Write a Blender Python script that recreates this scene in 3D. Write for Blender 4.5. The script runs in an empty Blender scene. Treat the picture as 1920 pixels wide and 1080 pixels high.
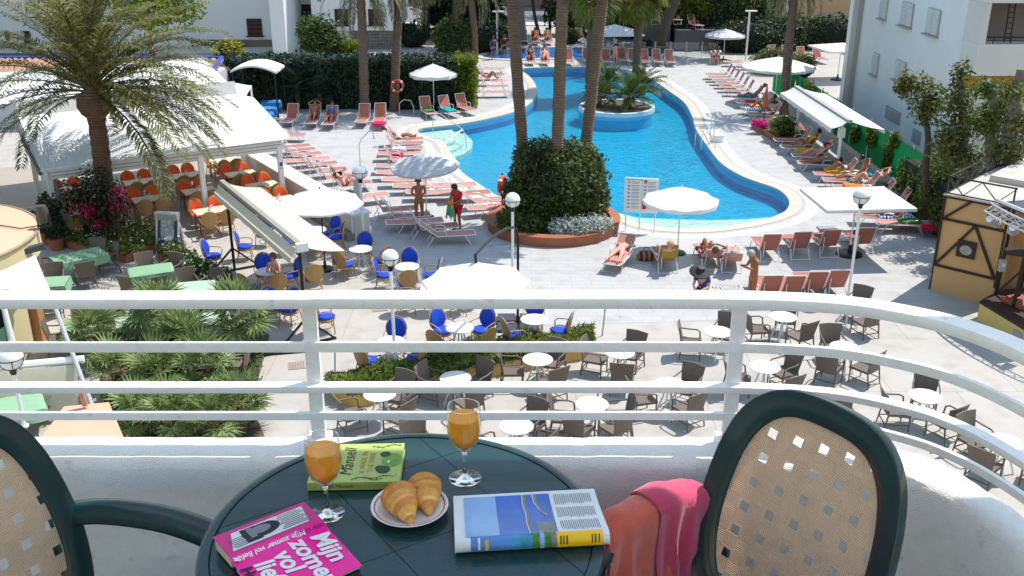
import bpy, bmesh, math, random
import numpy as np
from mathutils import Vector, Matrix, Euler
from mathutils.geometry import tessellate_polygon
R = math.radians; PI = math.pi; sin = math.sin; cos = math.cos
random.seed(7); rng = np.random.default_rng(7); U = random.uniform
sc = bpy.context.scene; COL = sc.collection
# ------------------------------------------------------------------ camera, sky, sun, exposure
FPX = 1866.7; PIT = R(21.7); HC = 11.0
cam = bpy.data.objects.new('camera', bpy.data.cameras.new('camera')); COL.objects.link(cam)
cam.location = (0, 0, HC); cam.rotation_euler = (R(90) - PIT, 0, 0)
cam.data.lens = 35.0; cam.data.sensor_width = 36.0; cam.data.clip_start = 0.05; cam.data.clip_end = 1500
sc.camera = cam
SUN_AZ, SUN_EL = R(58), R(62)
w = bpy.data.worlds.new("World"); sc.world = w; w.use_nodes = True
nt = w.node_tree; bg = nt.nodes['Background']; sky = nt.nodes.new('ShaderNodeTexSky')
sky.sky_type = 'NISHITA'; sky.sun_disc = False; sky.sun_elevation = SUN_EL; sky.sun_rotation = SUN_AZ; sky.air_density = 1.9; sky.dust_density = .4; sky.ozone_density = 1.2; sky.altitude = 0
nt.links.new(sky.outputs[0], bg.inputs[0]); bg.inputs[1].default_value = 0.115
sun = bpy.data.objects.new('sun', bpy.data.lights.new('sun', 'SUN')); COL.objects.link(sun)
sun.data.energy = 3.2; sun.data.angle = R(0.53); sun.data.color = (1, .95, .885)
sd = -Vector((sin(SUN_AZ) * cos(SUN_EL), cos(SUN_AZ) * cos(SUN_EL), sin(SUN_EL)))
sun.rotation_euler = sd.to_track_quat('-Z', 'Y').to_euler(); sun.location = (30, 20, 60)
vs = sc.view_settings; vs.view_transform = 'Standard'; vs.look = 'None'; vs.gamma = 1; vs.use_curve_mapping = False
vs.exposure = 0.86
sc.cycles.use_denoising = True; sc.cycles.max_bounces = 10; sc.cycles.transparent_max_bounces = 24
sc.cycles.diffuse_bounces = 5; sc.cycles.sample_clamp_indirect = 8; sc.cycles.caustics_refractive = False
# ------------------------------------------------------------------ helpers
def G(px, py, h=0.0):
    u = (px - 960) / FPX; v = (540 - py) / FPX
    dy = cos(PIT) + v * sin(PIT); dz = -sin(PIT) + v * cos(PIT)
    t = (h - HC) / dz
    return Vector((u * t, dy * t, h))
def AT(px, py, y):
    u = (px - 960) / FPX; v = (540 - py) / FPX
    dy = cos(PIT) + v * sin(PIT); dz = -sin(PIT) + v * cos(PIT)
    t = y / dy
    return Vector((u * t, y, HC + dz * t))
def lin(c): return c / 12.92 if c <= .04045 else ((c + .055) / 1.055) ** 2.4
def S(r, g, b): return tuple(lin(x / 255) for x in (r, g, b))
KIDS = {}
class MB:
    def __init__(s): s.v = []; s.f = []; s.mi = []; s.M = None; s.m = 0
    def add(s, vs, fs):
        n = len(s.v); M = s.M
        s.v += [tuple(M @ Vector(p)) for p in vs] if M is not None else [tuple(p) for p in vs]
        s.f += [tuple(i + n for i in f) for f in fs]; s.mi += [s.m] * len(fs); return s
    def box(s, c, d, rz=0., rx=0., ry=0.):
        x, y, z = d[0] / 2, d[1] / 2, d[2] / 2
        E = Euler((rx, ry, rz)).to_matrix(); c = Vector(c)
        P = [c + E @ Vector(q) for q in ((-x,-y,-z),(x,-y,-z),(x,y,-z),(-x,y,-z),(-x,-y,z),(x,-y,z),(x,y,z),(-x,y,z))]
        return s.add(P, [(3,2,1,0),(4,5,6,7),(0,1,5,4),(1,2,6,5),(2,3,7,6),(3,0,4,7)])
    def bar(s, a, b, w, h=None):
        h = h or w; a = Vector(a); b = Vector(b); d = b - a; L = d.length; d.normalize()
        up = Vector((0, 0, 1)) if abs(d.z) < .95 else Vector((0, 1, 0))
        x = d.cross(up).normalized(); z = x.cross(d)
        P = [p + x * (i * w / 2) + z * (j * h / 2) for p in (a, b) for i, j in ((-1,-1),(1,-1),(1,1),(-1,1))]
        return s.add(P, [(0,1,2,3),(7,6,5,4),(4,5,1,0),(5,6,2,1),(6,7,3,2),(7,4,0,3)])
    def tube(s, pts, r, n=6, closed=False, cap=True, flat=1.0):
        pts = [Vector(p) for p in pts]; m = len(pts)
        rs = list(r) if isinstance(r, (list, tuple)) else [r] * m
        t0 = (pts[1] - pts[0]).normalized()
        up = Vector((0, 0, 1)) if abs(t0.z) < .9 else Vector((1, 0, 0))
        x = t0.cross(up).normalized(); V = []
        for i in range(m):
            a = pts[(i - 1) % m] if (closed or i > 0) else pts[i]
            b = pts[(i + 1) % m] if (closed or i < m - 1) else pts[i]
            t = (b - a).normalized(); x = (x - t * x.dot(t)).normalized(); z = x.cross(t)
            for k in range(n):
                q = 2 * PI * k / n; V.append(pts[i] + x * (cos(q) * rs[i]) + z * (sin(q) * rs[i] * flat))
        Fc = []
        for i in range(m if closed else m - 1):
            j = (i + 1) % m
            for k in range(n):
                l = (k + 1) % n; Fc.append((i*n+k, j*n+k, j*n+l, i*n+l))
        if cap and not closed:
            Fc.append(tuple(range(n))); Fc.append(tuple(range((m-1)*n + n - 1, (m-1)*n - 1, -1)))
        return s.add(V, Fc)
    def lathe(s, prof, n=16, c=(0, 0, 0), sx=1., sy=1., ph=0.):
        V = []; Fc = []; rows = []
        for r, z in prof:
            if r < 1e-6: V.append((c[0], c[1], c[2] + z)); rows.append([len(V) - 1] * n)
            else:
                k0 = len(V)
                for k in range(n):
                    q = 2 * PI * k / n + ph; V.append((c[0] + r*cos(q)*sx, c[1] + r*sin(q)*sy, c[2] + z))
                rows.append(list(range(k0, k0 + n)))
        for A, B in zip(rows, rows[1:]):
            for k in range(n):
                l = (k + 1) % n; f = [A[k], A[l], B[l], B[k]]
                g = []
                for i in f:
                    if i not in g: g.append(i)
                if len(g) > 2: Fc.append(tuple(g))
        return s.add(V, Fc)
    def prism(s, poly, z0, z1):
        n = len(poly)
        a = sum(poly[i][0]*poly[(i+1)%n][1] - poly[(i+1)%n][0]*poly[i][1] for i in range(n))
        if a < 0: poly = poly[::-1]
        V = [(p[0], p[1], z0) for p in poly] + [(p[0], p[1], z1) for p in poly]
        return s.add(V, [tuple(range(n - 1, -1, -1)), tuple(range(n, 2*n))] + [(i, (i+1) % n, (i+1) % n + n, i + n) for i in range(n)])
    def grid(s, rows, closed=False):
        n = len(rows[0]); V = [p for r in rows for p in r]; Fc = []
        for i in range(len(rows) - 1):
            for k in range(n if closed else n - 1):
                l = (k + 1) % n; Fc.append((i*n+k, i*n+l, (i+1)*n+l, (i+1)*n+k))
        return s.add(V, Fc)
    def slab(s, rows, th):                                     # a thick sheet
        rows = [[Vector(p) for p in r] for r in rows]; n = len(rows[0]); m = len(rows)
        s.grid(rows); lo = [[p - Vector((0, 0, th)) for p in r] for r in rows]
        s.grid([r[::-1] for r in lo])
        b = [rows[0][k] for k in range(n)] + [rows[i][-1] for i in range(1, m)] + [rows[-1][k] for k in range(n-2, -1, -1)] + [rows[i][0] for i in range(m-2, 0, -1)]
        s.grid([[p - Vector((0, 0, th)) for p in b], b], closed=True); return s
    def sphere(s, c, r, n=10, m=6, sc3=(1, 1, 1)):
        pr = [(sin(PI*i/m)*r, -cos(PI*i/m)*r) for i in range(m+1)]; pr[0] = (0, -r); pr[-1] = (0, r)
        M0 = s.M; T = Matrix.Translation(c) @ Matrix.Diagonal((*sc3, 1))
        s.M = (M0 @ T) if M0 is not None else T; s.lathe(pr, n); s.M = M0; return s
    def build(s, name, mats, parent=None, ang=40, uv=None):
        me = bpy.data.meshes.new(name); me.from_pydata(s.v, [], s.f)
        for m in (mats if isinstance(mats, (list, tuple)) else [mats]): me.materials.append(m)
        if any(s.mi): me.polygons.foreach_set('material_index', s.mi)
        me.polygons.foreach_set('use_smooth', [True] * len(s.f)); me.set_sharp_from_angle(angle=R(ang))
        me.update(); return link(name, me, parent)
def link(name, me, parent=None):
    o = bpy.data.objects.new(name, me); COL.objects.link(o)
    if parent is not None: o.parent = parent; KIDS.setdefault(parent.name, []).append(o)
    return o
def tag(o, label=None, cat=None, group=None, kind=None):
    if label: o['label'] = label
    if cat: o['category'] = cat
    if group: o['group'] = group
    if kind: o['kind'] = kind
    return o
def thing(name, label, cat, loc=(0, 0, 0), rz=0., group=None, sc_=1.):
    o = bpy.data.objects.new(name, None); COL.objects.link(o); o.empty_display_size = .2
    o.location = loc; o.rotation_euler = (0, 0, rz); o.scale = (sc_,) * 3
    return tag(o, label, cat, group)
def dup(root, loc=None, rz=None, label=None, group=None, par=None):
    c = root.copy(); COL.objects.link(c)
    if par is not None: c.parent = par; KIDS.setdefault(par.name, []).append(c)
    if loc is not None: c.location = loc
    if rz is not None: c.rotation_euler = (root.rotation_euler[0], root.rotation_euler[1], rz)
    if label: c['label'] = label
    if group: c['group'] = group
    for k in KIDS.get(root.name, []): dup(k, par=c)
    return c
def struct(o): o['kind'] = 'structure'; return o
class Proto:                                                   # first use moves the prototype itself, later uses copy it
    def __init__(s, root): s.r = root; s.used = False
    def put(s, loc, rz, label, group=None):
        if not s.used:
            s.used = True; o = s.r; o.location = loc; o.rotation_euler = (0, 0, rz); o['label'] = label
            if group: o['group'] = group
            return o
        return dup(s.r, loc, rz, label, group)
# ------------------------------------------------------------------ materials
MC = {}
def mat(name, col, rough=.6, var=.12, vs=6., bump=0., bs=60., metal=0., spec=.4, rnd=.06, sheen=0., coat=0., trans=0., world=False, detail=4):
    if name in MC: return MC[name]
    m = bpy.data.materials.new(name); m.use_nodes = True; N = m.node_tree; B = N.nodes['Principled BSDF']; L = N.links.new
    B.inputs['Roughness'].default_value = rough; B.inputs['Metallic'].default_value = metal
    B.inputs['Specular IOR Level'].default_value = spec; B.inputs['Coat Weight'].default_value = coat
    if trans: B.inputs['Transmission Weight'].default_value = trans
    B.inputs['Sheen Weight'].default_value = sheen
    tc = N.nodes.new('ShaderNodeTexCoord'); geo = N.nodes.new('ShaderNodeNewGeometry'); co = geo.outputs['Position'] if world else tc.outputs['Object']
    nz = N.nodes.new('ShaderNodeTexNoise'); nz.inputs['Scale'].default_value = vs; nz.inputs['Detail'].default_value = detail; nz.inputs['Roughness'].default_value = .65
    L(co, nz.inputs['Vector'])
    mr = N.nodes.new('ShaderNodeMapRange'); mr.inputs[1].default_value = .25; mr.inputs[2].default_value = .75
    mr.inputs[3].default_value = 1 - var; mr.inputs[4].default_value = 1 + var; L(nz.outputs[0], mr.inputs[0])
    oi = N.nodes.new('ShaderNodeObjectInfo'); m2 = N.nodes.new('ShaderNodeMapRange'); m2.inputs[3].default_value = 1 - rnd; m2.inputs[4].default_value = 1 + rnd
    L(oi.outputs['Random'], m2.inputs[0])
    mu = N.nodes.new('ShaderNodeMath'); mu.operation = 'MULTIPLY'; L(mr.outputs[0], mu.inputs[0]); L(m2.outputs[0], mu.inputs[1])
    vm = N.nodes.new('ShaderNodeVectorMath'); vm.operation = 'SCALE'; vm.inputs[0].default_value = col[:3]; L(mu.outputs[0], vm.inputs['Scale'])
    L(vm.outputs[0], B.inputs['Base Color'])
    if bump:
        n2 = N.nodes.new('ShaderNodeTexNoise'); n2.inputs['Scale'].default_value = bs; n2.inputs['Detail'].default_value = 5; L(co, n2.inputs['Vector'])
        bp = N.nodes.new('ShaderNodeBump'); bp.inputs['Strength'].default_value = bump; bp.inputs['Distance'].default_value = .02
        L(n2.outputs[0], bp.inputs['Height']); L(bp.outputs[0], B.inputs['Normal'])
    m['vm'] = vm.name; MC[name] = m; return m
def nodes(m): N = m.node_tree; return N, N.nodes, N.links.new, N.nodes['Principled BSDF']
def leafmat(name, ca, cb, tl=.35, rough=.5, vs=1.2, third=None):
    m = bpy.data.materials.new(name); m.use_nodes = True; N, nd, L, B = nodes(m)
    B.inputs['Roughness'].default_value = rough; B.inputs['Specular IOR Level'].default_value = .35
    geo = nd.new('ShaderNodeNewGeometry'); nz = nd.new('ShaderNodeTexNoise'); nz.inputs['Scale'].default_value = vs; nz.inputs['Detail'].default_value = 3
    L(geo.outputs['Position'], nz.inputs['Vector'])
    ri = nd.new('ShaderNodeMath'); ri.operation = 'ADD'; L(nz.outputs[0], ri.inputs[0])
    sc1 = nd.new('ShaderNodeMath'); sc1.operation = 'MULTIPLY_ADD'; sc1.inputs[1].default_value = .5; sc1.inputs[2].default_value = -.25
    L(geo.outputs['Random Per Island'], sc1.inputs[0]); L(sc1.outputs[0], ri.inputs[1])
    rp = nd.new('ShaderNodeValToRGB'); rp.color_ramp.elements[0].position = .28; rp.color_ramp.elements[1].position = .72
    rp.color_ramp.elements[0].color = (*ca, 1); rp.color_ramp.elements[1].color = (*cb, 1)
    if third: e = rp.color_ramp.elements.new(.86); e.color = (*third, 1)
    L(ri.outputs[0], rp.inputs[0]); L(rp.outputs[0], B.inputs['Base Color'])
    T = nd.new('ShaderNodeBsdfTranslucent'); L(rp.outputs[0], T.inputs[0])
    mx = nd.new('ShaderNodeMixShader'); mx.inputs[0].default_value = tl
    L(B.outputs[0], mx.inputs[1]); L(T.outputs[0], mx.inputs[2]); L(mx.outputs[0], nd['Material Output'].inputs[0])
    MC[name] = m; return m
def cloth(name, col, tl=.25, var=.05, vs=4, rough=.85, rnd=.02):
    m = mat(name, col, rough, var, vs, .15, 25, rnd=rnd, spec=.2); N, nd, L, B = nodes(m)
    T = nd.new('ShaderNodeBsdfTranslucent'); L(nd[m['vm']].outputs[0], T.inputs[0]); mx = nd.new('ShaderNodeMixShader'); mx.inputs[0].default_value = tl
    L(B.outputs[0], mx.inputs[1]); L(T.outputs[0], mx.inputs[2]); L(mx.outputs[0], nd['Material Output'].inputs[0]); return m
def striped(name, cols, scale, axis='X', rough=.8):
    m = bpy.data.materials.new(name); m.use_nodes = True; N, nd, L, B = nodes(m); B.inputs['Roughness'].default_value = rough
    tc = nd.new('ShaderNodeTexCoord'); sp = nd.new('ShaderNodeSeparateXYZ'); L(tc.outputs['Object'], sp.inputs[0])
    a = nd.new('ShaderNodeMath'); a.operation = 'MULTIPLY'; a.inputs[1].default_value = scale; L(sp.outputs[axis], a.inputs[0])
    f = nd.new('ShaderNodeMath'); f.operation = 'FRACT'; L(a.outputs[0], f.inputs[0])
    rp = nd.new('ShaderNodeValToRGB'); rp.color_ramp.interpolation = 'CONSTANT'; E = rp.color_ramp.elements
    while len(E) < len(cols): E.new(.5)
    for i, c in enumerate(cols): E[i].position = i / len(cols); E[i].color = (*c, 1)
    L(f.outputs[0], rp.inputs[0]); L(rp.outputs[0], B.inputs['Base Color']); MC[name] = m; return m
WHITE = mat('white_paint', (.80, .80, .79), .45, .04, 3, .05, 40)
STEEL = mat('steel', (.62, .63, .65), .3, .05, metal=.9)
ALU = mat('lounger_frame', (.72, .72, .72), .4, .04, metal=.2)
BLACKM = mat('black_metal', (.012, .011, .011), .45, .1)
CORAL = mat('coral_fabric', S(164, 97, 80), .85, .08, 3, .2, 120, rnd=.1, sheen=.2)  # toned after the shaded backs of the raised loungers
CORALP = mat('lit_coral_fabric', S(180, 121, 106), .85, .08, 3, .2, 120, rnd=.1, sheen=.2)  # paler copy of the coral, toned after sunlit fabric
WICKER = mat('brown_wicker', (.145, .112, .090), .6, .3, 40, .6, 90, rnd=.12)
RATTAN = mat('honey_rattan', (.40, .24, .095), .5, .3, 30, .5, 80, rnd=.12)
BLUEF = mat('blue_cushion', (.006, .055, .46), .8, .12, 5, .2, 60, rnd=.1)
ORANGEF = mat('orange_cushion', (.76, .105, .022), .8, .12, 5, .2, 60, rnd=.1)
TOPW = mat('white_table_top', (.72, .71, .69), .35, .06, 4, .02, 30)
CANVAS = cloth('white_canvas', (.78, .78, .77), .3)
CREAM = cloth('cream_canvas', (.66, .60, .48), .25)
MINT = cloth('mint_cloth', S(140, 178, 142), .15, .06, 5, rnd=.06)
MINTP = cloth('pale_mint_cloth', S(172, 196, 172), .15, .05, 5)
SKIN = mat('skin', S(196, 142, 112), .5, .08, 8, rnd=.08); SKINT = mat('tanned_skin', S(150, 96, 66), .5, .08, 8, rnd=.08); SKINP = mat('pink_skin', S(214, 152, 132), .5, .08, 8, rnd=.06)
HAIRD = mat('dark_hair', (.012, .009, .008), .5, .3, 40); HAIRB = mat('brown_hair', (.09, .05, .025), .5, .3, 40); HAIRG = mat('grey_hair', (.32, .29, .26), .6, .3, 40); HAIRL = mat('blond_hair', (.42, .29, .13), .6, .3, 40)
# ------------------------------------------------------------------ ground, deck, pool
def catmull(P, k=6, closed=True):
    P = [Vector(p) for p in P]; n = len(P); out = []
    for i in range(n if closed else n - 1):
        p0, p1, p2, p3 = (P[(i-1) % n], P[i], P[(i+1) % n], P[(i+2) % n]) if closed else (P[max(i-1, 0)], P[i], P[i+1], P[min(i+2, n-1)])
        for j in range(k):
            t = j / k
            out.append(.5 * ((2*p1) + (p2-p0)*t + (2*p0-5*p1+4*p2-p3)*t*t + (3*p1-p0-3*p2+p3)*t**3))
    if not closed: out.append(P[-1])
    return out
def offset(P, d):
    n = len(P); out = []
    for i in range(n):
        t = (P[(i+1) % n] - P[i-1]); t = Vector((t.x, t.y)).normalized(); out.append(Vector((P[i].x + t.y*d, P[i].y - t.x*d, P[i].z)))
    return out
POOLPX = [(785,243),(840,236),(875,231),(920,222),(958,212),(985,200),(1001,187),(1007,172),(1003,157),(992,143),(977,130),(1010,127),(1060,126),(1120,127),(1165,130),(1200,138),(1228,153),(1255,172),(1282,192),(1297,217),(1305,243),(1325,273),(1350,305),(1385,328),(1420,342),(1450,352),(1470,364),(1480,380),(1474,395),(1458,404),(1438,411),(1385,422),(1310,430),(1235,427),(1195,419),(1160,402),(1120,391),(1060,388),(1000,386),(940,371),(900,347),(868,325),(852,305),(845,288),(838,275),(827,264),(797,256)]
POOL = [Vector((p.x, p.y, 0)) for p in catmull([G(x, y) for x, y in POOLPX], 4)]
def area(P): return sum(P[i].x*P[(i+1) % len(P)].y - P[(i+1) % len(P)].x*P[i].y for i in range(len(P)))
if area(POOL) < 0: POOL = POOL[::-1]
def sheet(name, outer, holes, z, m, kind='structure'):
    polys = [[Vector((p[0], p[1], 0)) for p in q] for q in [outer] + holes]
    tr = tessellate_polygon(polys); flat = [p for q in polys for p in q]; b = MB()
    V = [(p.x, p.y, z) for p in flat]; Fc = []
    for t in tr:
        a, c, d = (flat[i] for i in t)
        Fc.append(t if (c-a).cross(d-a).z > 0 else t[::-1])
    b.add(V, Fc); o = b.build(name, m); o['kind'] = kind; return o
def paving(name, col, bw, bh, var, mort, world=True):
    m = mat(name, col, .7, .06, .35, .12, 30, world=True, spec=.25, rnd=0); N, nd, L, B = nodes(m); vmn = nd[m['vm']]
    geo = [x for x in nd if x.type == 'NEW_GEOMETRY'][0]
    br = nd.new('ShaderNodeTexBrick'); br.inputs['Scale'].default_value = 1; br.inputs['Brick Width'].default_value = bw; br.inputs['Row Height'].default_value = bh
    br.inputs['Mortar Size'].default_value = mort; br.inputs['Color1'].default_value = (1,1,1,1); br.inputs['Color2'].default_value = (1-var,)*3 + (1,); br.inputs['Mortar'].default_value = (.72,.70,.68,1); br.inputs['Mortar Smooth'].default_value = .3
    L(geo.outputs['Position'], br.inputs['Vector'])
    st = nd.new('ShaderNodeTexNoise'); st.inputs['Scale'].default_value = 1.6; st.inputs['Detail'].default_value = 6; L(geo.outputs['Position'], st.inputs['Vector'])
    rp = nd.new('ShaderNodeValToRGB'); rp.color_ramp.elements[0].position = .3; rp.color_ramp.elements[0].color = (.86,.84,.82,1); rp.color_ramp.elements[1].position = .52; rp.color_ramp.elements[1].color = (1,1,1,1); L(st.outputs[0], rp.inputs[0])
    mx = nd.new('ShaderNodeMix'); mx.data_type = 'RGBA'; mx.blend_type = 'MULTIPLY'; mx.inputs[0].default_value = 1; L(vmn.outputs[0], mx.inputs[6]); L(br.outputs[0], mx.inputs[7])
    m3 = nd.new('ShaderNodeMix'); m3.data_type = 'RGBA'; m3.blend_type = 'MULTIPLY'; m3.inputs[0].default_value = 1; L(mx.outputs[2], m3.inputs[6]); L(rp.outputs[0], m3.inputs[7])
    L(m3.outputs[2], B.inputs['Base Color']); return m
EARTH = mat('earth', (.12, .10, .075), .9, .3, .6, .5, 4, world=True)
TERR = paving('terrace_concrete', (.42, .39, .35), 3.0, 3.0, .05, .012)
DECK = paving('deck_tiles', (.425, .418, .405), 1.2, .3, .055, .008)
COPE = mat('coping_stone', (.50, .44, .36), .6, .1, 2, .1, 30, world=True)
hole = offset(POOL, .30)
sheet('ground', [(-500,-200),(500,-200),(500,800),(-500,800)], [hole], 0, EARTH)
sheet('terrace_paving', [(-34,4),(24,4),(24,90),(-34,90)], [hole], .004, TERR)
dk = [G(830,575), G(655,432), G(480,270), G(470,222), G(560,198), G(880,192), G(905,120), (3,88), (9,88), (15.4,80), (15.4,27), G(1745,560), G(1400,600), G(1000,610)]
sheet('pool_deck', [(p[0], p[1]) for p in dk], [hole], .008, DECK)
b = MB(); A0 = POOL; A1 = offset(POOL, .45)
b.grid([[Vector((p.x,p.y,-.16)) for p in A0], [Vector((p.x,p.y,.03)) for p in A0], [Vector((p.x,p.y,.035)) for p in A1], [Vector((p.x,p.y,.0)) for p in A1]], closed=True)
struct(b.build('pool_coping', COPE))
b = MB(); A2 = offset(POOL, .46); A3 = offset(POOL, 1.05)
b.grid([[Vector((p.x,p.y,.022)) for p in A2], [Vector((p.x,p.y,.012)) for p in A3]], closed=True)
struct(b.build('pool_edge_paving', mat('pool_edge_white', (.60,.585,.56), .6, .06, 2, .1, 30, world=True)))
PTILE = mat('pool_tiles', S(0, 158, 192), .35, .22, 2.2, world=True, rnd=0)  # noise mottling imitates caustic light flecks in the tile colour
PWALL = mat('pool_wall_tiles', S(4, 108, 184), .35, .10, 2.5, world=True, rnd=0)
PALE = mat('pool_beach_stone', S(206, 210, 196), .6, .08, 2, .1, 20, world=True)
def tiled(m, sz):
    N, nd, L, B = nodes(m); geo = [x for x in nd if x.type == 'NEW_GEOMETRY'][0]; br = nd.new('ShaderNodeTexBrick'); br.offset = 0; br.inputs['Scale'].default_value = 1; br.inputs['Brick Width'].default_value = sz; br.inputs['Row Height'].default_value = sz; br.inputs['Mortar Size'].default_value = .022; br.inputs['Color1'].default_value = (1,1,1,1); br.inputs['Color2'].default_value = (.93,.95,.96,1); br.inputs['Mortar'].default_value = (1.06,1.04,1.03,1)
    L(geo.outputs['Position'], br.inputs['Vector']); mx = nd.new('ShaderNodeMix'); mx.data_type = 'RGBA'; mx.blend_type = 'MULTIPLY'; mx.inputs[0].default_value = 1; L(nd[m['vm']].outputs[0], mx.inputs[6]); L(br.outputs[0], mx.inputs[7]); L(mx.outputs[2], B.inputs['Base Color'])
tiled(PTILE, .5); tiled(PWALL, .25)
b = MB(); q_ = offset(POOL, -.012); b.grid([[Vector((p.x,p.y,-.34)) for p in q_], [Vector((p.x,p.y,-.02)) for p in q_]], closed=True); struct(b.build('pool_waterline_tiles', mat('waterline_tiles', S(96,170,205), .3, .35, 14, world=True, rnd=0)))
b = MB(); G0_ = offset(POOL, .47); G1_ = offset(POOL, .62); b.grid([[Vector((p.x,p.y,.0245)) for p in G0_], [Vector((p.x,p.y,.0245)) for p in G1_]], closed=True); struct(b.build('overflow_grating', mat('grating_grey', (.40,.39,.36), .6, .3, 12, world=True)))
b = MB(); b.grid([[Vector((p.x,p.y,-.625)) for p in A0], [Vector((p.x,p.y,-.158)) for p in A0]], closed=True)
struct(b.build('pool_wall', PWALL)); sheet('pool_floor', POOL, [], -.62, PTILE)
bz = [(1143,395),(1195,408),(1260,411),(1330,413),(1400,411),(1440,407)]
near = [(1143,397),(1195,421),(1235,429),(1310,432),(1385,424),(1440,413)]
b = MB(); rows = [[G(x, y, -.06) for x, y in near], [G(x, y+1, -.30) for x, y in bz], [G(x, y, -.61) for x, y in bz]]
b.grid(rows); struct(b.build('pool_beach', PALE))
def steps(px, zt, inner):
    P = [G(x, y) for x, y in px]; c = sum(P, Vector()) / len(P); b = MB()
    for i, k in enumerate(inner): b.prism([(a.x, a.y) for a in [P[0] + (p - P[0]) * k for p in P]], -1.24, zt - .13 * i)
    return struct(b.build('pool_steps', PALE))
steps([(787,243),(842,237),(872,234),(886,248),(884,262),(868,272),(847,279),(829,265),(799,256)], -.17, (.7, .85, 1.0))
# water: clear surface, real ripples
m = bpy.data.materials.new('pool_water'); m.use_nodes = True; N, nd, L, B = nodes(m); nd.remove(B)
T = nd.new('ShaderNodeBsdfTransparent'); T.inputs[0].default_value = (.80, .97, .99, 1); Gl = nd.new('ShaderNodeBsdfGlossy'); Gl.inputs['Roughness'].default_value = .03
geo = nd.new('ShaderNodeNewGeometry'); mp = nd.new('ShaderNodeMapping'); mp.inputs['Scale'].default_value = (1, 1.6, 1); L(geo.outputs['Position'], mp.inputs[0])
n1 = nd.new('ShaderNodeTexNoise'); n1.inputs['Scale'].default_value = 3.4; n1.inputs['Detail'].default_value = 4; n1.inputs['Distortion'].default_value = .6; L(mp.outputs[0], n1.inputs['Vector'])
bp = nd.new('ShaderNodeBump'); bp.inputs['Strength'].default_value = .9; bp.inputs['Distance'].default_value = .12; L(n1.outputs[0], bp.inputs['Height'])
fr = nd.new('ShaderNodeFresnel'); fr.inputs[0].default_value = 1.33; L(bp.outputs[0], fr.inputs[1]); L(bp.outputs[0], Gl.inputs['Normal'])
mx = nd.new('ShaderNodeMixShader'); L(fr.outputs[0], mx.inputs[0]); L(T.outputs[0], mx.inputs[1]); L(Gl.outputs[0], mx.inputs[2]); L(mx.outputs[0], nd['Material Output'].inputs[0])
WATER = m
sheet('pool_water', offset(POOL, -.002), [], -.10, WATER)
# children's pool beyond
kp = [(905,108),(930,98),(985,92),(1050,90),(1100,92),(1150,96),(1160,103),(1120,109),(1040,110),(960,112)]
KP = [Vector((p.x, p.y, 0)) for p in catmull([G(x, y) for x, y in kp], 3)]
if area(KP) < 0: KP = KP[::-1]
sheet('paddling_pool_floor', KP, [], .012, PWALL); sheet('paddling_pool_water', KP, [], .05, WATER)
b = MB(); KO = offset(KP, .5); b.grid([[p + Vector((0,0,.012)) for p in KP], [p + Vector((0,0,.07)) for p in KP], [p + Vector((0,0,.07)) for p in KO], [p for p in KO]], closed=True)
struct(b.build('paddling_pool_coping', COPE))
# street beyond the trees
sheet('road', [(-14,93),(16,93),(18,106),(-16,106)], [], .01, mat('asphalt', (.16,.155,.15), .9, .15, .5, world=True))
sheet('pavement', [(-14,90.5),(16,90.5),(16,92.9),(-14,92.9)], [], .02, mat('street_paving', (.42,.40,.37), .8, .15, .5, world=True))
# ------------------------------------------------------------------ balcony of the hotel
STUC = mat('white_stucco', (.86, .855, .84), .85, .05, 30, .5, 320, spec=.15, rnd=0)
ZB = HC - 1.85
def BP(x, y, h): return Vector((x, y, ZB + h))
inner = [(-3.2,1.955),(-2.2,1.96),(-1.4,1.962),(-.6,1.963),(0,1.963),(.4,1.963),(.6,1.955),(.76,1.935),(.887,1.888),(.95,1.82),(.989,1.714),(1.012,1.6),(1.03,1.4),(1.04,1.1),(1.045,.7),(1.045,-.5)]
outer = [(-3.2,2.095),(-2.2,2.098),(-1.4,2.10),(-.6,2.10),(0,2.10),(.4,2.10),(.62,2.098),(.82,2.07),(.965,2.01),(1.045,1.87),(1.085,1.73),(1.105,1.6),(1.12,1.4),(1.13,1.1),(1.135,.7),(1.135,-.5)]
In = catmull([(x, y, 0) for x, y in inner], 14, False); Out = catmull([(x, y, 0) for x, y in outer], 14, False)
from mathutils import noise as NZ
rows = [[] for _ in range(10)]
for a, c in zip(In, Out):
    q = lambda f, s: (NZ.noise(Vector((a.x*f, a.y*f, s))) * .5 + NZ.noise(Vector((a.x*f*2.7, a.y*f*2.7, s+9))) * .5)
    d = (c - a).normalized(); e1 = q(26, 1) * .009; e2 = q(26, 5) * .007; e3 = q(30, 8) * .005
    prof = [(a, -.12), (a, .30), (a, .56), (a + d*(.002+e1), .618 + e3), (a + d*(.008+e1), .636 + e3), (a + d*(.05), .640 + e2*.5), (c - d*(.03+e2), .641 + e3), (c - d*.006, .63 + e2), (c, .55), (c, -.3)]
    for r, (p, h) in zip(rows, prof): r.append(Vector((p.x, p.y, ZB + h)))
b = MB(); b.grid(rows[::-1]); pw = b.build('balcony_wall', STUC, ang=70)
tag(pw, 'low white rough plastered balcony wall curving round under the white metal railing', 'wall')
RAILP = [(-3.2,2.045),(-2.2,2.05),(-1,2.052),(0,2.053),(.35,2.053),(.57,2.046),(.749,2.015),(.888,1.94),(.958,1.868),(1.008,1.78),(1.046,1.67),(1.072,1.52),(1.09,1.3),(1.10,.9),(1.10,-.5)]
RP = catmull([(x, y, 0) for x, y in RAILP], 8, False)
RAILM = mat('railing_paint', (.79, .785, .77), .42, .07, 30, .12, 70, rnd=0, detail=8)
rl = thing('balcony_railing', 'white metal balcony railing with four flat bars that curves away to the right', 'railing', (0, 2.05, ZB + .64))
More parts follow.
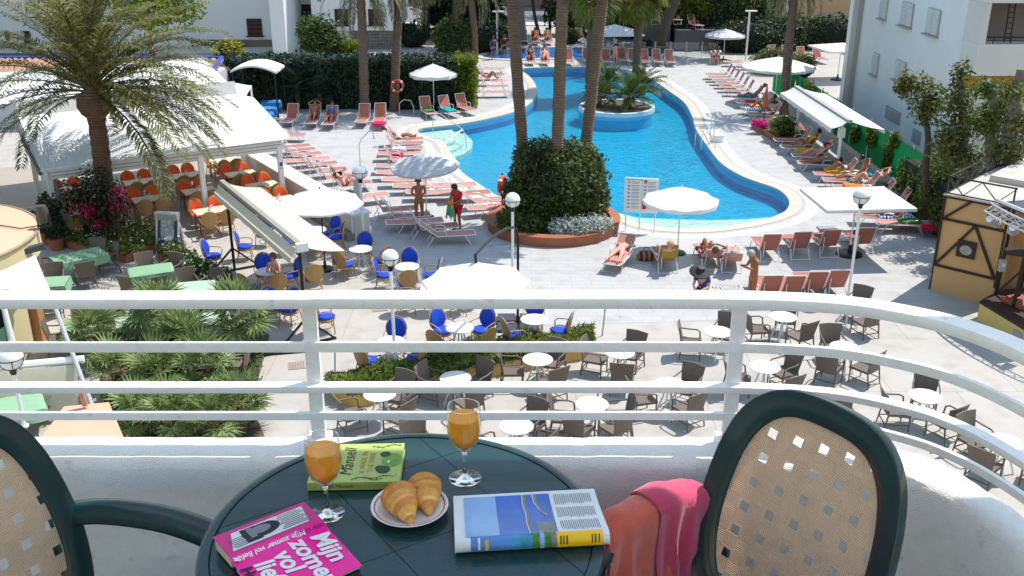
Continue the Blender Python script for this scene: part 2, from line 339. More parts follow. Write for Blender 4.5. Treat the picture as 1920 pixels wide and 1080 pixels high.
def railbar(name, h, wd, ht, seg):
    b = MB(); R0 = []; 
    P = RP[seg[0]:seg[1]]
    for i, p in enumerate(P):
        t = (P[min(i+1, len(P)-1)] - P[max(i-1, 0)]).normalized(); n = Vector((-t.y, t.x, 0)); c = .0015
        R0.append([p + n*(x*wd/2) + Vector((0, 0, z)) for x, z in ((-1,-ht/2+c),(-1+c*30,-ht/2),(1-c*30,-ht/2),(1,-ht/2+c),(1,ht/2-c),(1-c*30,ht/2),(-1+c*30,ht/2),(-1,ht/2-c))])
    b.grid(R0, closed=True); b.add(R0[0], [tuple(range(8))]); b.add(R0[-1], [tuple(range(7,-1,-1))])
    b.M = None; o = b.build(name, RAILM, rl); o.location = Vector((0, -2.05, ZB + h - ZB - .64)); return o
i_post = min(range(len(RP)), key=lambda i: abs(RP[i].x + .457))
railbar('handrail', 1.005, .052, .024, (0, i_post + 1)); 
o = railbar('handrail', 1.0055, .053, .025, (i_post, len(RP)))
for nm, h, wd, ht in (('bar', .889, .012, .022), ('bar', .786, .03, .016), ('bar', .712, .012, .018)): railbar(nm, h, wd, ht, (0, len(RP)))
for x, y, a in ((-.457, 2.066, 0), (.512, 2.062, -4), (1.105, 1.1, -90), (-1.55, 2.066, 0)):
    b = MB(); b.box((x, y - 2.05, .165), (.032, .016, .368), rz=R(a)); b.box((x, y - 2.05, .004), (.055, .05, .012), rz=R(a)); b.build('post', RAILM, rl)
b = MB(); b.prism([(p.x, p.y) for p in In[::6]] + [(-3.2, -.5)], ZB - .15, ZB); struct(b.build('balcony_floor', mat('balcony_floor_paint', (.36, .35, .34), .7, .1, 8, .2, 60)))
sl = [(-3.4,2.36),(.6,2.36),(1.2,2.3),(1.8,2.0),(2.2,1.3),(2.3,.4),(2.3,-.5),(-3.4,-.5)]
ba = thing('added_balcony_awning', 'unseen white canvas awning added above the balcony table for soft shade', 'awning', (0, 2.36, ZB + 2.6))  # unseen awning, added to shade the table yet pass soft bright light
b = MB(); b.slab([[(-3.4 + 5.9*i/12, -1.36 + 1.36*j/4, .12*(1-j/4)) for i in range(13)] for j in range(5)], .004); b.build('sheet', cloth('added_awning_white', (.86,.85,.83), .6), ba)
b = MB(); b.tube([(-3.4,0,0),(2.5,0,0)], .02, 8); b.build('front_bar', RAILM, ba); b = MB(); b.box((-.45,-1.4,.14), (5.9,.12,.12)); b.build('cassette', RAILM, ba)
def specks(m, sc, lo, col, amt):
    N, nd, L, B = nodes(m); tc = nd.new('ShaderNodeNewGeometry'); n = nd.new('ShaderNodeTexNoise'); n.inputs['Scale'].default_value = sc; n.inputs['Detail'].default_value = 6; n.inputs['Roughness'].default_value = .7; L(tc.outputs['Position'], n.inputs['Vector'])
    r = nd.new('ShaderNodeMapRange'); r.inputs[1].default_value = lo; r.inputs[2].default_value = lo + .09; r.inputs[4].default_value = amt; L(n.outputs[0], r.inputs[0]); mx = nd.new('ShaderNodeMix'); mx.data_type = 'RGBA'; L(r.outputs[0], mx.inputs[0]); L(nd[m['vm']].outputs[0], mx.inputs[6]); mx.inputs[7].default_value = (*col, 1); L(mx.outputs[2], B.inputs['Base Color'])
specks(RAILM, 26, .62, (.40,.32,.25), .55); specks(STUC, 14, .60, (.42,.39,.35), .45)
# ------------------------------------------------------------------ buildings
WALLW = mat('white_wall_paint', (.68, .70, .72), .8, .04, .8, .1, 8, world=True, rnd=0); WALLS = mat('render_wall', (.56, .58, .61), .8, .05, .5, .1, 8, world=True, rnd=0)
SHUT = mat('brown_shutter', (.035, .018, .014), .6, .2, 8); GLASSD = mat('dark_window', (.01, .012, .014), .08, .1, spec=.8)
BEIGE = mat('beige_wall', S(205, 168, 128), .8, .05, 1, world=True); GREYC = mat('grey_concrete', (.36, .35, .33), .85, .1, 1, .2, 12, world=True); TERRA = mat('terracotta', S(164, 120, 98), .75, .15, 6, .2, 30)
SHUTW = mat('pale_shutter', (.55, .56, .57), .6, .05, 4)
def window_on(bld, x0, x1, z0, z1, y, mt=SHUT, name='window', slats=True):
    b = MB(); b.box(((x0+x1)/2, y - .03, (z0+z1)/2), (x1-x0, .1, z1-z0)); f = b.build(name, mt, bld)
    b = MB(); b.box(((x0+x1)/2, y - .09, z0 - .04), (x1-x0+.2, .22, .07)); b.build('sill', SHUT, f)
    n = max(2, int((z1-z0)/.25)); s = MB()
    for i in range(n): s.box(((x0+x1)/2, y - .095, z0 + (i+.5)*(z1-z0)/n), (x1-x0-.1, .03, (z1-z0)/n*.55), rx=.5)
    tag(s.build('slat', mt, f), kind='stuff')
# left white apartment house, facade at y = 74
def X(px, py, y): return AT(px, py, y).x
def Zz(px, py, y): return AT(px, py, y).z
bA = thing('apartment_house', 'white apartment house behind the hedge with one brown shuttered window and a bright end pillar', 'building', (X(440,50,74), 74, 0))
ox = bA.location.x
xa0, xa1 = X(-80,50,74) - ox, X(517,50,74) - ox
b = MB(); b.box(((xa0+xa1)/2, 4, 6.5), (xa1-xa0, 8, 12)); b.box(((xa0+xa1)/2, 4.2, .25), (xa1-xa0-.2, 8, .5)); b.build('wall', WALLS, bA)
b = MB(); b.box((xa1 + .5, 1.5, 6), (1.0, 6, 12)); b.build('pillar', WALLW, bA)
for px0, px1, py0, py1 in ((462,490,35,67),(8,16,58,82),(43,55,58,82)):
    window_on(bA, X(px0,py0,74)-ox, X(px1,py0,74)-ox, Zz(px0,py1,74), Zz(px0,py0,74), 0)
b = MB(); b.box((X(440,98,74)-ox, -.02, .75), (6.2, .1, .5)); b.build('vent', GLASSD, bA)
bB = thing('apartment_house', 'white apartment house with two brown shuttered windows above a glass block screen', 'building', (X(660,50,76), 76, 0)); ox = bB.location.x
x0, x1 = X(586,50,76)-ox, X(745,50,76)-ox
b = MB(); b.box(((x0+x1)/2, 4, 6.9), (x1-x0, 8, 11)); b.box(((x0+x1)/2, 4.3, .7), (x1-x0-.4, 7.4, 1.4)); b.box((x0-2.3, 5.0, 6), (4.4, 4, 12)); b.build('wall', WALLW, bB)
for px0, px1, py0, py1 in ((627,652,17,47),(690,716,17,47)): window_on(bB, X(px0,py0,76)-ox, X(px1,py0,76)-ox, Zz(px0,py1,76), Zz(px0,py0,76), 0)
window_on(bB, X(566,20,79)-ox, X(592,20,79)-ox, Zz(566,36,79), Zz(566,8,79), 3)
b = MB(); b.box((X(578,85,78)-ox, 2.9, 1.3), (2.6, .2, 2.4)); b.build('garage_opening', GLASSD, bB)
s = MB(); xx0, xx1 = X(655,85,76)-ox, X(738,85,76)-ox
for i in range(14):
    for j in range(5): s.box((xx0 + (i+.5)*(xx1-xx0)/14, .3, .25 + j*.235), ((xx1-xx0)/14*.86, .12, .2))
tag(s.build('glass_block', mat('glass_block', (.16,.15,.15), .2, .3, 3, rnd=0), bB), kind='stuff')
# beige house upper right, y = 92
bC = thing('beige_house', 'beige house beyond the far hedge with a pale roller shutter and a concrete upper floor', 'building', (X(1530,40,92), 92, 0)); ox = bC.location.x
x0, x1 = X(1478,40,92)-ox, X(1640,40,92)-ox
b = MB(); b.box(((x0+x1)/2, 4, 1.75), (x1-x0, 8, 3.5)); b.build('wall', BEIGE, bC)
b = MB(); b.box(((x0+x1)/2, 3.9, 7), (x1-x0, 8.5, 6.9)); b.build('upper_wall', mat('pale_beige_wall', S(205,180,150), .8, .05, 1, world=True), bC)
b = MB(); b.box((x0-2.4, 3.5, 5.6), (4.6, 9, 4.2)); b.build('upper_floor', GREYC, bC)
b = MB(); b.box((x0-.35, 1, 1.8), (.7, 2.5, 3.5)); b.build('column', mat('cream_wall', (.62,.55,.46), .8, .05, 1, world=True), bC)
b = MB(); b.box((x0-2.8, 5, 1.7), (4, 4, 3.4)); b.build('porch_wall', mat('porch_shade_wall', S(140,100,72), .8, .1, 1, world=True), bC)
window_on(bC, X(1516,30,92)-ox, X(1543,30,92)-ox, Zz(1516,56,92), Zz(1516,31,92), 0, SHUTW); window_on(bC, X(1563,37,92)-ox, X(1578,37,92)-ox, Zz(1563,50,92), Zz(1563,37,92), 0, GREYC, 'vent')
# pink-brick house between the trees
bD = thing('brick_house', 'brick house half hidden behind the tall trees at the top', 'building', (9, 104, 0))
b = MB(); b.box((2, 4, 4), (16, 8, 8)); b.build('wall', mat('brick_wall', S(176,96,64), .85, .15, 3, world=True), bD)
for k in range(3): window_on(bD, -3+4*k, -1.6+4*k, 2.0, 3.4, 0, SHUTW)
bE = thing('garden_wall', 'long pale street wall with a railing beyond the trees', 'wall', (-2, 107, 0))
b = MB(); b.box((0, 0, .7), (26, .3, 1.4)); b.build('wall', mat('street_wall', (.35,.27,.21), .85, .12, 1, world=True), bE)
b = MB()
for i in range(60): b.box((-12.8 + i*.43, 0, 1.8), (.05, .05, .9))
tag(b.build('baluster', BLACKM, bE), kind='stuff'); b = MB(); b.box((0, 0, 2.3), (26, .12, .1)); b.build('rail', WHITE, bE)
# right white building: flank x = 17.1, from y 35.5 to 52
XW = 18.6; YC = 49.3
def WX(px, py):
    u = (px-960)/FPX; v = (540-py)/FPX; t = XW/u
    return Vector((XW, (cos(PIT)+v*sin(PIT))*t, HC + (-sin(PIT)+v*cos(PIT))*t))
bR = thing('apartment_block', 'tall white apartment block behind the green fence with louvred shutters and an open loggia', 'building', (XW, YC, 0))
b = MB(); b.box((9, 0, 4.1), (18, 14.6, 8.2)); b.build('wall', WALLW, bR)
b = MB(); b.box((-.12, 5.5, 4.1), (.3, .8, 8.1)); b.build('pilaster', GREYC, bR)
for px0, px1, py0, py1 in ((1652,1665,-8,36),(1691,1713,4,50),(1739,1763,16,66),(1637,1648,99,141),(1680,1699,113,152)):
    p = WX((px0+px1)/2, (py0+py1)/2); hy = abs(WX(px0, py0).y - WX(px1, py0).y)/2; hz = abs(WX((px0+px1)/2, py0).z - WX((px0+px1)/2, py1).z)/2
    b = MB(); b.box((-.02, p.y-YC, p.z), (.08, hy*2, hz*2)); f = b.build('window', GREYC, bR)
    for s_ in (-1, 1):
        b = MB(); b.box((-.07, p.y-YC + s_*hy*.5, p.z), (.05, hy*.94, hz*1.96)); sh = b.build('shutter', SHUTW, f)
        b = MB()
        for k in range(9): b.box((-.1, p.y-YC + s_*hy*.5, p.z - hz*.85 + k*hz*.21), (.03, hy*.75, hz*.1), ry=.5)
        tag(b.build('slat', SHUTW, f), kind='stuff')
    b = MB(); b.box((-.1, p.y-YC, p.z-hz-.04), (.22, hy*2.2, .07)); b.build('sill', GREYC, f)
for px0, px1, py0, py1 in ((1661,1689,204,227),(1712,1727,246,267)):
    p = WX((px0+px1)/2, (py0+py1)/2); hy = abs(WX(px0, py0).y - WX(px1, py0).y)/2
    b = MB(); b.box((-.02, p.y-YC, p.z), (.08, hy*2, .6)); v = b.build('vent', GREYC, bR)
    b = MB()
    for k in range(5): b.box((-.07, p.y-YC, p.z - .2 + k*.1), (.04, hy*1.8, .05), ry=.5)
    tag(b.build('slat', GREYC, v), kind='stuff')
yf = -7.3
# loggia wing in front of the near end
LW = mat('loggia_wall', (.62,.60,.58), .8, .05, .8, world=True)
b = MB(); b.box((6, yf-.75, 4.72), (12, 1.5, 1.25)); b.build('loggia_parapet', LW, bR)
b = MB(); b.box((6, yf-.75, 7.36), (12, 1.6, .84)); b.build('loggia_lintel', LW, bR)
b = MB(); b.box((.14, yf-.75, 6.14), (.28, 1.49, 1.58)); b.build('loggia_side_wall', LW, bR)
b = MB(); b.box((6, yf-.03, 6.14), (11.4, .05, 1.57)); b.build('loggia_back_wall', mat('loggia_back', (.20,.17,.15), .8, .1, 1, world=True), bR)
b = MB(); b.tube([(.2, yf-1.45, 5.62), (4, yf-1.45, 5.62)], .03); b.tube([(.2, yf-1.45, 5.49), (4, yf-1.45, 5.49)], .02)
for x in (.25, .6, 1.3, 2.2): b.tube([(x, yf-1.45, 5.34), (x, yf-1.45, 5.62)], .02)
b.build('loggia_rail', BLACKM, bR)
b = MB()
for x in (1.25, 1.5): b.bar((x, yf-1.0, 5.36), (x+.15, yf-.6, 6.9), .04)
for k in range(7): b.bar((1.25 + k*.02, yf-1.0+k*.055, 5.5+k*.2), (1.5 + k*.02, yf-1.0+k*.055, 5.5+k*.2), .03)
b.build('ladder', BLACKM, bR)
b = MB(); b.box((6, yf-.2, 3.76), (11.6, .5, .66)); b.build('soffit_wall', mat('shadow_ochre_wall', S(176,120,48), .8, .1, 1, world=True), bR)  # ochre stands in for the yellow-brown shadow below the loggia parapet
b = MB(); b.box((6, yf-.15, 1.7), (11.8, .5, 3.42)); b.build('ground_wall', LW, bR)
# green screen fence
GRN = cloth('green_mesh', S(26, 112, 66), .5, .1, 1.5)
fe = thing('green_fence', 'long green mesh fence along the foot of the white apartment block', 'fence', (15.4, 45, 0))
for k in range(11):
    b = MB(); y0 = -12.2 + k*2.4; b.slab([[(U(-.03,.03), y0 + j*.59, z) for j in range(5)] for z in (.06, .7, 1.3, 1.86)], .004) if 0 else b.grid([[(U(-.03,.03), y0 + j*.59, z) for j in range(5)] for z in (.06, .7, 1.3, 1.86)]); b.build('mesh_panel', GRN, fe)
    b = MB(); b.tube([(.05, y0, 0), (.05, y0, 1.95)], .03); b.build('post', STEEL, fe)
b = MB(); b.box((.1, -.3, .12), (.3, 25, .24)); b.build('kerb', mat('fence_kerb', (.5,.48,.45), .8, .1, 1), fe)
# low white wall between restaurant terrace and deck
p0, p1 = Vector((-11.1, 41.2, 0)), Vector((-5.1, 32.2, 0)); d = (p1-p0).normalized()
lw = thing('terrace_wall', 'low white wall with a broad pale top between restaurant terrace and loungers', 'wall', p0, math.atan2(d.y, d.x)); Lw = (p1-p0).length
b = MB(); b.box((Lw/2, 0, .42), (Lw, .55, .84)); b.build('wall', mat('low_wall_cream', (.58,.54,.47), .8, .06, 1.5), lw)
b = MB(); b.box((Lw/2, 0, .87), (Lw+.04, .72, .07)); b.build('wall_top', mat('wall_top_white', (.66,.68,.71), .4, .04, 1.5), lw)
b = MB(); b.box((Lw/2, -.42, .12), (Lw, .3, .2)); b.build('plinth', mat('plinth_brown', (.22,.18,.15), .8, .1, 1.5), lw)
b = MB()
for k in range(9): b.tube([(Lw-.1, -.28+k*.07, 0), (Lw-.1, -.28+k*.07, .8)], .06, 6)
b.build('fluted_end', WHITE, lw)
# ------------------------------------------------------------------ restaurant pavilion (local x along the front, y inward)
PA = Vector((-15.2, 31.5, 0)); PAr = math.atan2(4.0, 6.7)
def PV(x, y, z=0): return PA + Vector((cos(PAr)*x - sin(PAr)*y, sin(PAr)*x + cos(PAr)*y, z))
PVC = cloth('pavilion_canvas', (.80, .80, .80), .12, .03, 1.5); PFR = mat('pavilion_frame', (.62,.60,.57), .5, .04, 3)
pv = thing('restaurant_pavilion', 'large white canvas pavilion roof over the restaurant tables with orange chairs', 'pavilion', PA, PAr)
def roof(name, x0, x1, y0, y1, z0, z1, sag=.1, n=10, par=pv, m=PVC):
    b = MB(); b.slab([[(x0+(x1-x0)*i/n, y0+(y1-y0)*j/6, z0+(z1-z0)*j/6 - sag*sin(PI*j/6)*(1-.7*abs(cos(PI*i*3/n)))) for i in range(n+1)] for j in range(7)], .03); return b.build(name, m, par)
roof('roof_sheet', -.1, 4.95, 0, 5, 2.62, 3.45); roof('roof_sheet', 5.0, 7.95, -.1, 5, 2.66, 3.5)
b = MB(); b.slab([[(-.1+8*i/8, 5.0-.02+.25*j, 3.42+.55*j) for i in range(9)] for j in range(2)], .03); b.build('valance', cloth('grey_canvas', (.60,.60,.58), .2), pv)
roof('roof_sheet', 3.2, 7.6, 5.25, 8.6, 3.97, 4.5); roof('roof_sheet', -1.2, 3.1, 5.25, 9, 3.9, 4.45)
roof('roof_sheet', -5.5, -1.0, 3.6, 9.6, 3.35, 3.9)
b = MB()
b.slab([[(7.95, 0+5*j/4, 2.64+.85*j/4) for j in range(5)], [(8.6, 1.0+4.2*j/4, 2.5+.75*j/4) for j in range(5)]], .03); b.build('side_sheet', PVC, pv)
b = MB()
for z in (2.30, 2.42, 2.54): b.box((3.9, .02, z), (8.1, .09, .10))
b.build('fascia', PFR, pv)
b = MB(); b.box((.0, 2.5, 2.42), (.12, 5.2, .26)); b.box((7.95, 2.5, 2.42), (.1, 5, .2)); b.box((3.9, 5, 3.3), (8, .12, .2)); b.build('side_beam', PFR, pv)
for x, y in ((.1,.05),(5.0,.05),(7.85,.05),(3.9,2.6),(7.85,4.9),(4.6,4.9),(.1,5.0)):
    b = MB(); b.box((x, y, 1.2), (.17, .17, 2.4)); o = b.build('post', WHITE if x > 4 else PFR, pv)
    if x == 7.85 and y < 1: 
        q = MB(); q.box((.0, -.09, 1.75), (.11, .01, .13)); q.box((-.03,-.09,1.6),(.03,.01,.04)); q.box((.03,-.09,1.6),(.03,.01,.04))
        q.M = None; e = q.build('sticker', mat('blue_sticker', S(70,60,140), .5), o); e.location = (x, y, 0)
b = MB(); b.tube([(-.15, -.05, 2.5), (-.25, 2.3, 2.95), (-.2, 5.0, 3.5)], .07); b.build('gutter', mat('dark_gutter', (.10,.09,.08), .5), pv)
o = sheet('pavilion_floor', [PV(-6,.2)[:2], PV(8,.2)[:2], PV(8,12)[:2], PV(-6,12)[:2]], [], .012, mat('pavilion_floor_tiles', (.34,.29,.24), .7, .08, 1, world=True))
# small white canopy right behind
sc_ = thing('small_canopy', 'small white square canopy behind the pavilion roof beside the blue covered tables', 'canopy', PV(8.6, 9.5), PAr)
b = MB(); A_ = [G(388,146,2.9), G(470,160,2.7), G(448,196,2.4), G(358,160,2.9)]
iv = sc_.matrix_basis.inverted() if False else (Matrix.Translation(sc_.location) @ Matrix.Rotation(PAr, 4, 'Z')).inverted()
L_ = [iv @ p for p in A_]; b.slab([[L_[0].lerp(L_[3], j/4) for j in range(5)], [L_[1].lerp(L_[2], j/4) - Vector((0,0,.02)) for j in range(5)]], .1); b.build('roof_sheet', PVC, sc_)
b = MB()
for p in L_[1:3]: b.tube([p, (p.x, p.y, 0)], .05)
b.build('post', WHITE, sc_)
# kitchen house with tiled roof and blue trim
kh = thing('tiled_house', 'low restaurant house with a terracotta tile roof and blue edge trim behind the palm', 'building', AT(170,140,50) * Vector((1,1,0)) if False else (AT(170,140,50).x - 2.0, 49.6, 0))
BLT = mat('blue_trim', S(52,74,160), .5, .1, 3)
b = MB(); b.box((0, 2.2, 1.15), (15.5, 4.6, 2.3)); b.build('wall', WALLS, kh)
RB = []
for i in range(46):
    x = -7.9 + i*.35; b = MB(); b.slab([[(x + .02, -.5 + .9*j, 2.38+.21*j) , (x+.10, -.5+.9*j, 2.46+.21*j), (x + .22, -.5+.9*j, 2.46+.21*j), (x+.33, -.5+.9*j, 2.38+.21*j)] for j in range(4)], .03)
    b.build('roof_tile_row', TERRA, kh)
b = MB(); b.box((0, -.58, 2.30), (16.2, .14, .26)); b.box((0, 2.35, 3.08), (16, .2, .14)); b.box((8.05, .9, 2.72), (.2, 3.1, .2), rx=.22); b.build('fascia', BLT, kh)
b = MB(); b.box((0, -.62, 2.12), (16.2, .12, .12)); b.build('gutter', WHITE, kh)
# arched shelter roof by the hedge
P1 = G(437,128,2.5); P2 = G(522,132,2.4); sh = thing('arched_shelter', 'small shelter with a white arched roof in front of the dark hedge', 'shelter', ((P1.x+P2.x)/2, (P1.y+P2.y)/2, 0))
Lh = (P2-P1).length; b = MB(); b.slab([[(-Lh/2 + Lh*i/10, y, 2.3 + .45*sin(PI*(.12+.8*i/10))) for i in range(11)] for y in (-.6, 1.5)], .1); b.build('roof_sheet', PVC, sh)
b = MB()
for x in (-Lh/2+.1, Lh/2-.1):
    for y in (-.5, 1.4): b.tube([(x, y, 0), (x, y, 2.4)], .05)
b.build('post', BLACKM, sh)
# folded grey parasol by the pavilion corner
fp = thing('folded_parasol', 'folded pale grey parasol standing at the left corner of the pavilion', 'parasol', G(118,447))
b = MB(); pr = []
for z, r in ((.25,.36),(.6,.33),(1.2,.24),(1.9,.11),(2.25,.04)):
    pr.append([(cos(2*PI*k/32)*r*(1+.18*cos(k*PI)), sin(2*PI*k/32)*r*(1+.18*cos(k*PI)), z) for k in range(32)])
b.grid(pr, closed=True); b.build('canopy', cloth('folded_canvas', (.50,.49,.46), .1), fp)
b = MB(); b.tube([(0,0,0),(0,0,2.45)], .03); b.lathe([(0,0),(.3,0),(.3,.06),(0,.08)], 14); b.build('pole', BLACKM, fp)
# ------------------------------------------------------------------ free-standing cream awning
C1 = Vector((-8.84, 29.4, 0)); C2 = Vector((-5.29, 23.5, 0)); d = (C2-C1); La = d.length; ra = math.atan2(d.y, d.x)
aw = thing('cream_awning', 'free standing cream double awning stretched over the blue chairs', 'awning', C1, ra)
def awn(name, w, drop, y0, scal, par, L=La, z0=2.72, m=CREAM, sg=.05):
    b = MB(); n = 24
    rows = [[(L*i/n, y0 + w*j/5, z0 - drop*j/5 - sg*sin(PI*j/5)) for i in range(n+1)] for j in range(6)]
    b.slab(rows, .012)
    e = rows[-1]; b.slab([e, [(p[0], p[1]+.01, p[2] - .16 - scal*abs(sin(i*PI/3))) for i, p in enumerate(e)]], .006)
    return b.build(name, m, par)
awn('awning_sheet', 1.05, .28, .12, .04, aw); awn('awning_sheet', -.16, .22, -.12, .02, aw)
b = MB(); b.box((La/2, 0, 2.78), (La+.1, .14, .12)); b.build('housing', mat('awning_housing', (.30,.27,.22), .5), aw)
b = MB(); b.box((La+.06, .02, 2.76), (.12, .3, .22)); b.build('end_cap', WHITE, aw)
for x in (.35, La-.1):
    b = MB(); b.tube([(x,0,0),(x,0,2.74)], .045, 8); b.build('post', BLACKM, aw)
    b = MB(); 
    for s_ in (-1, 1): b.bar((x, s_*.75, .05), (x, 0, .75), .05)
    b.bar((x, -.8, .04), (x, .8, .04), .07, .05); b.build('foot', BLACKM, aw)
# right-hand white double awning near the fence
D0 = Vector((13.65, 48.0, 0)); wa = thing('white_awning', 'white double awning on two white posts by the green fence', 'awning', D0, R(-89))
LL = 7.8
awn('awning_sheet', 1.35, .32, .12, .03, wa, LL, 2.28, CANVAS); awn('awning_sheet', -.62, .26, -.12, .05, wa, LL, 2.28, CANVAS)
b = MB(); b.box((LL/2, 0, 2.30), (LL, .2, .12)); b.build('housing', GREYC, wa)
for x in (.8, LL-.85):
    b = MB(); b.tube([(x,0,0),(x,0,2.25)], .07, 8); b.box((x, 0, 1.65), (.2, .26, .4)); b.build('post', WHITE, wa)
    b = MB()
    for q in range(4): b.bar((x + .55*cos(q*PI/2+.4), .55*sin(q*PI/2+.4), .03), (x, 0, .5), .05)
    b.build('foot', WHITE, wa)
# ------------------------------------------------------------------ bar kiosk bottom left
PEACH = mat('peach_roof', S(206, 158, 130), .7, .05, 1.2, .1, 20); CREAMW = mat('cream_render', S(196,180,140), .8, .05, 1.5)
KC = Vector((-14.9, 22.7, 0)); br = thing('bar_kiosk', 'round bar kiosk with a flat peach roof and glazed front', 'kiosk', KC)
b = MB(); b.lathe([(0,3.2),(3.12,3.2),(3.18,3.16),(3.2,2.62),(3.05,2.58),(0,2.58)], 64); o = b.build('roof', [PEACH, CREAMW], br)
o.data.polygons.foreach_set('material_index', [0 if all(o.data.vertices[i].co.z > 3.15 for i in p.vertices) else 1 for p in o.data.polygons])
b = MB(); b.tube([(3.2*cos(R(a)), 3.2*sin(R(a)), 3.17) for a in range(-80, 80, 5)], .035); b.build('roof_edge', mat('edge_trim', (.35,.24,.15), .6), br)
b = MB(); b.lathe([(2.6,0),(2.6,2.58)], 48); b.build('wall', CREAMW, br)
def kp_(a, r): return Vector((r*cos(R(a)), r*sin(R(a)), 0))
for a in (-62, -48, -34, -20):
    f = MB(); c = kp_(a, 2.63); f.box((c.x, c.y, 1.5), (.1, .62, 1.9), rz=R(a)); g = f.build('window', GLASSD, br)
    f = MB()
    for q in (-7, 7): c = kp_(a+q, 2.67); f.box((c.x, c.y, 1.5), (.1, .07, 2.0), rz=R(a))
    f.build('frame', WHITE, g)
    f = MB(); c = kp_(a, 2.69); f.box((c.x, c.y, 1.0), (.03, .5, .45), rz=R(a)); f.build('panel', mat('mint_panel', S(120,160,130), .6), g)
b = MB(); q = [(G(-30,520,2.85), G(-60,570,2.2)), (G(20,500,2.85), G(40,572,2.2)), (G(66,478,2.8), G(98,552,2.15))]
b.slab([[a_ - KC for a_, c_ in q], [a_.lerp(c_, .5) - KC - Vector((0,0,.05)) for a_, c_ in q], [c_ - KC for a_, c_ in q]], .02); b.build('awning', CANVAS, br)
b = MB(); e = G(56,468,2.95) - KC; b.box(e, (.7,.16,.14), rz=.9); b.build('awning_box', mat('dark_box', (.05,.05,.06), .5), br)
b = MB(); c = G(75,640) - KC; b.box((c.x, c.y, 1.1), (.32,.32,2.2)); b.build('column', mat('orange_wood', S(168,120,78), .6, .15, 8), br)
cam_ = thing('spotlight', 'dark spotlight clamped to the edge of the round peach kiosk roof', 'lamp', G(84,425,3.22))
b = MB(); b.lathe([(0,-.2),(.13,-.18),(.15,.1),(.11,.25),(0,.27)], 10, (0,0,.3)); b.build('housing', mat('dark_grey', (.06,.055,.05), .5), cam_)
b = MB(); b.bar((-.15,0,0),(-.15,0,.35),.04); b.bar((.15,0,0),(.15,0,.35),.04); b.bar((-.16,0,.02),(.16,0,.02),.05); b.build('bracket', BLACKM, cam_)
b = MB(); b.tube([(0,0,.05),(-.5,-.2,.02),(-1.2,.1,.01),(-2.2,.9,.01)], .015); b.build('cable', BLACKM, cam_)
rf = thing('rolled_awning', 'rolled cream awning with brown edge on the kiosk counter below the railing', 'awning', G(70,690,1.2))
b = MB(); b.tube([(-1.6,-.35,.1),(.95,.25,.1)], .09, 8); b.build('roller', WHITE, rf); b = MB(); b.tube([(-1.6,-.12,.32),(.98,.48,.32)], .05, 6); b.build('edge_bar', mat('brown_bar', (.10,.06,.04), .5), rf)
b = MB(); b.slab([[(-1.6,-.5,.05),(.9,.1,.05)],[(-1.6,-.75,-.45),(.85,-.15,-.45)],[(-1.6,-.8,-1.1),(.85,-.2,-1.1)]], .02); b.build('sheet', CREAM, rf)
lp = thing('leaning_pole', 'slim white pole leaning across the kiosk at the bottom left', 'pole', G(60,772,.2)); b = MB(); t = G(8,575,2.6) - lp.location; b.tube([(0,0,-.2), t], .045, 8); b.build('shaft', WHITE, lp)
lp2 = thing('leaning_pole', 'grey stay pole leaning beside the fan palms at the bottom left', 'pole', G(196,822,.0)); t = G(100,568,2.4) - lp2.location; b = MB(); b.tube([(0,0,0), t], .05, 8); b.build('shaft', mat('grey_pole', (.42,.42,.43), .5), lp2)
pr_ = thing('peach_roof', 'flat peach roof of a low annexe right below the balcony', 'roof', G(150,790,3.0))
q = [G(120,762,3.0), G(204,754,3.0), G(236,830,3.0), G(250,900,3.0), G(20,900,3.0)]; b = MB(); b.prism([((p-pr_.location).x, (p-pr_.location).y) for p in q], -.35, 0); b.build('slab', PEACH, pr_)
b = MB(); b.prism([((p-pr_.location).x*.96-.1, (p-pr_.location).y*.96-.1) for p in q], -3.0, -.36); b.build('wall', CREAMW, pr_)
b = MB(); e = G(160,760,3.05)-pr_.location; b.tube([e, e+Vector((-.06,0,.45))], .05); b.build('pipe', TERRA, pr_)
# ------------------------------------------------------------------ stage house on the right
SA = Vector((12.4, 27.4, 0)); st = thing('stage_house', 'yellow stage house with dark timber framing and a railed roof terrace', 'stage building', SA, R(-43.5))
OCH = mat('ochre_render', S(190,150,104), .8, .07, 1.2, .08, 20); DKW = mat('dark_timber', (.020,.010,.008), .5, .2, 10); MAR = mat('maroon_wood', (.07,.03,.028), .6, .15, 6)
W1 = 1.75
b = MB(); b.prism([(0,0),(W1,0),(W1,.9),(6,.9),(6,5),(0,5)], 0, 2.95); b.build('wall', OCH, st)
b = MB(); b.prism([(-.06,-.06),(W1+.06,-.06),(W1+.06,.84),(6.1,.84),(6.1,5.1),(-.06,5.1)], 2.952, 3.0); b.build('roof_terrace', mat('roof_terrace_floor', (.46,.42,.37), .8, .12, 1.5), st)
b = MB(); b.prism([(.4,2.2),(6,2.2),(6,5.0),(.4,5.0)], 3.003, 3.18); b.build('roof_kerb', mat('roof_kerb_grey', (.42,.39,.35), .8, .1, 2), st)
b = MB(); b.box((-.05, 2.3, 1.45), (.08, 4.4, 2.9)); b.build('side_panel', MAR, st)
def beam(a, c, w=.07): 
    b = MB(); b.bar((a[0], -.035, a[1]), (c[0], -.035, c[1]), .05, w); b.build('timber_beam', DKW, st)
for a, c in (((0,.85),(0,2.95)),((W1,.6),(W1,2.95)),((0,.85),(W1,.85)),((0,2.27),(W1,2.27)),((0,2.93),(W1,2.93)),((.03,2.27),(.75,2.93)),((.03,.88),(.95,2.25)),((.95,2.25),(1.68,.88))): beam(a, c)
po = MB(); po.box((.82, -.05, 1.52), (.52, .05, .50)); pf = po.build('poster', mat('poster_frame', (.018,.014,.012), .5), st)
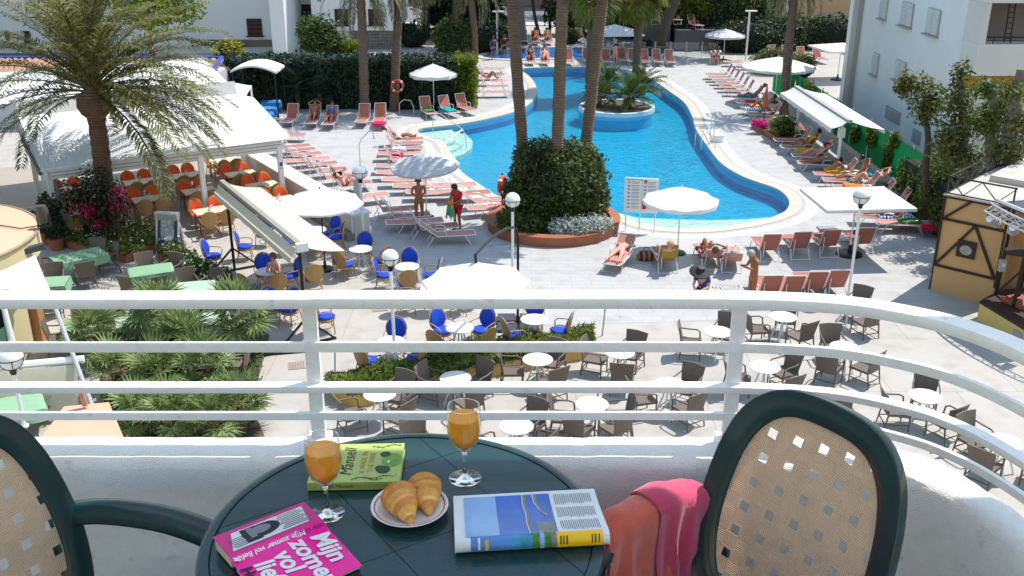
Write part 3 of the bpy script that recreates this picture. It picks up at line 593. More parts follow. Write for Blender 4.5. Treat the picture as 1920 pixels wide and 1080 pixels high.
po = MB(); po.lathe([(0,0),(.17,.002)], 20); 
for k in range(5): po.box((-.1+.05*k, -.03+.012*(k%3), .004), (.03,.08+.02*(k%2),.004))
o = po.build('print', mat('poster_print', (.30,.29,.27), .5, .8, 14), pf); o.location = (.82, -.078, 1.5); o.rotation_euler = (R(90), 0, 0); o.scale = (1, .85, 1)
rr = MB(); rail = [(W1+.1,0),(0,0),(0,4.6)]
for (xa, ya), (xb, yb) in zip(rail, rail[1:]):
    rr.tube([(xa,ya,3.5),(xb,yb,3.5)], .025); rr.tube([(xa,ya,3.03),(xb,yb,3.03)], .02)
rr.tube([(0,4.6,3.5),(6,4.9,3.5)], .025); rr.tube([(0,4.6,3.05),(6,4.9,3.05)], .02); rr.build('roof_rail', BLACKM, st)
for (xa, ya, xb, yb, n) in ((0,0,W1+.1,0,4),(0,0,0,4.6,8),(0,4.6,6,4.9,10)):
    for k in range(n):
        f0, f1 = k/n, (k+1)/n; z0, z1 = (3.03,3.5) if k % 2 else (3.5,3.03)
        b = MB(); b.bar((xa+(xb-xa)*f0, ya+(yb-ya)*f0, z0), (xa+(xb-xa)*f1, ya+(yb-ya)*f1, z1), .025); b.build('rail_brace', BLACKM, st)
b = MB(); b.box((W1+.05,.02,3.27),(.04,.04,.5)); b.box((0,0,3.27),(.04,.04,.5)); b.box((0,4.6,3.27),(.04,.04,.5)); b.build('rail_post', BLACKM, st)
# platform
pf_ = [(12.85,25.25),(13.42,22.4),(19,22.4),(19,27),(13.75,26.1)]
sp = thing('stage_platform', 'low dark topped stage platform with yellow front in front of the stage house', 'stage', (12.85,25.25,0)); q = [(x-12.85, y-25.25) for x, y in pf_]
b = MB(); b.prism(q, 0, .5); b.build('front', mat('platform_yellow', S(214,186,110), .8, .08, 2), sp); b = MB(); b.prism([(x*1.005-.02, y*1.01) for x, y in q], .503, .56); b.build('deck', mat('stage_deck', (.045,.022,.018), .55, .25, 3), sp)
b = MB(); b.box((.30,-1.62,.28), (.05,.3,.22), rz=R(11)); b.build('vent', GREYC, sp)
b = MB(); b.box((1.3,-.2,.64), (1.2,.9,.14), rz=.4); b.build('step', mat('brick_step', S(150,84,60), .7, .2, 6), sp)
# tower of dark steel posts carrying the lighting truss
tr = thing('lighting_truss', 'silver lighting truss with clamped spotlights above the stage platform', 'truss', (12.95,25.4,0)); TS = mat('truss_silver', (.70,.71,.73), .3, .06, 8, metal=.6)
tp = [Vector((-.05,.35,3.1)), Vector((.0,-.6,3.1)), Vector((.25,-1.7,3.1)), Vector((.75,-2.9,3.1)), Vector((1.4,-3.9,3.1))]; tpc = catmull(tp, 4, False)
chords = [Vector((0,0,.12)), Vector((.14,0,-.1)), Vector((-.14,0,-.1))]
for c in chords: b = MB(); b.tube([p + c for p in tpc], .024, 6); b.build('chord', TS, tr)
for i in range(len(tpc)-1):
    for a, c in ((0,1),(1,2),(2,0)):
        b = MB(); b.tube([tpc[i]+chords[a], tpc[i+1]+chords[c]], .012, 4); b.build('lacing', TS, tr)
b = MB(); b.box((1.05,-.75,3.28), (1.5,2.2,.06), rz=.25); b.build('roof_panel', mat('smoked_panel', (.03,.035,.045), .2), tr)
b = MB(); b.box((.35,-.95,3.33), (.07,2.5,.07), rz=.25); b.build('panel_edge', TS, tr)
for x, y in ((.55,.35),(.95,-.1),(.62,-.55)):
    b = MB(); b.bar((x, y, .56), (x+.05, y, 3.05), .07); b.build('post', DKW, tr)
for a, c in (((.55,.35,.6),(.95,-.1,1.5)),((.95,-.1,.6),(.62,-.55,1.7)),((.62,-.55,.7),(1.3,.2,1.9))): b = MB(); b.bar(a, c, .05); b.build('brace', DKW, tr)
b = MB(); b.box((.9,-.1,1.95), (1.0,.6,.05), rz=-.4); b.build('shelf', DKW, tr)
for i, (x, y, rz) in enumerate(((-.02,.15,2.2),(.2,-.55,2.6),(.32,-1.4,2.4),(.62,-2.3,2.2))):
    s_ = thing('stage_spotlight', ['silver spotlight hanging from the far end of the lighting truss','second silver spotlight from the far end of the lighting truss','third silver spotlight along the lighting truss','silver spotlight at the near end of the lighting truss'][i], 'spotlight', (12.95+x, 25.4+y, 2.78), rz, 'spotlights on the lighting truss')
    b = MB(); b.M = Matrix.Rotation(R(115), 4, 'X'); b.lathe([(0,-.24),(.09,-.22),(.12,-.02),(.14,.2),(.15,.22),(.10,.2),(0,.1)], 12); b.build('housing', TS, s_)
    b = MB(); b.bar((-.16,0,0),(-.16,0,.26),.025); b.bar((.16,0,0),(.16,0,.26),.025); b.bar((-.17,0,.26),(.17,0,.26),.03); b.build('yoke', BLACKM, s_)
    b = MB(); b.box((0,-.26,-.1),(.26,.02,.2), rx=.5); b.build('barn_door', BLACKM, s_)
cb = thing('junction_box', 'small grey box fixed to the dark steel post of the stage', 'box', (13.42,25.55,1.35)); b = MB(); b.box((0,0,.15),(.16,.12,.34)); b.build('case', GREYC, cb); b = MB(); b.box((0,-.07,.18),(.1,.02,.1)); b.build('cover', ALU, cb)
# ------------------------------------------------------------------ furniture prototypes (local +y is the front)
def brown_chair():
    t = thing('wicker_armchair', 'x', 'chair')
    b = MB(); b.slab([[(x, y, .43 - .02*(1-(2*x/.5)**2)) for x in (-.26,-.13,0,.13,.26)] for y in (-.24,0,.26)], .06); b.build('seat', WICKER, t)
    b = MB(); rows = []
    for j in range(7):
        z = .40 + .50*j/6; wv = .235 + .055*j/6
        rows.append([(wv*i/4, -.25 - .10*(j/6)**1.3 + .035*(i/4)**2, z + (.012*(1-abs(i/4)) if j == 6 else 0)) for i in range(-4, 5)])
    b.grid(rows); b.grid([[ (p[0], p[1]-.028, p[2]) for p in r][::-1] for r in rows]); e = [rows[k][0] for k in range(7)] + rows[6][1:] + [rows[k][8] for k in range(5,-1,-1)]
    b.grid([e, [(p[0], p[1]-.028, p[2]) for p in e]]); b.build('backrest', WICKER, t)
    for s in (-1, 1):
        b = MB(); b.tube([(s*.25,.23,0),(s*.25,.225,.43)], [.016,.022], 6); b.build('leg', WICKER, t)
        b = MB(); b.tube([(s*.25,-.30,0),(s*.24,-.23,.43)], [.016,.022], 6); b.build('leg', WICKER, t)
        b = MB(); b.tube([(s*.25,.225,.42),(s*.275,.21,.60),(s*.285,.12,.645),(s*.28,-.08,.65),(s*.255,-.27,.68)], .02, 6); b.build('armrest', WICKER, t)
    b = MB(); b.bar((-.25,.23,.12),(.25,.23,.12),.02) if 0 else b.bar((-.25,-.28,.16),(.25,-.28,.16),.02); b.bar((-.25,.22,.16),(-.25,-.28,.16),.02); b.bar((.25,.22,.16),(.25,-.28,.16),.02); b.build('stretcher', WICKER, t)
    return Proto(t)
def rattan_chair(nm, cush, wood):
    t = thing(nm, 'x', 'chair')
    b = MB(); b.lathe([(0,.36),(.25,.36),(.265,.40),(.25,.43),(0,.43)], 18, sy=.98); b.build('seat_frame', wood, t)
    b = MB(); b.lathe([(0,.43),(.235,.43),(.25,.46),(.23,.495),(.12,.515),(0,.518)], 18, (0,.01,0)); b.build('seat_cushion', cush, t)
    def bk(r, off, y0): # point on the leaning back
        return [(r*1.0*sin(a)*1.0, y0 - .09*((.72 + r*1.22*cos(a)*.9)-.45)/.45 + .05*(sin(a)*r/.25)**2, .70 + r*1.22*cos(a)*.9 + off) for a in [2*PI*k/20 for k in range(20)]]
    b = MB(); b.grid([bk(r, 0, -.21) for r in (.001,.12,.2,.255)], closed=True); b.grid([bk(r, 0, -.235) for r in (.255,.2,.12,.001)], closed=True); b.build('woven_back', wood, t)
    b = MB(); b.tube([Vector(p) for p in bk(.262, 0, -.222)], .017, 6, closed=True); b.build('back_hoop', wood, t)
    b = MB(); b.grid([bk(.245, 0, -.205), bk(.23, .0, -.165), bk(.15,0,-.15), bk(.001,0,-.145)], closed=True); b.M = None
    f = MB(); f.v, f.f, f.mi = b.v, [q[::-1] for q in b.f], b.mi; f.build('back_cushion', cush, t)
    for s in (-1, 1):
        b = MB(); b.tube([(s*.23,.2,0),(s*.205,.17,.38)], .016, 6); b.build('leg', wood, t)
        b = MB(); b.tube([(s*.22,-.27,0),(s*.19,-.18,.42)], .016, 6); b.build('leg', wood, t)
        b = MB(); b.tube([(s*.205,.18,.38),(s*.27,.22,.58),(s*.285,.15,.645),(s*.28,-.02,.66),(s*.255,-.22,.66)], .016, 6); b.build('armrest', wood, t)
    b = MB(); b.tube([(.21*cos(2*PI*k/12), .21*sin(2*PI*k/12)-.02, .17) for k in range(12)], .011, 5, closed=True); b.build('stretcher', wood, t)
    return Proto(t)
def cafe_table(r=.36, h=.735):
    t = thing('cafe_table', 'x', 'table')
    b = MB(); b.lathe([(0,h-.028),(r-.01,h-.028),(r,h-.02),(r,h-.006),(r-.008,h),(0,h)], 32); b.build('table_top', TOPW, t)
    b = MB(); b.lathe([(0,h-.03),(.11,h-.03),(.11,h-.06),(0,h-.06)], 10); b.build('hub', ALU, t)
    for k in range(4):
        a = PI/4 + k*PI/2 + .35; b = MB(); b.tube([(.07*cos(a), .07*sin(a), h-.05), (.16*cos(a), .16*sin(a), h*.5), (.29*cos(a), .29*sin(a), .0)], .02, 7); b.build('leg', ALU, t)
    return Proto(t)
def lounger(ang, sm, nm='sun_lounger'):
    t = thing(nm, 'x', 'sun lounger')       # head end at -y, feet at +y, length 1.95
    a = R(ang); hb = .72; hy = -.30; zb = .33
    def slab(n, y0, z0, y1, z1, m):
        b = MB(); q = []
        for j in range(5): f = j/4; q.append([(x, y0+(y1-y0)*f, z0+(z1-z0)*f - .018*sin(PI*f) - .012*(1-(x/.27)**2)) for x in (-.27,-.13,0,.13,.27)])
        b.slab(q, .018); return b.build(n, m, t)
    slab('seat', hy, zb, .98, zb+.015, sm)
    slab('backrest', hy-.01, zb, hy - hb*cos(a), zb + hb*sin(a)+.001, sm)
    b = MB()
    for s in (-1, 1): b.tube([(s*.29, hy, zb-.01), (s*.29, .98, zb+.01)], .016, 6)
    b.tube([(-.29,.98,zb+.01),(.29,.98,zb+.01)], .016, 6); b.build('frame', ALU, t)
    b = MB(); e = Vector((0, hy - hb*cos(a), zb + hb*sin(a)))
    for s in (-1, 1): b.tube([(s*.285, hy, zb-.01), (s*.285, e.y, e.z-.01)], .015, 6)
    b.tube([(-.285, e.y, e.z), (.285, e.y, e.z)], .015, 6); b.build('back_frame', ALU, t)
    for s in (-1, 1):
        for y0, y1 in ((.62,.82),(-.42,-.62)):
            b = MB(); b.tube([(s*.29, y0, zb-.01), (s*.30, y1, .0)], .016, 6); b.build('leg', ALU, t)
        b = MB(); b.tube([(s*.31,.02,zb),(s*.325,-.02,zb+.17),(s*.325,-.16,zb+.21),(s*.32,-.34,zb+.19)], .015, 6); b.build('armrest', ALU, t)
    b = MB(); b.tube([(-.30,.8,.02),(.30,.8,.02)], .012, 5); b.tube([(-.30,-.6,.02),(.30,-.6,.02)], .012, 5); b.bar((-.2, -.45,.1), (-.2, e.y*.6+hy*.4, e.z*.6+zb*.4), .02) if ang > 10 else None; b.build('strut', ALU, t)
    return Proto(t)
BC = brown_chair(); RC = rattan_chair('rattan_armchair', BLUEF, RATTAN); OC = rattan_chair('rattan_armchair', ORANGEF, RATTAN); CT = cafe_table(.36)
LFLAT = lounger(4, CORALP); LMID = lounger(38, CORALP); LUP = lounger(62, CORAL)
def facing(loc, tgt): d = Vector(tgt) - Vector(loc); return math.atan2(-d.x, d.y)
SIDE = {0:'right', 30:'far right', 45:'far right', 60:'far right', 90:'far side', 120:'far left', 135:'far left', 150:'far left', 180:'left', 210:'near left', 225:'near left', 240:'near front', 270:'near side', 300:'near right', 315:'near right', 330:'near right'}
def around(tp, angs, phrase, proto, what, group, dist=.62):
    for a in angs:
        a0 = a; a = R(a + U(-7, 7)); dd = dist*U(.94, 1.1); p = Vector((tp.x + dd*cos(a), tp.y + dd*sin(a), 0))
        proto.put(p, facing(p, tp) + U(-.18, .18), f'{what}, {SIDE[a0]} of {phrase}', group)
# brown wicker sets in front of the railing
BT = [((1592,566),(45,300),'the white table by the two near lounger rows'),
 ((1468,593),(180,60,300),'the white table right behind the right railing post'),
 ((1346,621),(180,60),'the white table left of the right railing post'),
 ((1162,660),(150,60,270),'the white table at the right planter end'),
 ((1008,673),(180,60,300),'the white table beside the planter middle'),
 ((854,708),(150,45,300),'the white table in front of the planter leaves'),
 ((712,738),(60,210,315),'the white table at the left planter end'),
 ((1584,650),(90,225,315),'the white table with three chairs in open paving'),
 ((1434,687),(180,30,300),'the white table under the lower right rails'),
 ((1256,720),(180,45,300),'the white table behind the second wine glass gap'),
 ((1110,757),(180,0,240,315),'the white table with four chairs near the wall'),
 ((968,798),(60,330,225),'the white table just above the balcony table'),
 ((1735,742),(180,60,300),'the white table farthest right in the middle row'),
 ((1884,828),(120,210,330),'the white table in the right corner by the wall'),
 ((1600,800),(90,210),'the white table hidden by the right balcony chair'),
 ((800,842),(120,30),'the white table hidden by the glass and green book')]
BT[9] = ((1256,720),(180,45,300),'the white table in the middle of the second row')
for (x, y), an, ph in BT:
    p = G(x, y, .735); p.z = 0; CT.put(p, U(0, .6), 'round white cafe table, ' + ph.replace('the white table ', ''), 'white cafe tables with brown chairs'); around(p, an, ph, BC, 'brown wicker armchair', 'brown wicker chairs at the cafe tables')
# blue cushioned sets
BLT_ = [((676,466),(90,210,330,240),'the white table under the cafe parasol'),
 ((763,499),(90,180,270,0),'the white table behind the globe lamp'),
 ((502,508),(120,30,240,300),'the white table with the sunglasses woman'),
 ((862,614),(135,45,225,330),'the white table in the big parasol shadow'),
 ((1002,598),(90,210,0),'the white table by the parasol base'),
 ((733,640),(90,225,330),'the white table behind the rail and lamp pole'),
 ((592,430),(45,0,270),'the table hidden under the cream awning'),
 ((812,540),(0,180),'the table hidden under the big octagonal parasol')]
for (x, y), an, ph in BLT_:
    p = G(x, y, .735); p.z = 0; CT.put(p, U(0, .6), 'round white table with blue rattan chairs, ' + ph.replace('the white table ', '').replace('the table ', ''), 'white tables with blue chairs'); around(p, an, ph, RC, 'blue rattan armchair', 'blue cushioned rattan chairs', .68)
for x, y, rz, lb in ((402,505,-95,'lone blue rattan armchair by the awning foot'),(462,487,-80,'blue rattan armchair just right of the awning post'),(497,462,150,'rattan armchair showing its woven back under the awning edge'),(540,478,170,'rattan armchair under the low end of the cream awning'),(612,622,-70,'lone blue rattan armchair right of the left railing post'),(588,478,15,'blue rattan armchair in the awning shade'),(590,548,20,'blue rattan armchair peeking above the handrail'),(545,608,150,'rattan armchair behind the rail by the awning post'),(515,605,-140,'second rattan armchair behind the rail by the fan palms')):
    RC.put(G(x, y), R(rz), lb, 'blue cushioned rattan chairs')
# orange sets in the pavilion
DT = thing('dining_table', 'x', 'table'); CRT = mat('cream_table_top', (.62,.53,.38), .45, .06, 4)
b = MB(); b.box((0,0,.735),(1.15,.75,.035)); b.build('table_top', CRT, DT)
for sx in (-1,1):
    for sy in (-1,1): b = MB(); b.box((sx*.5,sy*.31,.36),(.05,.05,.72)); b.build('leg', WICKER, DT)
DTP = Proto(DT); ORT = [((396,394),'the table nearest the pavilion edge'),((373,357),'the second table in from the pavilion edge'),((349,328),'the third table in from the pavilion edge'),((492,346),'the sunlit table by the pavilion right post'),((523,374),'the table beside the low white wall'),((452,325),'the table between the right posts'),((280,372),'the table right of the bougainvillea'),((262,340),'the table behind the bougainvillea'),((128,355),'the table at the left pavilion corner'),((152,400),'the table left of the palm trunk'),((420,300),'the back table under the fascia')]
hd = None
for i, ((x, y), ph) in enumerate(ORT):
    p = G(x, y, .75); p.z = 0; DTP.put(p, PAr, 'cream topped dining table, ' + ph.replace('the table ', '').replace('the ', ''), 'cream restaurant tables')
    u = Vector((cos(PAr), sin(PAr), 0)); n = Vector((-sin(PAr), cos(PAr), 0))
    for sx, sy, lb in ((-.32,.62,'far left seat'),(.32,.64,'far right seat'),(-.3,-.62,'near left seat'),(.3,-.6,'near right seat')):
        q = p + u*(sx*U(.9,1.1)) + n*(sy*U(.95,1.08)); OC.put(q, PAr + (PI if sy > 0 else 0) + U(-.12,.12), f'orange rattan armchair, {lb} of {ph}', 'orange cushioned rattan chairs')
    c = thing('menu_caddy', 'small caddy with cards on ' + ph, 'caddy', p + Vector((0,0,.753)), PAr + .3, 'caddies on the restaurant tables')
    b = MB(); b.box((0,0,.05),(.16,.1,.1)); b.build('holder', ALU, c); b = MB(); b.box((-.03,0,.11),(.06,.05,.1), rx=.2); b.box((.045,.01,.12),(.05,.03,.13), rx=-.1); b.build('card', mat('card_print', (.45,.38,.42), .6, .6, 30), c)
OC.put(PV(.95*6.0,-.3)+Vector((0,0,0)), R(-60), 'orange rattan armchair turned sideways at the pavilion edge', 'orange cushioned rattan chairs') if 0 else None
# green cloth tables by the kiosk
GT = thing('square_table', 'x', 'table')
b = MB(); b.box((0,0,.72),(1.0,.8,.03)); b.build('table_top', WICKER, GT)
b = MB(); b.tube([(0,0,.05),(0,0,.71)], .03); b.build('column', ALU, GT)
for k in range(4): b = MB(); b.bar((0,0,.06),(.3*cos(PI/4+k*PI/2),.3*sin(PI/4+k*PI/2),.02),.05,.03); b.build('foot', ALU, GT)
GTP = Proto(GT); clothme = {}
def draped(name, label, loc, rz, w, dp, drop, m, z, group, seed=0, cat='tablecloth', pinch=.12):
    rows = []; n = 22
    random.seed(seed); ph = U(0, 6)
    for j in range(n+1):
        r = []
        for i in range(n+1):
            u, v = (i/n*2-1)*(w/2+drop), (j/n*2-1)*(dp/2+drop)
            ox = max(0, abs(u)-w/2); oy = max(0, abs(v)-dp/2); x = max(-w/2, min(w/2, u)); y = max(-dp/2, min(dp/2, v)); o = math.hypot(ox, oy)
            dz = -min(o, drop*1.25); wv = .02*sin(9*(u+v)+ph)*o/drop
            x += math.copysign(ox*pinch + wv*(ox > 0), u) if ox else 0; y += math.copysign(oy*pinch + wv*(oy > 0), v) if oy else 0
            r.append((x, y, z + dz + .004*sin(5*u+3*v+ph)))
        rows.append(r)
    b = MB(); b.slab(rows, .004) if 0 else b.grid(rows); o = b.build(name, m); o.location = loc; o.rotation_euler = (0,0,rz); return tag(o, label, cat, group)
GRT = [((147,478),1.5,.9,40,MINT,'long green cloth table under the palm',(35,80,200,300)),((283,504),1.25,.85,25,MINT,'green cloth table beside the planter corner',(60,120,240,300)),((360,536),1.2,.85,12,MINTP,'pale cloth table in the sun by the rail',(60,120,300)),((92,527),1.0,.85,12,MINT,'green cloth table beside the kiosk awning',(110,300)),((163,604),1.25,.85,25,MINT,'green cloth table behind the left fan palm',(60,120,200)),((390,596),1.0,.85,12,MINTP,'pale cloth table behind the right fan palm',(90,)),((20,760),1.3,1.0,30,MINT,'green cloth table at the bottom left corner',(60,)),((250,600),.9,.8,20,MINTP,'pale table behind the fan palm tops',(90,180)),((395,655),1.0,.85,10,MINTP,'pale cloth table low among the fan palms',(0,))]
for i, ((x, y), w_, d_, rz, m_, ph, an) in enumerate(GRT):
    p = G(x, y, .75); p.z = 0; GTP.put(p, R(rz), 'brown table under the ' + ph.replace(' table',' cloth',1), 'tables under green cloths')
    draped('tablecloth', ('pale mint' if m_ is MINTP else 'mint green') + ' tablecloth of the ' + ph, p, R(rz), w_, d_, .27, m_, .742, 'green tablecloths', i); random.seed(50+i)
    u = Vector((cos(R(rz)), sin(R(rz)), 0)); n = Vector((-u.y, u.x, 0))
    for a in an:
        q = p + u*(cos(R(a-rz))*(w_/2+.25)*.8) + n*(sin(R(a-rz))*(d_/2+.42)); BC.put(q, facing(q, p), f'dark wicker chair, {SIDE.get(a, "right end" if a < 60 else "back" if a < 110 else "left end" if a < 240 else "front")} of {ph}', 'dark wicker chairs at the cloth tables')
# blue cloth tables behind the pavilion
for i, (x, y) in enumerate(((508,190),(500,202),(493,212),(487,224))):
    p = G(x, y, .75); p.z = 0; GTP.put(p, .2, f'table under the {["farthest","second","third","nearest"][i]} blue cloth of the row', 'tables under blue cloths')
    draped('tablecloth', f'{["farthest","second","third","nearest"][i]} bright blue cloth in the row by the shelter', p, .2, 1.0, .8, .3, cloth('blue_cloth', S(64,138,206), .1, .06) if i == 0 else MC['blue_cloth'], .742, 'blue tablecloths', 20+i)
# ------------------------------------------------------------------ sun loungers; heading is the direction of the feet, 0 = right, 90 = away
LG = 'coral sun loungers round the pool'
def lg(px, py, hd, pr, label, h=.33): p = G(px, py, h); p.z = 0; return pr.put(p, R(hd - 90), label, LG)
ORD = ['first','second','third','fourth','fifth','sixth','seventh','eighth','ninth','tenth','eleventh','twelfth']
for i, (x, y) in enumerate(((540,275),(549,282),(560,290),(575,299),(589,308),(606,319),(625,331),(650,345),(680,368))):
    lg(x, y, 22, (LUP, LUP, LUP, LFLAT, LUP, LUP, LUP, LUP, LMID)[i], f'{ORD[i]} coral lounger from the far end, along the low white wall')
for i, (x, y) in enumerate(((754,260),(754,268),(752,277),(750,288),(750,299),(749,311),(752,323),(764,336),(786,348),(812,360))):
    lg(x, y, 4, (LUP if i in (0,1,2,4) else LFLAT), f'{ORD[i]} coral lounger from the far end, stack beside the pool steps')
for i, (x, y, h_, pr, lb) in enumerate(((846,347,10,LFLAT,'coral lounger right behind the shade-grey parasol rim'),(872,362,12,LUP,'coral lounger behind the lifeguard'),(905,375,14,LMID,'coral lounger right of the lifeguard near the pool edge'),(925,387,18,LFLAT,'coral lounger beside the orange lifebuoy'),(733,392,12,LUP,'leftmost coral lounger in the shaded cluster under the shade-grey parasol'),(755,404,12,LUP,'second coral lounger from the left in the shaded cluster'),(778,415,12,LFLAT,'flat coral lounger in the shaded cluster behind the topless person'),(806,425,12,LUP,'fourth coral lounger in the shaded cluster'),(836,438,8,LMID,'nearest coral lounger of the shaded cluster, with curved white arms'))): lg(x, y, h_, pr, lb)
for i, (x, y, hd_, pr, lb) in enumerate(((545,222,-95,LUP,'coral lounger left of the man under the hedge'),(588,224,-92,LUP,'coral lounger under the sunbathing man below the hedge'),(620,226,-92,LUP,'coral lounger with a red towel below the hedge'),(681,222,-92,LUP,'coral lounger right of the left palm trunk'),(712,221,-88,LUP,'coral lounger with a bright pink towel below the hedge'),(802,207,-70,LUP,'lounger with green towel left of the white parasol pole'),(840,205,-62,LUP,'lounger with turquoise towel right of the parasol pole'),(872,201,-60,LUP,'coral lounger at the bright end of the hedge'),(536,252,-4,LUP,'coral lounger seen from the side by the blue tables'),(506,262,40,LFLAT,'flat pale lounger at the corner of the pavilion roof'))): lg(x, y, hd_, pr, lb)
for i, (x, y) in enumerate(((918,128),(917,140),(920,151),(922,161),(924,172))): lg(x, y, 2, LUP if i % 2 else LFLAT, f'{ORD[i]} coral lounger from the far end, row right of the hedge end')
for i, (x, y) in enumerate(((1352,139),(1358,144),(1366,150),(1374,156),(1382,163),(1391,170))): lg(x, y, 176, LUP, f'{ORD[i]} coral lounger from the far end of the right hand row')
for i, (x, y) in enumerate(((1405,182),(1415,192),(1425,203),(1438,214))): lg(x, y, 176, LUP, f'{ORD[i]} towel covered lounger beyond the pink flowers')
for i, (x, y) in enumerate(((1492,263),(1505,276),(1528,292),(1540,306),(1572,326),(1590,338),(1612,352),(1640,366),(1668,384),(1652,405),(1695,418))): lg(x, y, 174, LUP if i not in (3,9,10) else LFLAT, f'{ORD[i]} lounger from the far end along the green fence')
for i, (x, y) in enumerate(((1436,462),(1492,458),(1546,454),(1610,450))): lg(x, y, 92, LUP, f'{["leftmost","second","third","rightmost"][i]} coral lounger of the row facing the pool')
for i, (x, y) in enumerate(((1436,540),(1477,541),(1519,533),(1558,530))): lg(x, y, 92, LUP, f'{["leftmost","second","third","rightmost"][i]} coral lounger of the nearest row, above the handrail')
for x, y, h_, pr, lb in ((1162,478,-112,LMID,'striped towel lounger under the sunbather beside the round planter'),(1247,482,92,LUP,'lounger with a yellow towel in the parasol shadow'),(1328,476,92,LMID,'lounger with a dark red towel behind the seated child'),(1372,482,80,LMID,'lounger under the sunbather beside the standing man')): lg(x, y, h_, pr, lb)
for i, (x, y) in enumerate(((1101,109),(1137,112),(1166,109),(1187,111),(1209,112),(1232,112),(1256,113))): lg(x, y, -88, LUP, f'{ORD[i]} coral lounger from the left in the far row at the pool head')
for i, (x, y) in enumerate(((982,74),(1004,75),(1028,75),(1086,70))): lg(x, y, -86, LUP, f'{ORD[i]} coral lounger from the left beyond the paddling pool')
for i, (x, y) in enumerate(((1452,104),(1478,104),(1506,107),(1536,108))): lg(x, y, -80, LUP, f'{ORD[i]} coral lounger from the left in the upper right garden')
for i, (x, y) in enumerate(((1384,116),(1408,122),(1440,118))): lg(x, y, 170, LFLAT, f'{ORD[i]} flat lounger behind the small grey parasol')
for i, (x, y) in enumerate(((995,112),(1022,112),(1066,112))): lg(x, y, -88, LUP, f'{ORD[i]} shaded lounger between paddling pool and main pool')
# stacked loungers on the dark hut
hut = thing('storage_hut', 'dark grey violet storage hut under the leaning trunk with loungers stacked on top', 'hut', (G(1225,94).x, G(1225,94).y, 0))
b = MB(); b.box((.0,1,.95),(2.4,2,1.9)); b.box((3.1,.6,.75),(3.2,2,1.5)); b.box((5.9,.2,.8),(2.0,2.2,1.6)); b.build('wall', mat('hut_wall', (.10,.09,.10), .8, .1, 1), hut)
for i, (x, y, z) in enumerate(((.0,.3,1.92),(1.5,.4,1.92),(3.0,.4,1.52))):
    o = LUP.put(Vector((hut.location.x+x, hut.location.y+y, z)), R(180+10*i), f'{ORD[i]} coral lounger from the left stored on the dark hut roof', 'loungers stored on the hut')
TSC = bpy.data.scenes.new('tmp')
def eval_mesh(o):                                              # modifiers or text to a plain mesh, in a scratch scene
    TSC.collection.objects.link(o); vl = TSC.view_layers[0]; vl.update(); me = bpy.data.meshes.new_from_object(o.evaluated_get(vl.depsgraph)); bpy.data.objects.remove(o); return me
# ------------------------------------------------------------------ parasols, lamps, signs, pool fittings
def parasol(label, base, r, h, rise=.42, n=8, m=None, val=.14, tilt=(0,0), scal=False, base_r=.27, polem=None, dark_base=True):
    m = m or CANVAS; t = thing('parasol', label, 'parasol', base)
    E = Euler((tilt[0], tilt[1], 0)).to_matrix().to_4x4(); T = Matrix.Translation((0,0,h)) @ E @ Matrix.Translation((0,0,-h))
    b = MB(); b.M = T; sub = 4; K = n*sub; rows = []
    for rr, zz, sg in ((.02,rise,0),(.25,rise*.78,.3),(.5,rise*.55,.6),(.75,rise*.29,.85),(1.0,0,1)):
        row = []
        for k in range(K):
            f = (k % sub)/sub; e = cos(PI/n)/cos((f-.5)*2*PI/n) if True else 1
            q = 2*PI*k/K; rad = r*rr*(1-(1-e)*.9) ; row.append((cos(q)*rad, sin(q)*rad, h + zz - .05*sg*sin(PI*f)))
        rows.append(row)
    b.grid(rows[::-1], closed=True); b.build('canopy', m, t)
    b = MB(); b.M = T; e = rows[-1]
    b.grid([[(p[0]*1.004, p[1]*1.004, p[2]-val*(1 - (.35*abs(sin(PI*(k%sub)/sub)) if scal else .1*sin(PI*(k%sub)/sub)))) for k, p in enumerate(e)], e], closed=True); b.build('valance', m, t)
    for k in range(n):
        q = 2*PI*k/n; b = MB(); b.M = T; b.bar((0,0,h+rise-.06), (cos(q)*r*.98, sin(q)*r*.98, h-.035), .02); b.build('rib', WHITE, t)
    b = MB(); top = T @ Vector((0,0,h+rise+.06)); b.tube([(0,0,.03), (0,0,h*.75), top], .022, 8); b.build('pole', polem or WHITE, t)
    if base_r: b = MB(); b.lathe([(0,0),(base_r,0),(base_r,.05),(base_r*.9,.075),(.05,.09),(.04,.3),(0,.3)], 18); b.build('base', BLACKM if dark_base else GREYC, t)
    return t
GREYSHADE = cloth('grey_shade_canvas', (.56,.565,.58), .2)  # grey holds the palm shade on the large white parasol
parasol('white scalloped parasol in front of the hedge beside the lifebuoy', G(814,207), 1.28, 2.0, .5, 8, None, .2, scal=True)
parasol('large white parasol coloured grey for palm shade over the topless person and the lifeguard', G(800,408), 1.24, 1.98, .36, 10, GREYSHADE, .08, tilt=(R(5),R(-3)))
parasol('white round parasol beside the rules board at the pool beach', G(1270,476), 1.22, 1.85, .42, 10, None, .14, scal=True)
parasol('white octagonal cafe parasol over the blue chairs by the white wall', G(610,506), 1.32, 2.2, .42, 8, None, .06, polem=BLACKM)
parasol('small grey parasol far right of the pool head with two people sitting below', G(1356,113), 1.4, 1.75, .4, 12, GREYSHADE, .16, scal=True, polem=WHITE)
parasol('large white parasol on the far right deck beside the second palm', G(1452,193), 2.0, 2.05, .5, 12, None, .16, scal=True)
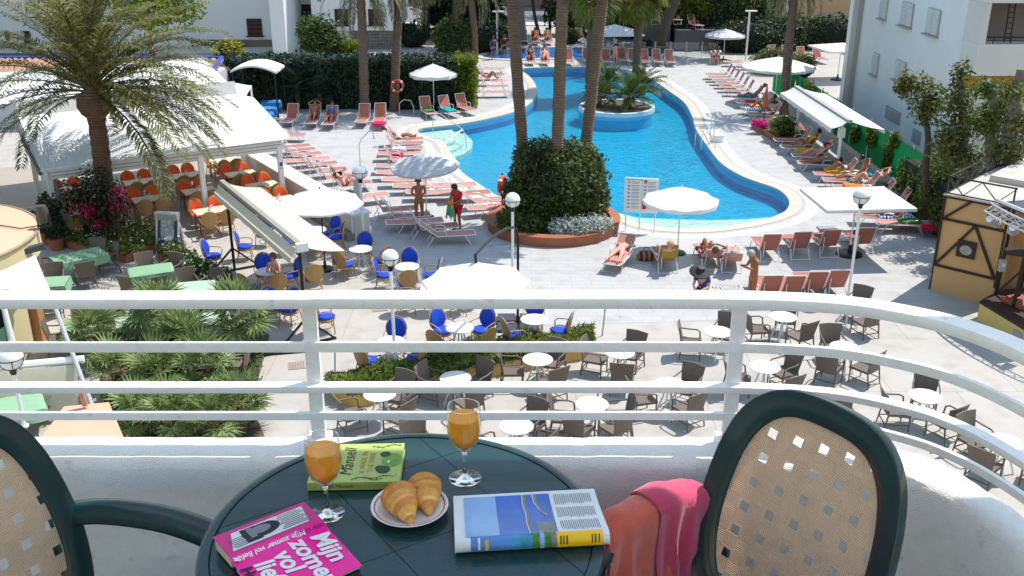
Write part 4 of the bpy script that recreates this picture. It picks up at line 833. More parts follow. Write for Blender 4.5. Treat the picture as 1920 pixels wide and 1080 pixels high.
def sqparasol(label, c, hx, hy, h, rise, rz, base=None, droop=.05):
    t = thing('square_parasol', label, 'parasol', c, rz); b = MB(); rows = []; n = 10
    for j in range(n+1):
        rows.append([(hx*(2*i/n-1), hy*(2*j/n-1), h + rise*(1-max(abs(2*i/n-1), abs(2*j/n-1)))) for i in range(n+1)])
    b.slab(rows, .02); b.build('canopy', CANVAS, t)
    b = MB(); e = [(-hx,-hy),(hx,-hy),(hx,hy),(-hx,hy),(-hx,-hy)]
    for p, q in zip(e, e[1:]): b.grid([[(p[0]*1.003,p[1]*1.003,h-.1),(q[0]*1.003,q[1]*1.003,h-.1)],[(p[0]*1.003,p[1]*1.003,h),(q[0]*1.003,q[1]*1.003,h)]])
    b.build('valance', CANVAS, t)
    for sx, sy in ((1,1),(-1,1),(-1,-1),(1,-1)): b = MB(); b.bar((0,0,h+rise-.05),(sx*hx*.98,sy*hy*.98,h-.03),.025); b.build('rib', WHITE, t)
    b = MB(); b.tube([(0,0,0),(0,0,h+rise)], .03, 8); b.build('pole', WHITE, t)
    b = MB(); b.lathe([(0,0),(.42,0),(.42,.06),(.36,.09),(.06,.1),(.05,.35),(0,.35)], 20); b.build('base', BLACKM, t); return t
c = G(1588,480); sqparasol('big square white parasol over the loungers facing the pool', c + Vector((.1,.1,0)), 1.42, 1.25, 1.93, .22, R(4))
sqparasol('square white parasol behind the fan palm skirts at the pool head', G(1150,112), 1.75, 1.6, 1.9, .55, R(8))
sqparasol('white square parasol in the upper right garden', G(1570,150), 1.5, 1.5, 2.0, .3, R(10))
# cantilever parasol
base = G(935,617); cp = G(893,512,2.62); t = thing('cantilever_parasol', 'big white octagonal cantilever parasol with curved dark arm', 'parasol', (base.x, base.y, 0))
off = Vector((cp.x-base.x, cp.y-base.y, 0)); r = 1.30; h = 2.42
b = MB(); rows = []
for rr, zz in ((.02,.46),(.35,.31),(.7,.14),(1,0)):
    rows.append([(off.x+cos(2*PI*k/32)*r*rr*(cos(PI/8)/cos(((k%4)/4-.5)*PI/4)), off.y+sin(2*PI*k/32)*r*rr*(cos(PI/8)/cos(((k%4)/4-.5)*PI/4)), h+zz-.05*rr*sin(PI*(k%4)/4)) for k in range(32)])
b.grid(rows[::-1], closed=True); b.build('canopy', CANVAS, t)
b = MB(); b.grid([[(x,y,z-.05) for x,y,z in rows[-1]], rows[-1]], closed=True); b.build('valance', CANVAS, t)
for k in range(8): q = 2*PI*k/8; b = MB(); b.bar((off.x,off.y,h+.4),(off.x+cos(q)*r*.97,off.y+sin(q)*r*.97,h-.03),.025); b.build('rib', BLACKM, t)
mast = Vector((.52, .3, 0)); tp = off + Vector((0,0,h+.42))
b = MB(); b.tube([mast, mast+Vector((0,0,1.6)), mast+Vector((0,0,2.5)), mast+Vector((-.05,0,2.75)), off.lerp(mast,.86)+Vector((0,0,2.93)), off.lerp(mast,.7)+Vector((0,0,3.05)), off.lerp(mast,.45)+Vector((0,0,3.14)), off.lerp(mast,.2)+Vector((0,0,3.14)), tp+Vector((-.02,0,.24)), tp], .035, 8); b.build('arm', BLACKM, t)
b = MB()
for sx, sy in ((0,1),(1,0)): b.bar(mast - Vector((sx*.6,sy*.6,-.04)), mast + Vector((sx*.6,sy*.6,.04)), .08, .06)
b.build('base_cross', BLACKM, t)
for sx in (-1,1):
    for sy in (-1,1): b = MB(); b.box((mast.x+sx*.31, mast.y+sy*.31, .05), (.5,.5,.09)); b.build('base_slab', mat('base_slab', (.05,.05,.055), .35), t)
# globe lamps
GLB = mat('opal_globe', (.80,.80,.78), .25, .03, 3); 
def globe(label, base, hgt, pr=.04, pm=None, rg=.23):
    t = thing('globe_lamp', label, 'street lamp', base)
    b = MB(); b.tube([(0,0,0),(0,0,hgt)], pr, 10); b.lathe([(0,0),(pr*2.2,0),(pr*2.2,.04),(pr,.06)], 12); b.build('pole', pm or WHITE, t)
    b = MB(); b.lathe([(0,0),(pr*1.3,0),(.08,.1),(.11,.13),(0,.14)], 12, (0,0,hgt)); b.build('collar', BLACKM, t)
    b = MB(); b.sphere((0,0,hgt+.12+rg), rg, 18, 12); b.build('globe', GLB, t)
    b = MB(); b.tube([(cos(2*PI*k/20)*(rg+.012), sin(2*PI*k/20)*(rg+.012), hgt+.12+rg) for k in range(20)], .009, 5, closed=True)
    for k in range(6):
        q = 2*PI*k/6; b.tube([(cos(q)*(rg+.012)*sin(a), sin(q)*(rg+.012)*sin(a), hgt+.12+rg-cos(a)*(rg+.012)) for a in [PI/2*j/5 for j in range(6)]], .008, 4)
    b.build('cage', BLACKM, t); return t
globe('globe lamp in front of the round planter bush', G(961,560), 2.65, rg=.215)
globe('globe lamp behind the handrail between the blue chairs', G(742,705), 2.75, rg=.205)
globe('globe lamp on a tall pole right of the square parasol', G(1590,560), 2.75)
globe('globe lamp on a thick grey pillar by the end of the white wall', G(682,452), 2.05, .05, rg=.24)
gp = thing('pillar', 'short grey pillar behind the globe lamp at the wall end', 'pillar', G(676,425)); b = MB(); b.box((-.06,.3,.8),(.26,.26,1.6)); b.build('shaft', mat('pillar_grey', (.40,.41,.40), .6), gp); b = MB(); b.box((-.06,.3,1.63),(.3,.3,.05)); b.build('cap', GREYC, gp)
globe('globe lamp behind the leaning white pole at the bottom left', G(46,800,.8), 1.2, rg=.25)
for px, py, h, lb in ((932,102,3.0,'slim grey lamp post with a flat head left of the paddling pool'),(1398,112,3.3,'slim white shower post in front of the far hedge'),(1441,60,2.2,'x')):
    if lb == 'x': continue
    t = thing('lamp_post', lb, 'post', G(px, py)); b = MB(); b.tube([(0,0,0),(0,0,h)], .07, 8); b.build('pole', ALU, t); b = MB(); b.box((.1,0,h+.03),(.8,.3,.08)); b.build('head', ALU, t)
sw = thing('shower', 'bent chrome shower pole between the two left lounger rows', 'shower', G(678,352)); b = MB(); b.tube([(0,0,0),(0,0,1.75),(.08,0,1.95),(.42,0,2.3),(.52,0,2.32),(.56,0,2.25),(.60,0,2.05)], .022, 7); b.build('pipe', STEEL, sw); b = MB(); b.lathe([(0,.0),(.05,0),(.03,.06),(0,.07)], 8, (.6,0,2.0)); b.build('shower_head', STEEL, sw); b = MB(); b.box((0,0,.02),(.6,.6,.04)); b.build('tray', GREYC, sw)
# rules board
P1 = G(1172,434); P2 = G(1226,437); rz = math.atan2((P2-P1).y, (P2-P1).x); wB = (P2-P1).length
bd = thing('rules_board', 'white pool rules board on three legs beside the round planter', 'sign', P1, rz)
b = MB(); b.box((wB/2,0,1.33),(wB+.16,.05,1.22)); b.build('panel', WHITE, bd)
for x in (0, wB*.48, wB): b = MB(); b.tube([(x,.03,0),(x,.03,1.95)], .022, 7); b.build('leg', ALU, bd)
PRG = mat('print_grey', (.36,.36,.41), .6, .1, 20); PRD = mat('print_dark', (.05,.05,.06), .6); PRR = mat('print_red', S(190,40,50), .6)
FONT = bpy.data.fonts.load('<builtin>') if '<builtin>' in [f.filepath for f in bpy.data.fonts] else None
def text(s, size, m, parent, loc, rot=(0,0,0), name='lettering', shear=0., ext=.0, sx=1., bold=0.):
    cu = bpy.data.curves.new(name, 'FONT'); cu.body = s; cu.size = size; cu.align_x = 'CENTER'; cu.align_y = 'CENTER'; cu.shear = shear; cu.extrude = ext; cu.offset = bold; cu.resolution_u = 3
    me = eval_mesh(bpy.data.objects.new('tmp', cu))
    me.materials.clear(); me.materials.append(m); o = link(name, me, parent); o.location = loc; o.rotation_euler = rot; o.scale = (sx, 1, 1); return o
b = MB(); W = wB + .06; random.seed(3)
for c_ in (0, 1):
    x0 = -.02 + c_*W*.52
    for k in range(8):
        z = 1.78 - k*.125; b.box((x0+.09,-.027,z),(.09,.004,.07)); b.box((x0+W*.30,-.027,z+.02),(W*.26,.004,.03)); b.box((x0+W*.29,-.027,z-.03),(W*.22,.004,.022))
b.build('print', PRG, bd)
b = MB(); b.box((W*.6,-.031,1.84),(.1,.004,.08)); b.build('print', PRR, bd); b = MB(); b.box((W*.58,-.031,.92),(.14,.004,.14)); b.build('print', PRR, bd); b = MB(); b.box((W*.86,-.031,.9),(.18,.004,.06)); b.box((W*.53,-.031,1.05),(.05,.004,.1)); b.box((W/2-.02,-.031,1.33),(.006,.003,1.1)); b.build('print', PRD, bd)
text('NORMAS PISCINA', .075, PRD, bd, (W*.24,-.032,1.88), (R(90),0,0))
# A-frame menu board
P1 = G(322,470); af = thing('menu_board', 'A-frame menu board with dark border beside the bougainvillea palm', 'sign', P1, R(-8))
for s_, nm in ((0,'front_panel'),(1,'rear_panel')):
    f = MB(); f.M = Matrix.Rotation(R(-16 if not s_ else 16), 4, 'X'); y = -.30 if not s_ else .30
    f.M = Matrix.Translation((0, y, 0)) @ f.M; f.box((0,0,.72),(.72,.03,1.25)); o = f.build(nm, mat('board_slate', S(48,62,78), .4) if not s_ else GREYC, af)
    f = MB(); f.M = Matrix.Translation((0, y, 0)) @ Matrix.Rotation(R(-16 if not s_ else 16), 4, 'X')
    for x in (-.37,.37): f.box((x,0,.68),(.05,.05,1.36))
    f.box((0,0,1.36),(.79,.05,.05)); f.box((0,0,.1),(.74,.04,.04)); f.build('frame', ALU, o)
    if not s_:
        f = MB(); f.M = Matrix.Translation((0, y-.018, 0)) @ Matrix.Rotation(R(-16), 4, 'X'); f.box((0,0,.85),(.46,.006,.8)); f.build('photo', mat('menu_photo', (.36,.38,.38), .5, .9, 9), o)
        f = MB(); f.M = Matrix.Translation((0, y-.024, 0)) @ Matrix.Rotation(R(-16), 4, 'X'); f.box((.06,0,.42),(.24,.006,.34)); f.build('paper', WHITE, o)
# lifebuoys
BUOY = mat('orange_buoy', S(214,78,50), .55, .06, 5)
for px, py, hgt, rz, lb in ((747,212,1.45,15,'orange lifebuoy on a short red post in front of the hedge'),(942,404,1.15,70,'orange lifebuoy on a red post at the pool edge by the planter')):
    t = thing('lifebuoy', lb, 'lifebuoy', G(px, py) + Vector((0,0,hgt)), R(rz)); b = MB()
    b.tube([(cos(2*PI*k/24)*.3, 0, sin(2*PI*k/24)*.3) for k in range(24)], .085, 8, closed=True, flat=.75); b.build('ring', BUOY, t)
    for q in range(4): a = PI/4+q*PI/2; b = MB(); b.tube([(cos(a-.12)*.3,0,sin(a-.12)*.3),(cos(a)*.3,0,sin(a)*.3),(cos(a+.12)*.3,0,sin(a+.12)*.3)], .091, 8, flat=.76); b.build('band', WHITE, t)
    p = thing('buoy_post', 'red post carrying the ' + lb.split(' on ')[0] + (' by the hedge' if px < 800 else ' by the planter'), 'post', G(px, py) + Vector((0,.12,0)))
    b = MB(); b.tube([(0,0,0),(0,0,hgt+.42 if px > 800 else hgt-.2)], .035, 7); b.build('shaft', mat('red_post', S(150,44,34), .5), p); b = MB(); b.tube([(0,0,hgt),(0,-.14,hgt+.06)], .02); b.build('hook', STEEL, p)
# pool handrail and ladders
hr_ = thing('pool_handrail', 'chrome handrail running down the pale pool steps', 'handrail', G(812,246)); q = [G(812,250)-hr_.location, G(812,250)-hr_.location+Vector((0,0,.85)), G(816,249)-hr_.location+Vector((0.1,0,.95)), G(822,249)-hr_.location+Vector((.1,0,.95)), G(868,256)-hr_.location+Vector((0,0,.35)), G(873,262)-hr_.location+Vector((0,0,.2)), G(874,263)-hr_.location+Vector((0,0,-.4))]
b = MB(); b.tube(q, .022, 8); b.build('tube', STEEL, hr_); b = MB(); b.tube([q[4], q[4] + Vector((-.75,-1.0,-.35))], .02, 7); b.build('brace', STEEL, hr_)
for px, py, rz, lb in ((1247,166,200,'chrome pool ladder beyond the island planter'),(1325,277,205,'chrome pool ladder at the bend of the pool on the right')):
    t = thing('pool_ladder', lb, 'ladder', G(px, py), R(rz))
    for s_ in (-1,1): b = MB(); b.tube([(.5,s_*.25,0),(.5,s_*.25,.55),(.42,s_*.25,.75),(.25,s_*.25,.8),(.08,s_*.25,.72),(-.3,s_*.25,.1),(-.32,s_*.25,-.7)], .022, 8); b.build('rail', STEEL, t)
    for z in (-.2,-.45,-.65): b = MB(); b.box((-.32,0,z),(.08,.5,.03)); b.build('step', STEEL, t)
t = thing('pool_hoist', 'pair of upright chrome posts beside the right pool ladder', 'post', G(1331,270)); b = MB()
for x in (0,.16): b.tube([(x,0,0),(x,0,1.3),(x+.08-x,0,1.36)], .025, 7)
b.build('tube', STEEL, t)
t = thing('pump_box', 'small white box on the deck beside the pool ladder', 'box', G(1346,266)); b = MB(); b.box((0,0,.16),(.42,.42,.32)); b.build('case', WHITE, t); b = MB(); b.box((0,0,.34),(.45,.45,.04)); b.build('lid', WHITE, t)
t = thing('hose_stand', 'curved steel bike-rack style hoop under the lifebuoy by the hedge', 'stand', G(762,215)); b = MB(); b.tube([(-.35,0,0),(-.35,0,.6),(-.1,0,.8),(.25,0,.75),(.4,0,.4),(.4,0,0)], .025, 7); b.build('hoop', STEEL, t); b = MB(); b.bar((-.4,0,.02),(.45,0,.02),.05); b.build('foot', STEEL, t)
# glass screen in front of the far loungers
gf = thing('glass_fence', 'clear glass fence behind the far lounger row', 'fence', G(960,104)); gl = bpy.data.materials.new('fence_glass'); gl.use_nodes = True; N, nd, L, B = nodes(gl); nd.remove(B)
T = nd.new('ShaderNodeBsdfTransparent'); T.inputs[0].default_value = (.86,.92,.92,1); Gg = nd.new('ShaderNodeBsdfGlossy'); Gg.inputs['Roughness'].default_value = .02; mx = nd.new('ShaderNodeMixShader'); mx.inputs[0].default_value = .06; L(T.outputs[0], mx.inputs[1]); L(Gg.outputs[0], mx.inputs[2]); L(mx.outputs[0], nd['Material Output'].inputs[0])
a, c = G(1110,106)-gf.location, G(1345,108)-gf.location
for k in range(8):
    p, q = a.lerp(c, k/8), a.lerp(c, (k+.97)/8); b = MB(); b.bar(p+Vector((0,0,.55)), q+Vector((0,0,.55)), .012, 1.0); b.build('glass_panel', gl, gf); b = MB(); b.tube([p, p+Vector((0,0,1.1))], .025, 6); b.build('post', ALU, gf)
# manhole grates and poles in the terrace
for px, py, lb in ((557,686,'small square drain grate in the paving left of the planter'),(712,579,'small square drain grate just under the handrail')):
    g = G(px, py); t = thing('drain_grate', lb, 'grate', g, .25); b = MB(); b.box((0,0,.012),(.42,.42,.02)); b.build('frame', mat('grate_frame', (.38,.32,.28), .7), t); b = MB()
    for k in range(6): b.box((-.16+k*.064,0,.026),(.03,.36,.012))
    b.build('bar', mat('grate_bar', (.26,.2,.17), .7), t)
for px, py, lb in ((628,706,'short grey stake at the left planter end'),(1129,630,'short grey stake at the right planter end')):
    t = thing('stake', lb, 'stake', G(px, py)); b = MB(); b.tube([(0,0,0),(.05,0,.75)], .02, 6); b.build('rod', GREYC, t); b = MB(); b.lathe([(0,0),(.04,0),(.03,.04),(0,.05)], 8, (.05,0,.74)); b.build('cap', GREYC, t)
fr_ = thing('floor_bar', 'low dark steel frame lying on the paving beside the left post', 'frame', G(540,664)); b = MB(); b.bar((-1.3,-.25,.04),(.8,.18,.04),.06); b.bar((-1.2,.1,.04),(.75,.42,.04),.05)
for k in range(5): b.bar((-1.2+.45*k,-.22+.09*k,.04),(-1.15+.45*k,.12+.08*k,.04),.03)
b.build('bar', BLACKM, fr_)
# towels on loungers
def towel(label, px, py, rz, w_, l_, m, h=.40): 
    p = G(px, py, h); return draped('towel', label, Vector((p.x, p.y, 0)), R(rz), w_, l_, .08, m, h, None, int(px), 'towel', .2)
TQ = cloth('turquoise_towel', S(20,150,160), .1); RDT = cloth('red_towel', S(200,20,50), .1); YL = cloth('yellow_towel', S(214,160,20), .1); WT = cloth('white_towel', (.7,.7,.72), .1); PKT = cloth('pink_towel', S(220,30,90), .1); GRT_ = cloth('green_towel', S(70,120,60), .1)
STR = striped('striped_towel', [S(196,110,110), S(230,200,190), S(150,60,90), S(226,150,110)], 5); BLS = striped('blue_print_towel', [S(60,110,200), (.7,.75,.8), S(30,50,160), (.6,.7,.75)], 4, 'Y')
ZEB = bpy.data.materials.new('zebra_print'); ZEB.use_nodes = True; N, nd, L, B = nodes(ZEB); tc = nd.new('ShaderNodeTexCoord'); wv = nd.new('ShaderNodeTexWave'); wv.inputs['Scale'].default_value = 3.2; wv.inputs['Distortion'].default_value = 5; wv.inputs['Detail'].default_value = 2
rp = nd.new('ShaderNodeValToRGB'); rp.color_ramp.interpolation = 'CONSTANT'; rp.color_ramp.elements[0].color = (.01,.01,.012,1); rp.color_ramp.elements[1].position = .5; rp.color_ramp.elements[1].color = (.75,.75,.75,1); L(tc.outputs['Object'], wv.inputs[0]); L(wv.outputs[0], rp.inputs[0]); L(rp.outputs[0], B.inputs['Base Color'])
for a in (('turquoise towel on the first towel covered lounger',1402,178,86,.5,1.1,TQ),('pink towel beside the turquoise towel',1408,188,86,.4,.6,PKT),('mustard towel draped on the third towel covered lounger',1422,197,86,.5,.8,YL),('blue printed towel in front of the mustard towel',1420,203,86,.5,1.2,BLS),('white towel on the stack beside the pool steps',748,277,94,.45,.6,WT),('red towel on the stack beside the pool steps',744,288,94,.45,.5,RDT),('bright pink towel draped over the foot of a lounger below the hedge',711,229,0,.62,.6,PKT),('green towel on the lounger left of the white parasol',800,203,18,.5,1.3,GRT_),('turquoise towel on the lounger right of the white parasol',838,203,26,.5,1.4,TQ),('yellow towel by the green fence in the awning shade',1515,279,86,.5,1.1,YL),('yellow striped towel on the lounger near the awning post',1578,318,86,.55,1.3,YL),('turquoise towel behind the reclining man by the fence',1645,327,86,.5,.6,TQ),('small turquoise towel under the knees of the reclining man',1603,337,86,.45,.5,TQ),('blue printed towel in the shade of the square parasol',1680,402,88,.55,1.2,BLS),('teal towel on the lounger behind the awning post',1545,300,86,.5,1.0,TQ),('white patterned towel over a lounger back by the fence',1612,322,86,.5,.5,WT),('orange towel crumpled on a lounger by the fence',1600,346,86,.5,.7,cloth('orange_beach_towel', S(220,120,40), .1)),('green and white towel on the lounger at the stage corner',1706,412,86,.5,.7,GRT_),('red towel on the nearest lounger by the fence',1742,424,80,.45,.5,RDT),('dark towel hanging over the rightmost pool row lounger',1618,434,0,.6,.4,mat('navy_towel', S(28,28,44), .8),.62),('dark red towel under the sunbather right of the child',1330,470,0,.7,.9,mat('wine_towel', S(120,24,44), .8)),('grey jacket thrown over the third lounger of the pool row',1552,427,0,.6,.4,mat('grey_jacket', S(150,150,156), .8),.6)): towel(*a)
zt = G(1368,545,.02); draped('towel', 'black and white zebra towel lying on the deck', Vector((zt.x,zt.y,0)), .2, .95, .8, .02, ZEB, .03, None, 4, 'towel')
st_ = G(1163,476,.39); draped('towel', 'pink and orange striped towel under the prone sunbather', Vector((st_.x, st_.y,0)), R(-22), .56, 1.25, .06, STR, .375, None, 5, 'towel')
yt = G(1256,460,.9); draped('towel', 'olive yellow towel hung over the back of the shaded lounger', Vector((yt.x,yt.y,0)), 0, .48, .10, .40, mat('olive_towel', S(150,134,40), .85), .92, None, 6, 'towel', .02)
bg_ = thing('beach_bag', 'small patterned beach bag lying in the parasol shadow', 'bag', G(1211,487)); b = MB(); b.lathe([(0,0),(.2,.02),(.24,.14),(.18,.26),(.1,.29),(0,.28)], 12, sx=1.3); b.build('body', striped('bag_print', [S(120,40,50), S(150,130,50), S(70,30,60)], 6), bg_); b = MB(); b.tube([(-.12,0,.26),(-.06,0,.42),(.06,0,.42),(.12,0,.26)], .015); b.build('handle', BLACKM, bg_)
gb = thing('green_stool', 'low lime green pad under the seated child', 'pad', G(1316,556)); b = MB(); b.box((0,0,.12),(.62,.4,.1)); b.build('pad', mat('lime_pad', S(170,200,70), .7), gb); b = MB(); b.box((0,0,.035),(.5,.3,.07)); b.build('base', BLACKM, gb)
cp_ = thing('closed_parasol', 'closed red parasol among the towel covered loungers', 'parasol', G(1431,240)); b = MB(); b.tube([(0,0,0),(0,0,2.2)], .025); b.build('pole', mat('purple_pole', S(110,20,60), .5), cp_); b = MB(); b.lathe([(.03,1.0),(.14,1.1),(.12,1.5),(.04,2.1),(0,2.15)], 10); b.build('canopy', mat('red_folded_cloth', S(190,90,74), .8), cp_)
# ------------------------------------------------------------------ vegetation
def mesh_np(name, V, nq, m, parent=None, smooth=False):
    me = bpy.data.meshes.new(name); V = V.reshape(-1, 3).astype(np.float32); n = len(V)//nq
    me.vertices.add(len(V)); me.vertices.foreach_set('co', V.ravel()); me.loops.add(len(V)); me.loops.foreach_set('vertex_index', np.arange(len(V), dtype=np.int32))
    me.polygons.add(n); me.polygons.foreach_set('loop_start', np.arange(0, len(V), nq, dtype=np.int32)); me.polygons.foreach_set('loop_total', np.full(n, nq, dtype=np.int32))
    me.materials.append(m); me.update(calc_edges=True); return link(name, me, parent) if parent is not False else me
def leafquads(c, nrm, size, asp=.45, rg=None):
    rg = rg or rng; n = len(c); r = rg.normal(size=(n, 3)); t = np.cross(nrm, r); t /= np.linalg.norm(t, axis=1, keepdims=True) + 1e-9
    bt = np.cross(nrm, t); bt /= np.linalg.norm(bt, axis=1, keepdims=True) + 1e-9; s = size * rg.uniform(.45, 1.55, (n, 1))
    return np.stack([c - t*s*.5, c + bt*s*asp*.5, c + t*s*.5, c - bt*s*asp*.5], 1)
def cloud(name, blobs, n, size, m, parent, asp=.5, inner=.55, seed=0, flat=None):
    rg = np.random.default_rng(seed + len(blobs)*13); w_ = np.array([b_[1][0]*b_[1][1] + b_[1][0]*b_[1][2] for b_ in blobs]); k = rg.choice(len(blobs), n, p=w_/w_.sum())
    C_ = np.array([b_[0] for b_ in blobs])[k]; S_ = np.array([b_[1] for b_ in blobs])[k]
    d = rg.normal(size=(n, 3)); d /= np.linalg.norm(d, axis=1, keepdims=True); rad = inner + (1.04-inner)*rg.uniform(0, 1, (n, 1))**.6
    lump = 1 + .2*np.sin(d[:, :1]*7 + C_[:, :1]*3)*np.sin(d[:, 1:2]*6 + 2)*np.sin(d[:, 2:3]*8)
    c = C_ + d*S_*rad*lump
    if flat is not None: c[:, 2] = np.maximum(c[:, 2], flat + rg.uniform(0, .15, n))
    nr = d*.6 + rg.normal(size=(n, 3))*.6 + np.array([0, 0, .35]); nr /= np.linalg.norm(nr, axis=1, keepdims=True)
    return mesh_np(name, leafquads(c, nr, size, asp, rg), 4, m, parent)
def boxcloud(name, L, D, H, n, size, m, parent, seed=0, x0=0, rough=.12):
    rg = np.random.default_rng(seed); a = [L*H, L*H, L*D, D*H, D*H]; k = rg.choice(5, n, p=np.array(a)/sum(a)); u, v = rg.uniform(0, 1, n), rg.uniform(0, 1, n)
    P = np.zeros((n, 3)); N_ = np.zeros((n, 3))
    for f, (ax, sg) in enumerate(((1,-1),(1,1),(2,1),(0,-1),(0,1))):
        q = k == f
        if ax == 1: P[q] = np.stack([u[q]*L, np.full(q.sum(), D/2*sg), v[q]*H], 1)
        elif ax == 2: P[q] = np.stack([u[q]*L, (v[q]-.5)*D, np.full(q.sum(), H)], 1)
        else: P[q] = np.stack([np.full(q.sum(), L if sg > 0 else 0), (u[q]-.5)*D, v[q]*H], 1)
        N_[q, ax] = sg
    bump = (np.sin(P[:, :1]*2.7 + P[:, 2:3]*3.1) + np.sin(P[:, :1]*6.1 - P[:, 2:3]*5 + P[:, 1:2]*4))*.5
    P += N_*(bump*rough - rg.uniform(0, .3, (n, 1))) + rg.normal(size=(n, 3))*.05; P[:, 0] += x0; P[:, 2] = np.maximum(P[:, 2], .03)
    nr = N_*.7 + rg.normal(size=(n, 3))*.6 + np.array([0, 0, .4]); nr /= np.linalg.norm(nr, axis=1, keepdims=True)
    return mesh_np(name, leafquads(P, nr, size, .5, rg), 4, m, parent)
LDARK = leafmat('leaf_dark', (.012,.026,.010), (.035,.062,.020), .25, vs=1.5); LMIDG = leafmat('leaf_mid', (.03,.06,.012), (.12,.18,.032), .5, vs=1.2); LBRIGHT = leafmat('leaf_bright', (.06,.10,.008), (.24,.27,.022), .55, vs=1.5)
LBUSH = leafmat('leaf_bush', (.020,.038,.008), (.115,.15,.024), .42, vs=1.6); LHEDGE = leafmat('leaf_hedge', (.012,.030,.018), (.040,.075,.040), .25, vs=1.0); LSILV = leafmat('leaf_silver', (.26,.31,.27), (.50,.55,.50), .2, vs=3)
LPALM = leafmat('leaf_palm', (.085,.092,.036), (.25,.24,.13), .3, vs=.8); LPALMB = leafmat('leaf_big_palm', (.11,.12,.034), (.36,.35,.15), .5, vs=.8); LPALM2 = leafmat('leaf_palm_green', (.035,.055,.014), (.12,.135,.045), .3, vs=.8); LFAN = leafmat('leaf_fan', (.095,.145,.042), (.32,.39,.15), .35, vs=1.5); LDRY = leafmat('leaf_dry', (.22,.13,.05), (.36,.25,.10), .3, vs=1.5)
LSKIRT = leafmat('leaf_skirt', (.12,.15,.030), (.36,.36,.08), .6, vs=.9, third=(.46,.26,.08)); LIVY = leafmat('leaf_ivy', (.04,.08,.012), (.17,.22,.035), .5, vs=2); LGRASS = leafmat('leaf_ground', (.065,.105,.014), (.23,.28,.055), .5, vs=2.5); LOLIVE = leafmat('leaf_olive', (.045,.07,.014), (.19,.21,.055), .5, vs=1.2)
FLW = leafmat('flower_white', (.55,.55,.50), (.75,.75,.72), .3); FLR = leafmat('flower_magenta', S(120,10,40), S(226,50,110), .3); FLP = leafmat('flower_pink', S(190,20,110), S(236,70,170), .3)
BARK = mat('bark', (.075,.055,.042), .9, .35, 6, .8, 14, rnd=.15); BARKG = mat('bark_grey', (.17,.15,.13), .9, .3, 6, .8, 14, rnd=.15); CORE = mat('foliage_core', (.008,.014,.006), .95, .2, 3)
SOIL = mat('soil', (.10,.07,.05), .95, .3, 8, .6, 20)
def ptrunk(nm, col):
    m = mat(nm, col, .9, .25, 5, .5, 20, rnd=.1); N, nd, L, B = nodes(m); tc = nd.new('ShaderNodeTexCoord'); wv = nd.new('ShaderNodeTexWave'); wv.bands_direction = 'Z'; wv.inputs['Scale'].default_value = 3.4; wv.inputs['Distortion'].default_value = 2.2; wv.inputs['Detail'].default_value = 3; wv.inputs['Detail Scale'].default_value = 2
    L(tc.outputs['Object'], wv.inputs[0]); bp = nd.new('ShaderNodeBump'); bp.inputs['Strength'].default_value = .8; bp.inputs['Distance'].default_value = .05; L(wv.outputs[1], bp.inputs['Height']); L(bp.outputs[0], B.inputs['Normal'])
    mr = nd.new('ShaderNodeMapRange'); mr.inputs[3].default_value = .84; mr.inputs[4].default_value = 1.08; L(wv.outputs[1], mr.inputs[0]); v2 = nd.new('ShaderNodeVectorMath'); v2.operation = 'SCALE'; L(nd[m['vm']].outputs[0], v2.inputs[0]); L(mr.outputs[0], v2.inputs['Scale']); L(v2.outputs[0], B.inputs['Base Color']); return m
PTR = ptrunk('palm_trunk', (.15,.085,.055)); PTR2 = ptrunk('palm_trunk_grey', (.175,.122,.088))
def ringtrunk(b, pts, r, n=12, step=.11, amp=.05):
    P = catmull(pts, 10, False); out = []; rs = []; m = len(P)
    for i, p in enumerate(P): f = i/(m-1); rr = r[0] + (r[1]-r[0])*f; out.append(p); rs.append(rr*(1 + (amp if i % 2 else -amp)))
    b.tube(out, rs, n)
# date palm fronds
def frond_me(L, a0, bend, npair, ll, m, seed, wd=.035, curl=.25):
    rg = np.random.default_rng(seed); s = np.linspace(0, 1, 40); ang = np.radians(a0) - np.radians(bend)*s**1.35; ds = L/39
    x = np.concatenate([[0], np.cumsum(np.cos(ang[:-1])*ds)]); z = np.concatenate([[0], np.cumsum(np.sin(ang[:-1])*ds)]); b = MB()
    b.tube([(x[i], .015*sin(i), z[i]) for i in range(0, 40, 3)], [max(.045*(1-i/40)*L/4.2, .006) for i in range(0, 40, 3)], 5, flat=.6)
    V = []
    for k in range(npair):
        f = .16 + .84*k/(npair-1); i = min(int(f*39), 38); p = np.array([x[i], 0, z[i]]); t = np.array([cos(ang[i]), 0, sin(ang[i])]); up = np.array([-t[2], 0, t[0]])
        l = ll*(sin(PI*(.12+.80*f))**.7)*rg.uniform(.85, 1.12)
        for sg in (-1, 1):
            d = t*rg.uniform(.62,.85) + np.array([0, sg*.75, 0]) + up*rg.uniform(.05,.45); d /= np.linalg.norm(d); w_ = np.cross(d, up); w_ /= np.linalg.norm(w_)
            mid = p + d*l*.5; tip = p + d*l + np.array([0, 0, -l*curl*rg.uniform(.5, 1.6)]); V += [p - w_*wd*.3, mid - w_*wd*.5 , tip, mid + w_*wd*.5]
    me = mesh_np('frond', np.array(V), 4, m, False); bm = bmesh.new(); bm.from_mesh(me); o = MB(); me2 = bpy.data.meshes.new('frond'); b2 = bmesh.new(); 
    me2.from_pydata(b.v, [], b.f); b2.from_mesh(me2); b2.free(); bm.from_mesh(me2); bm.to_mesh(me); bm.free(); bpy.data.meshes.remove(me2); return me
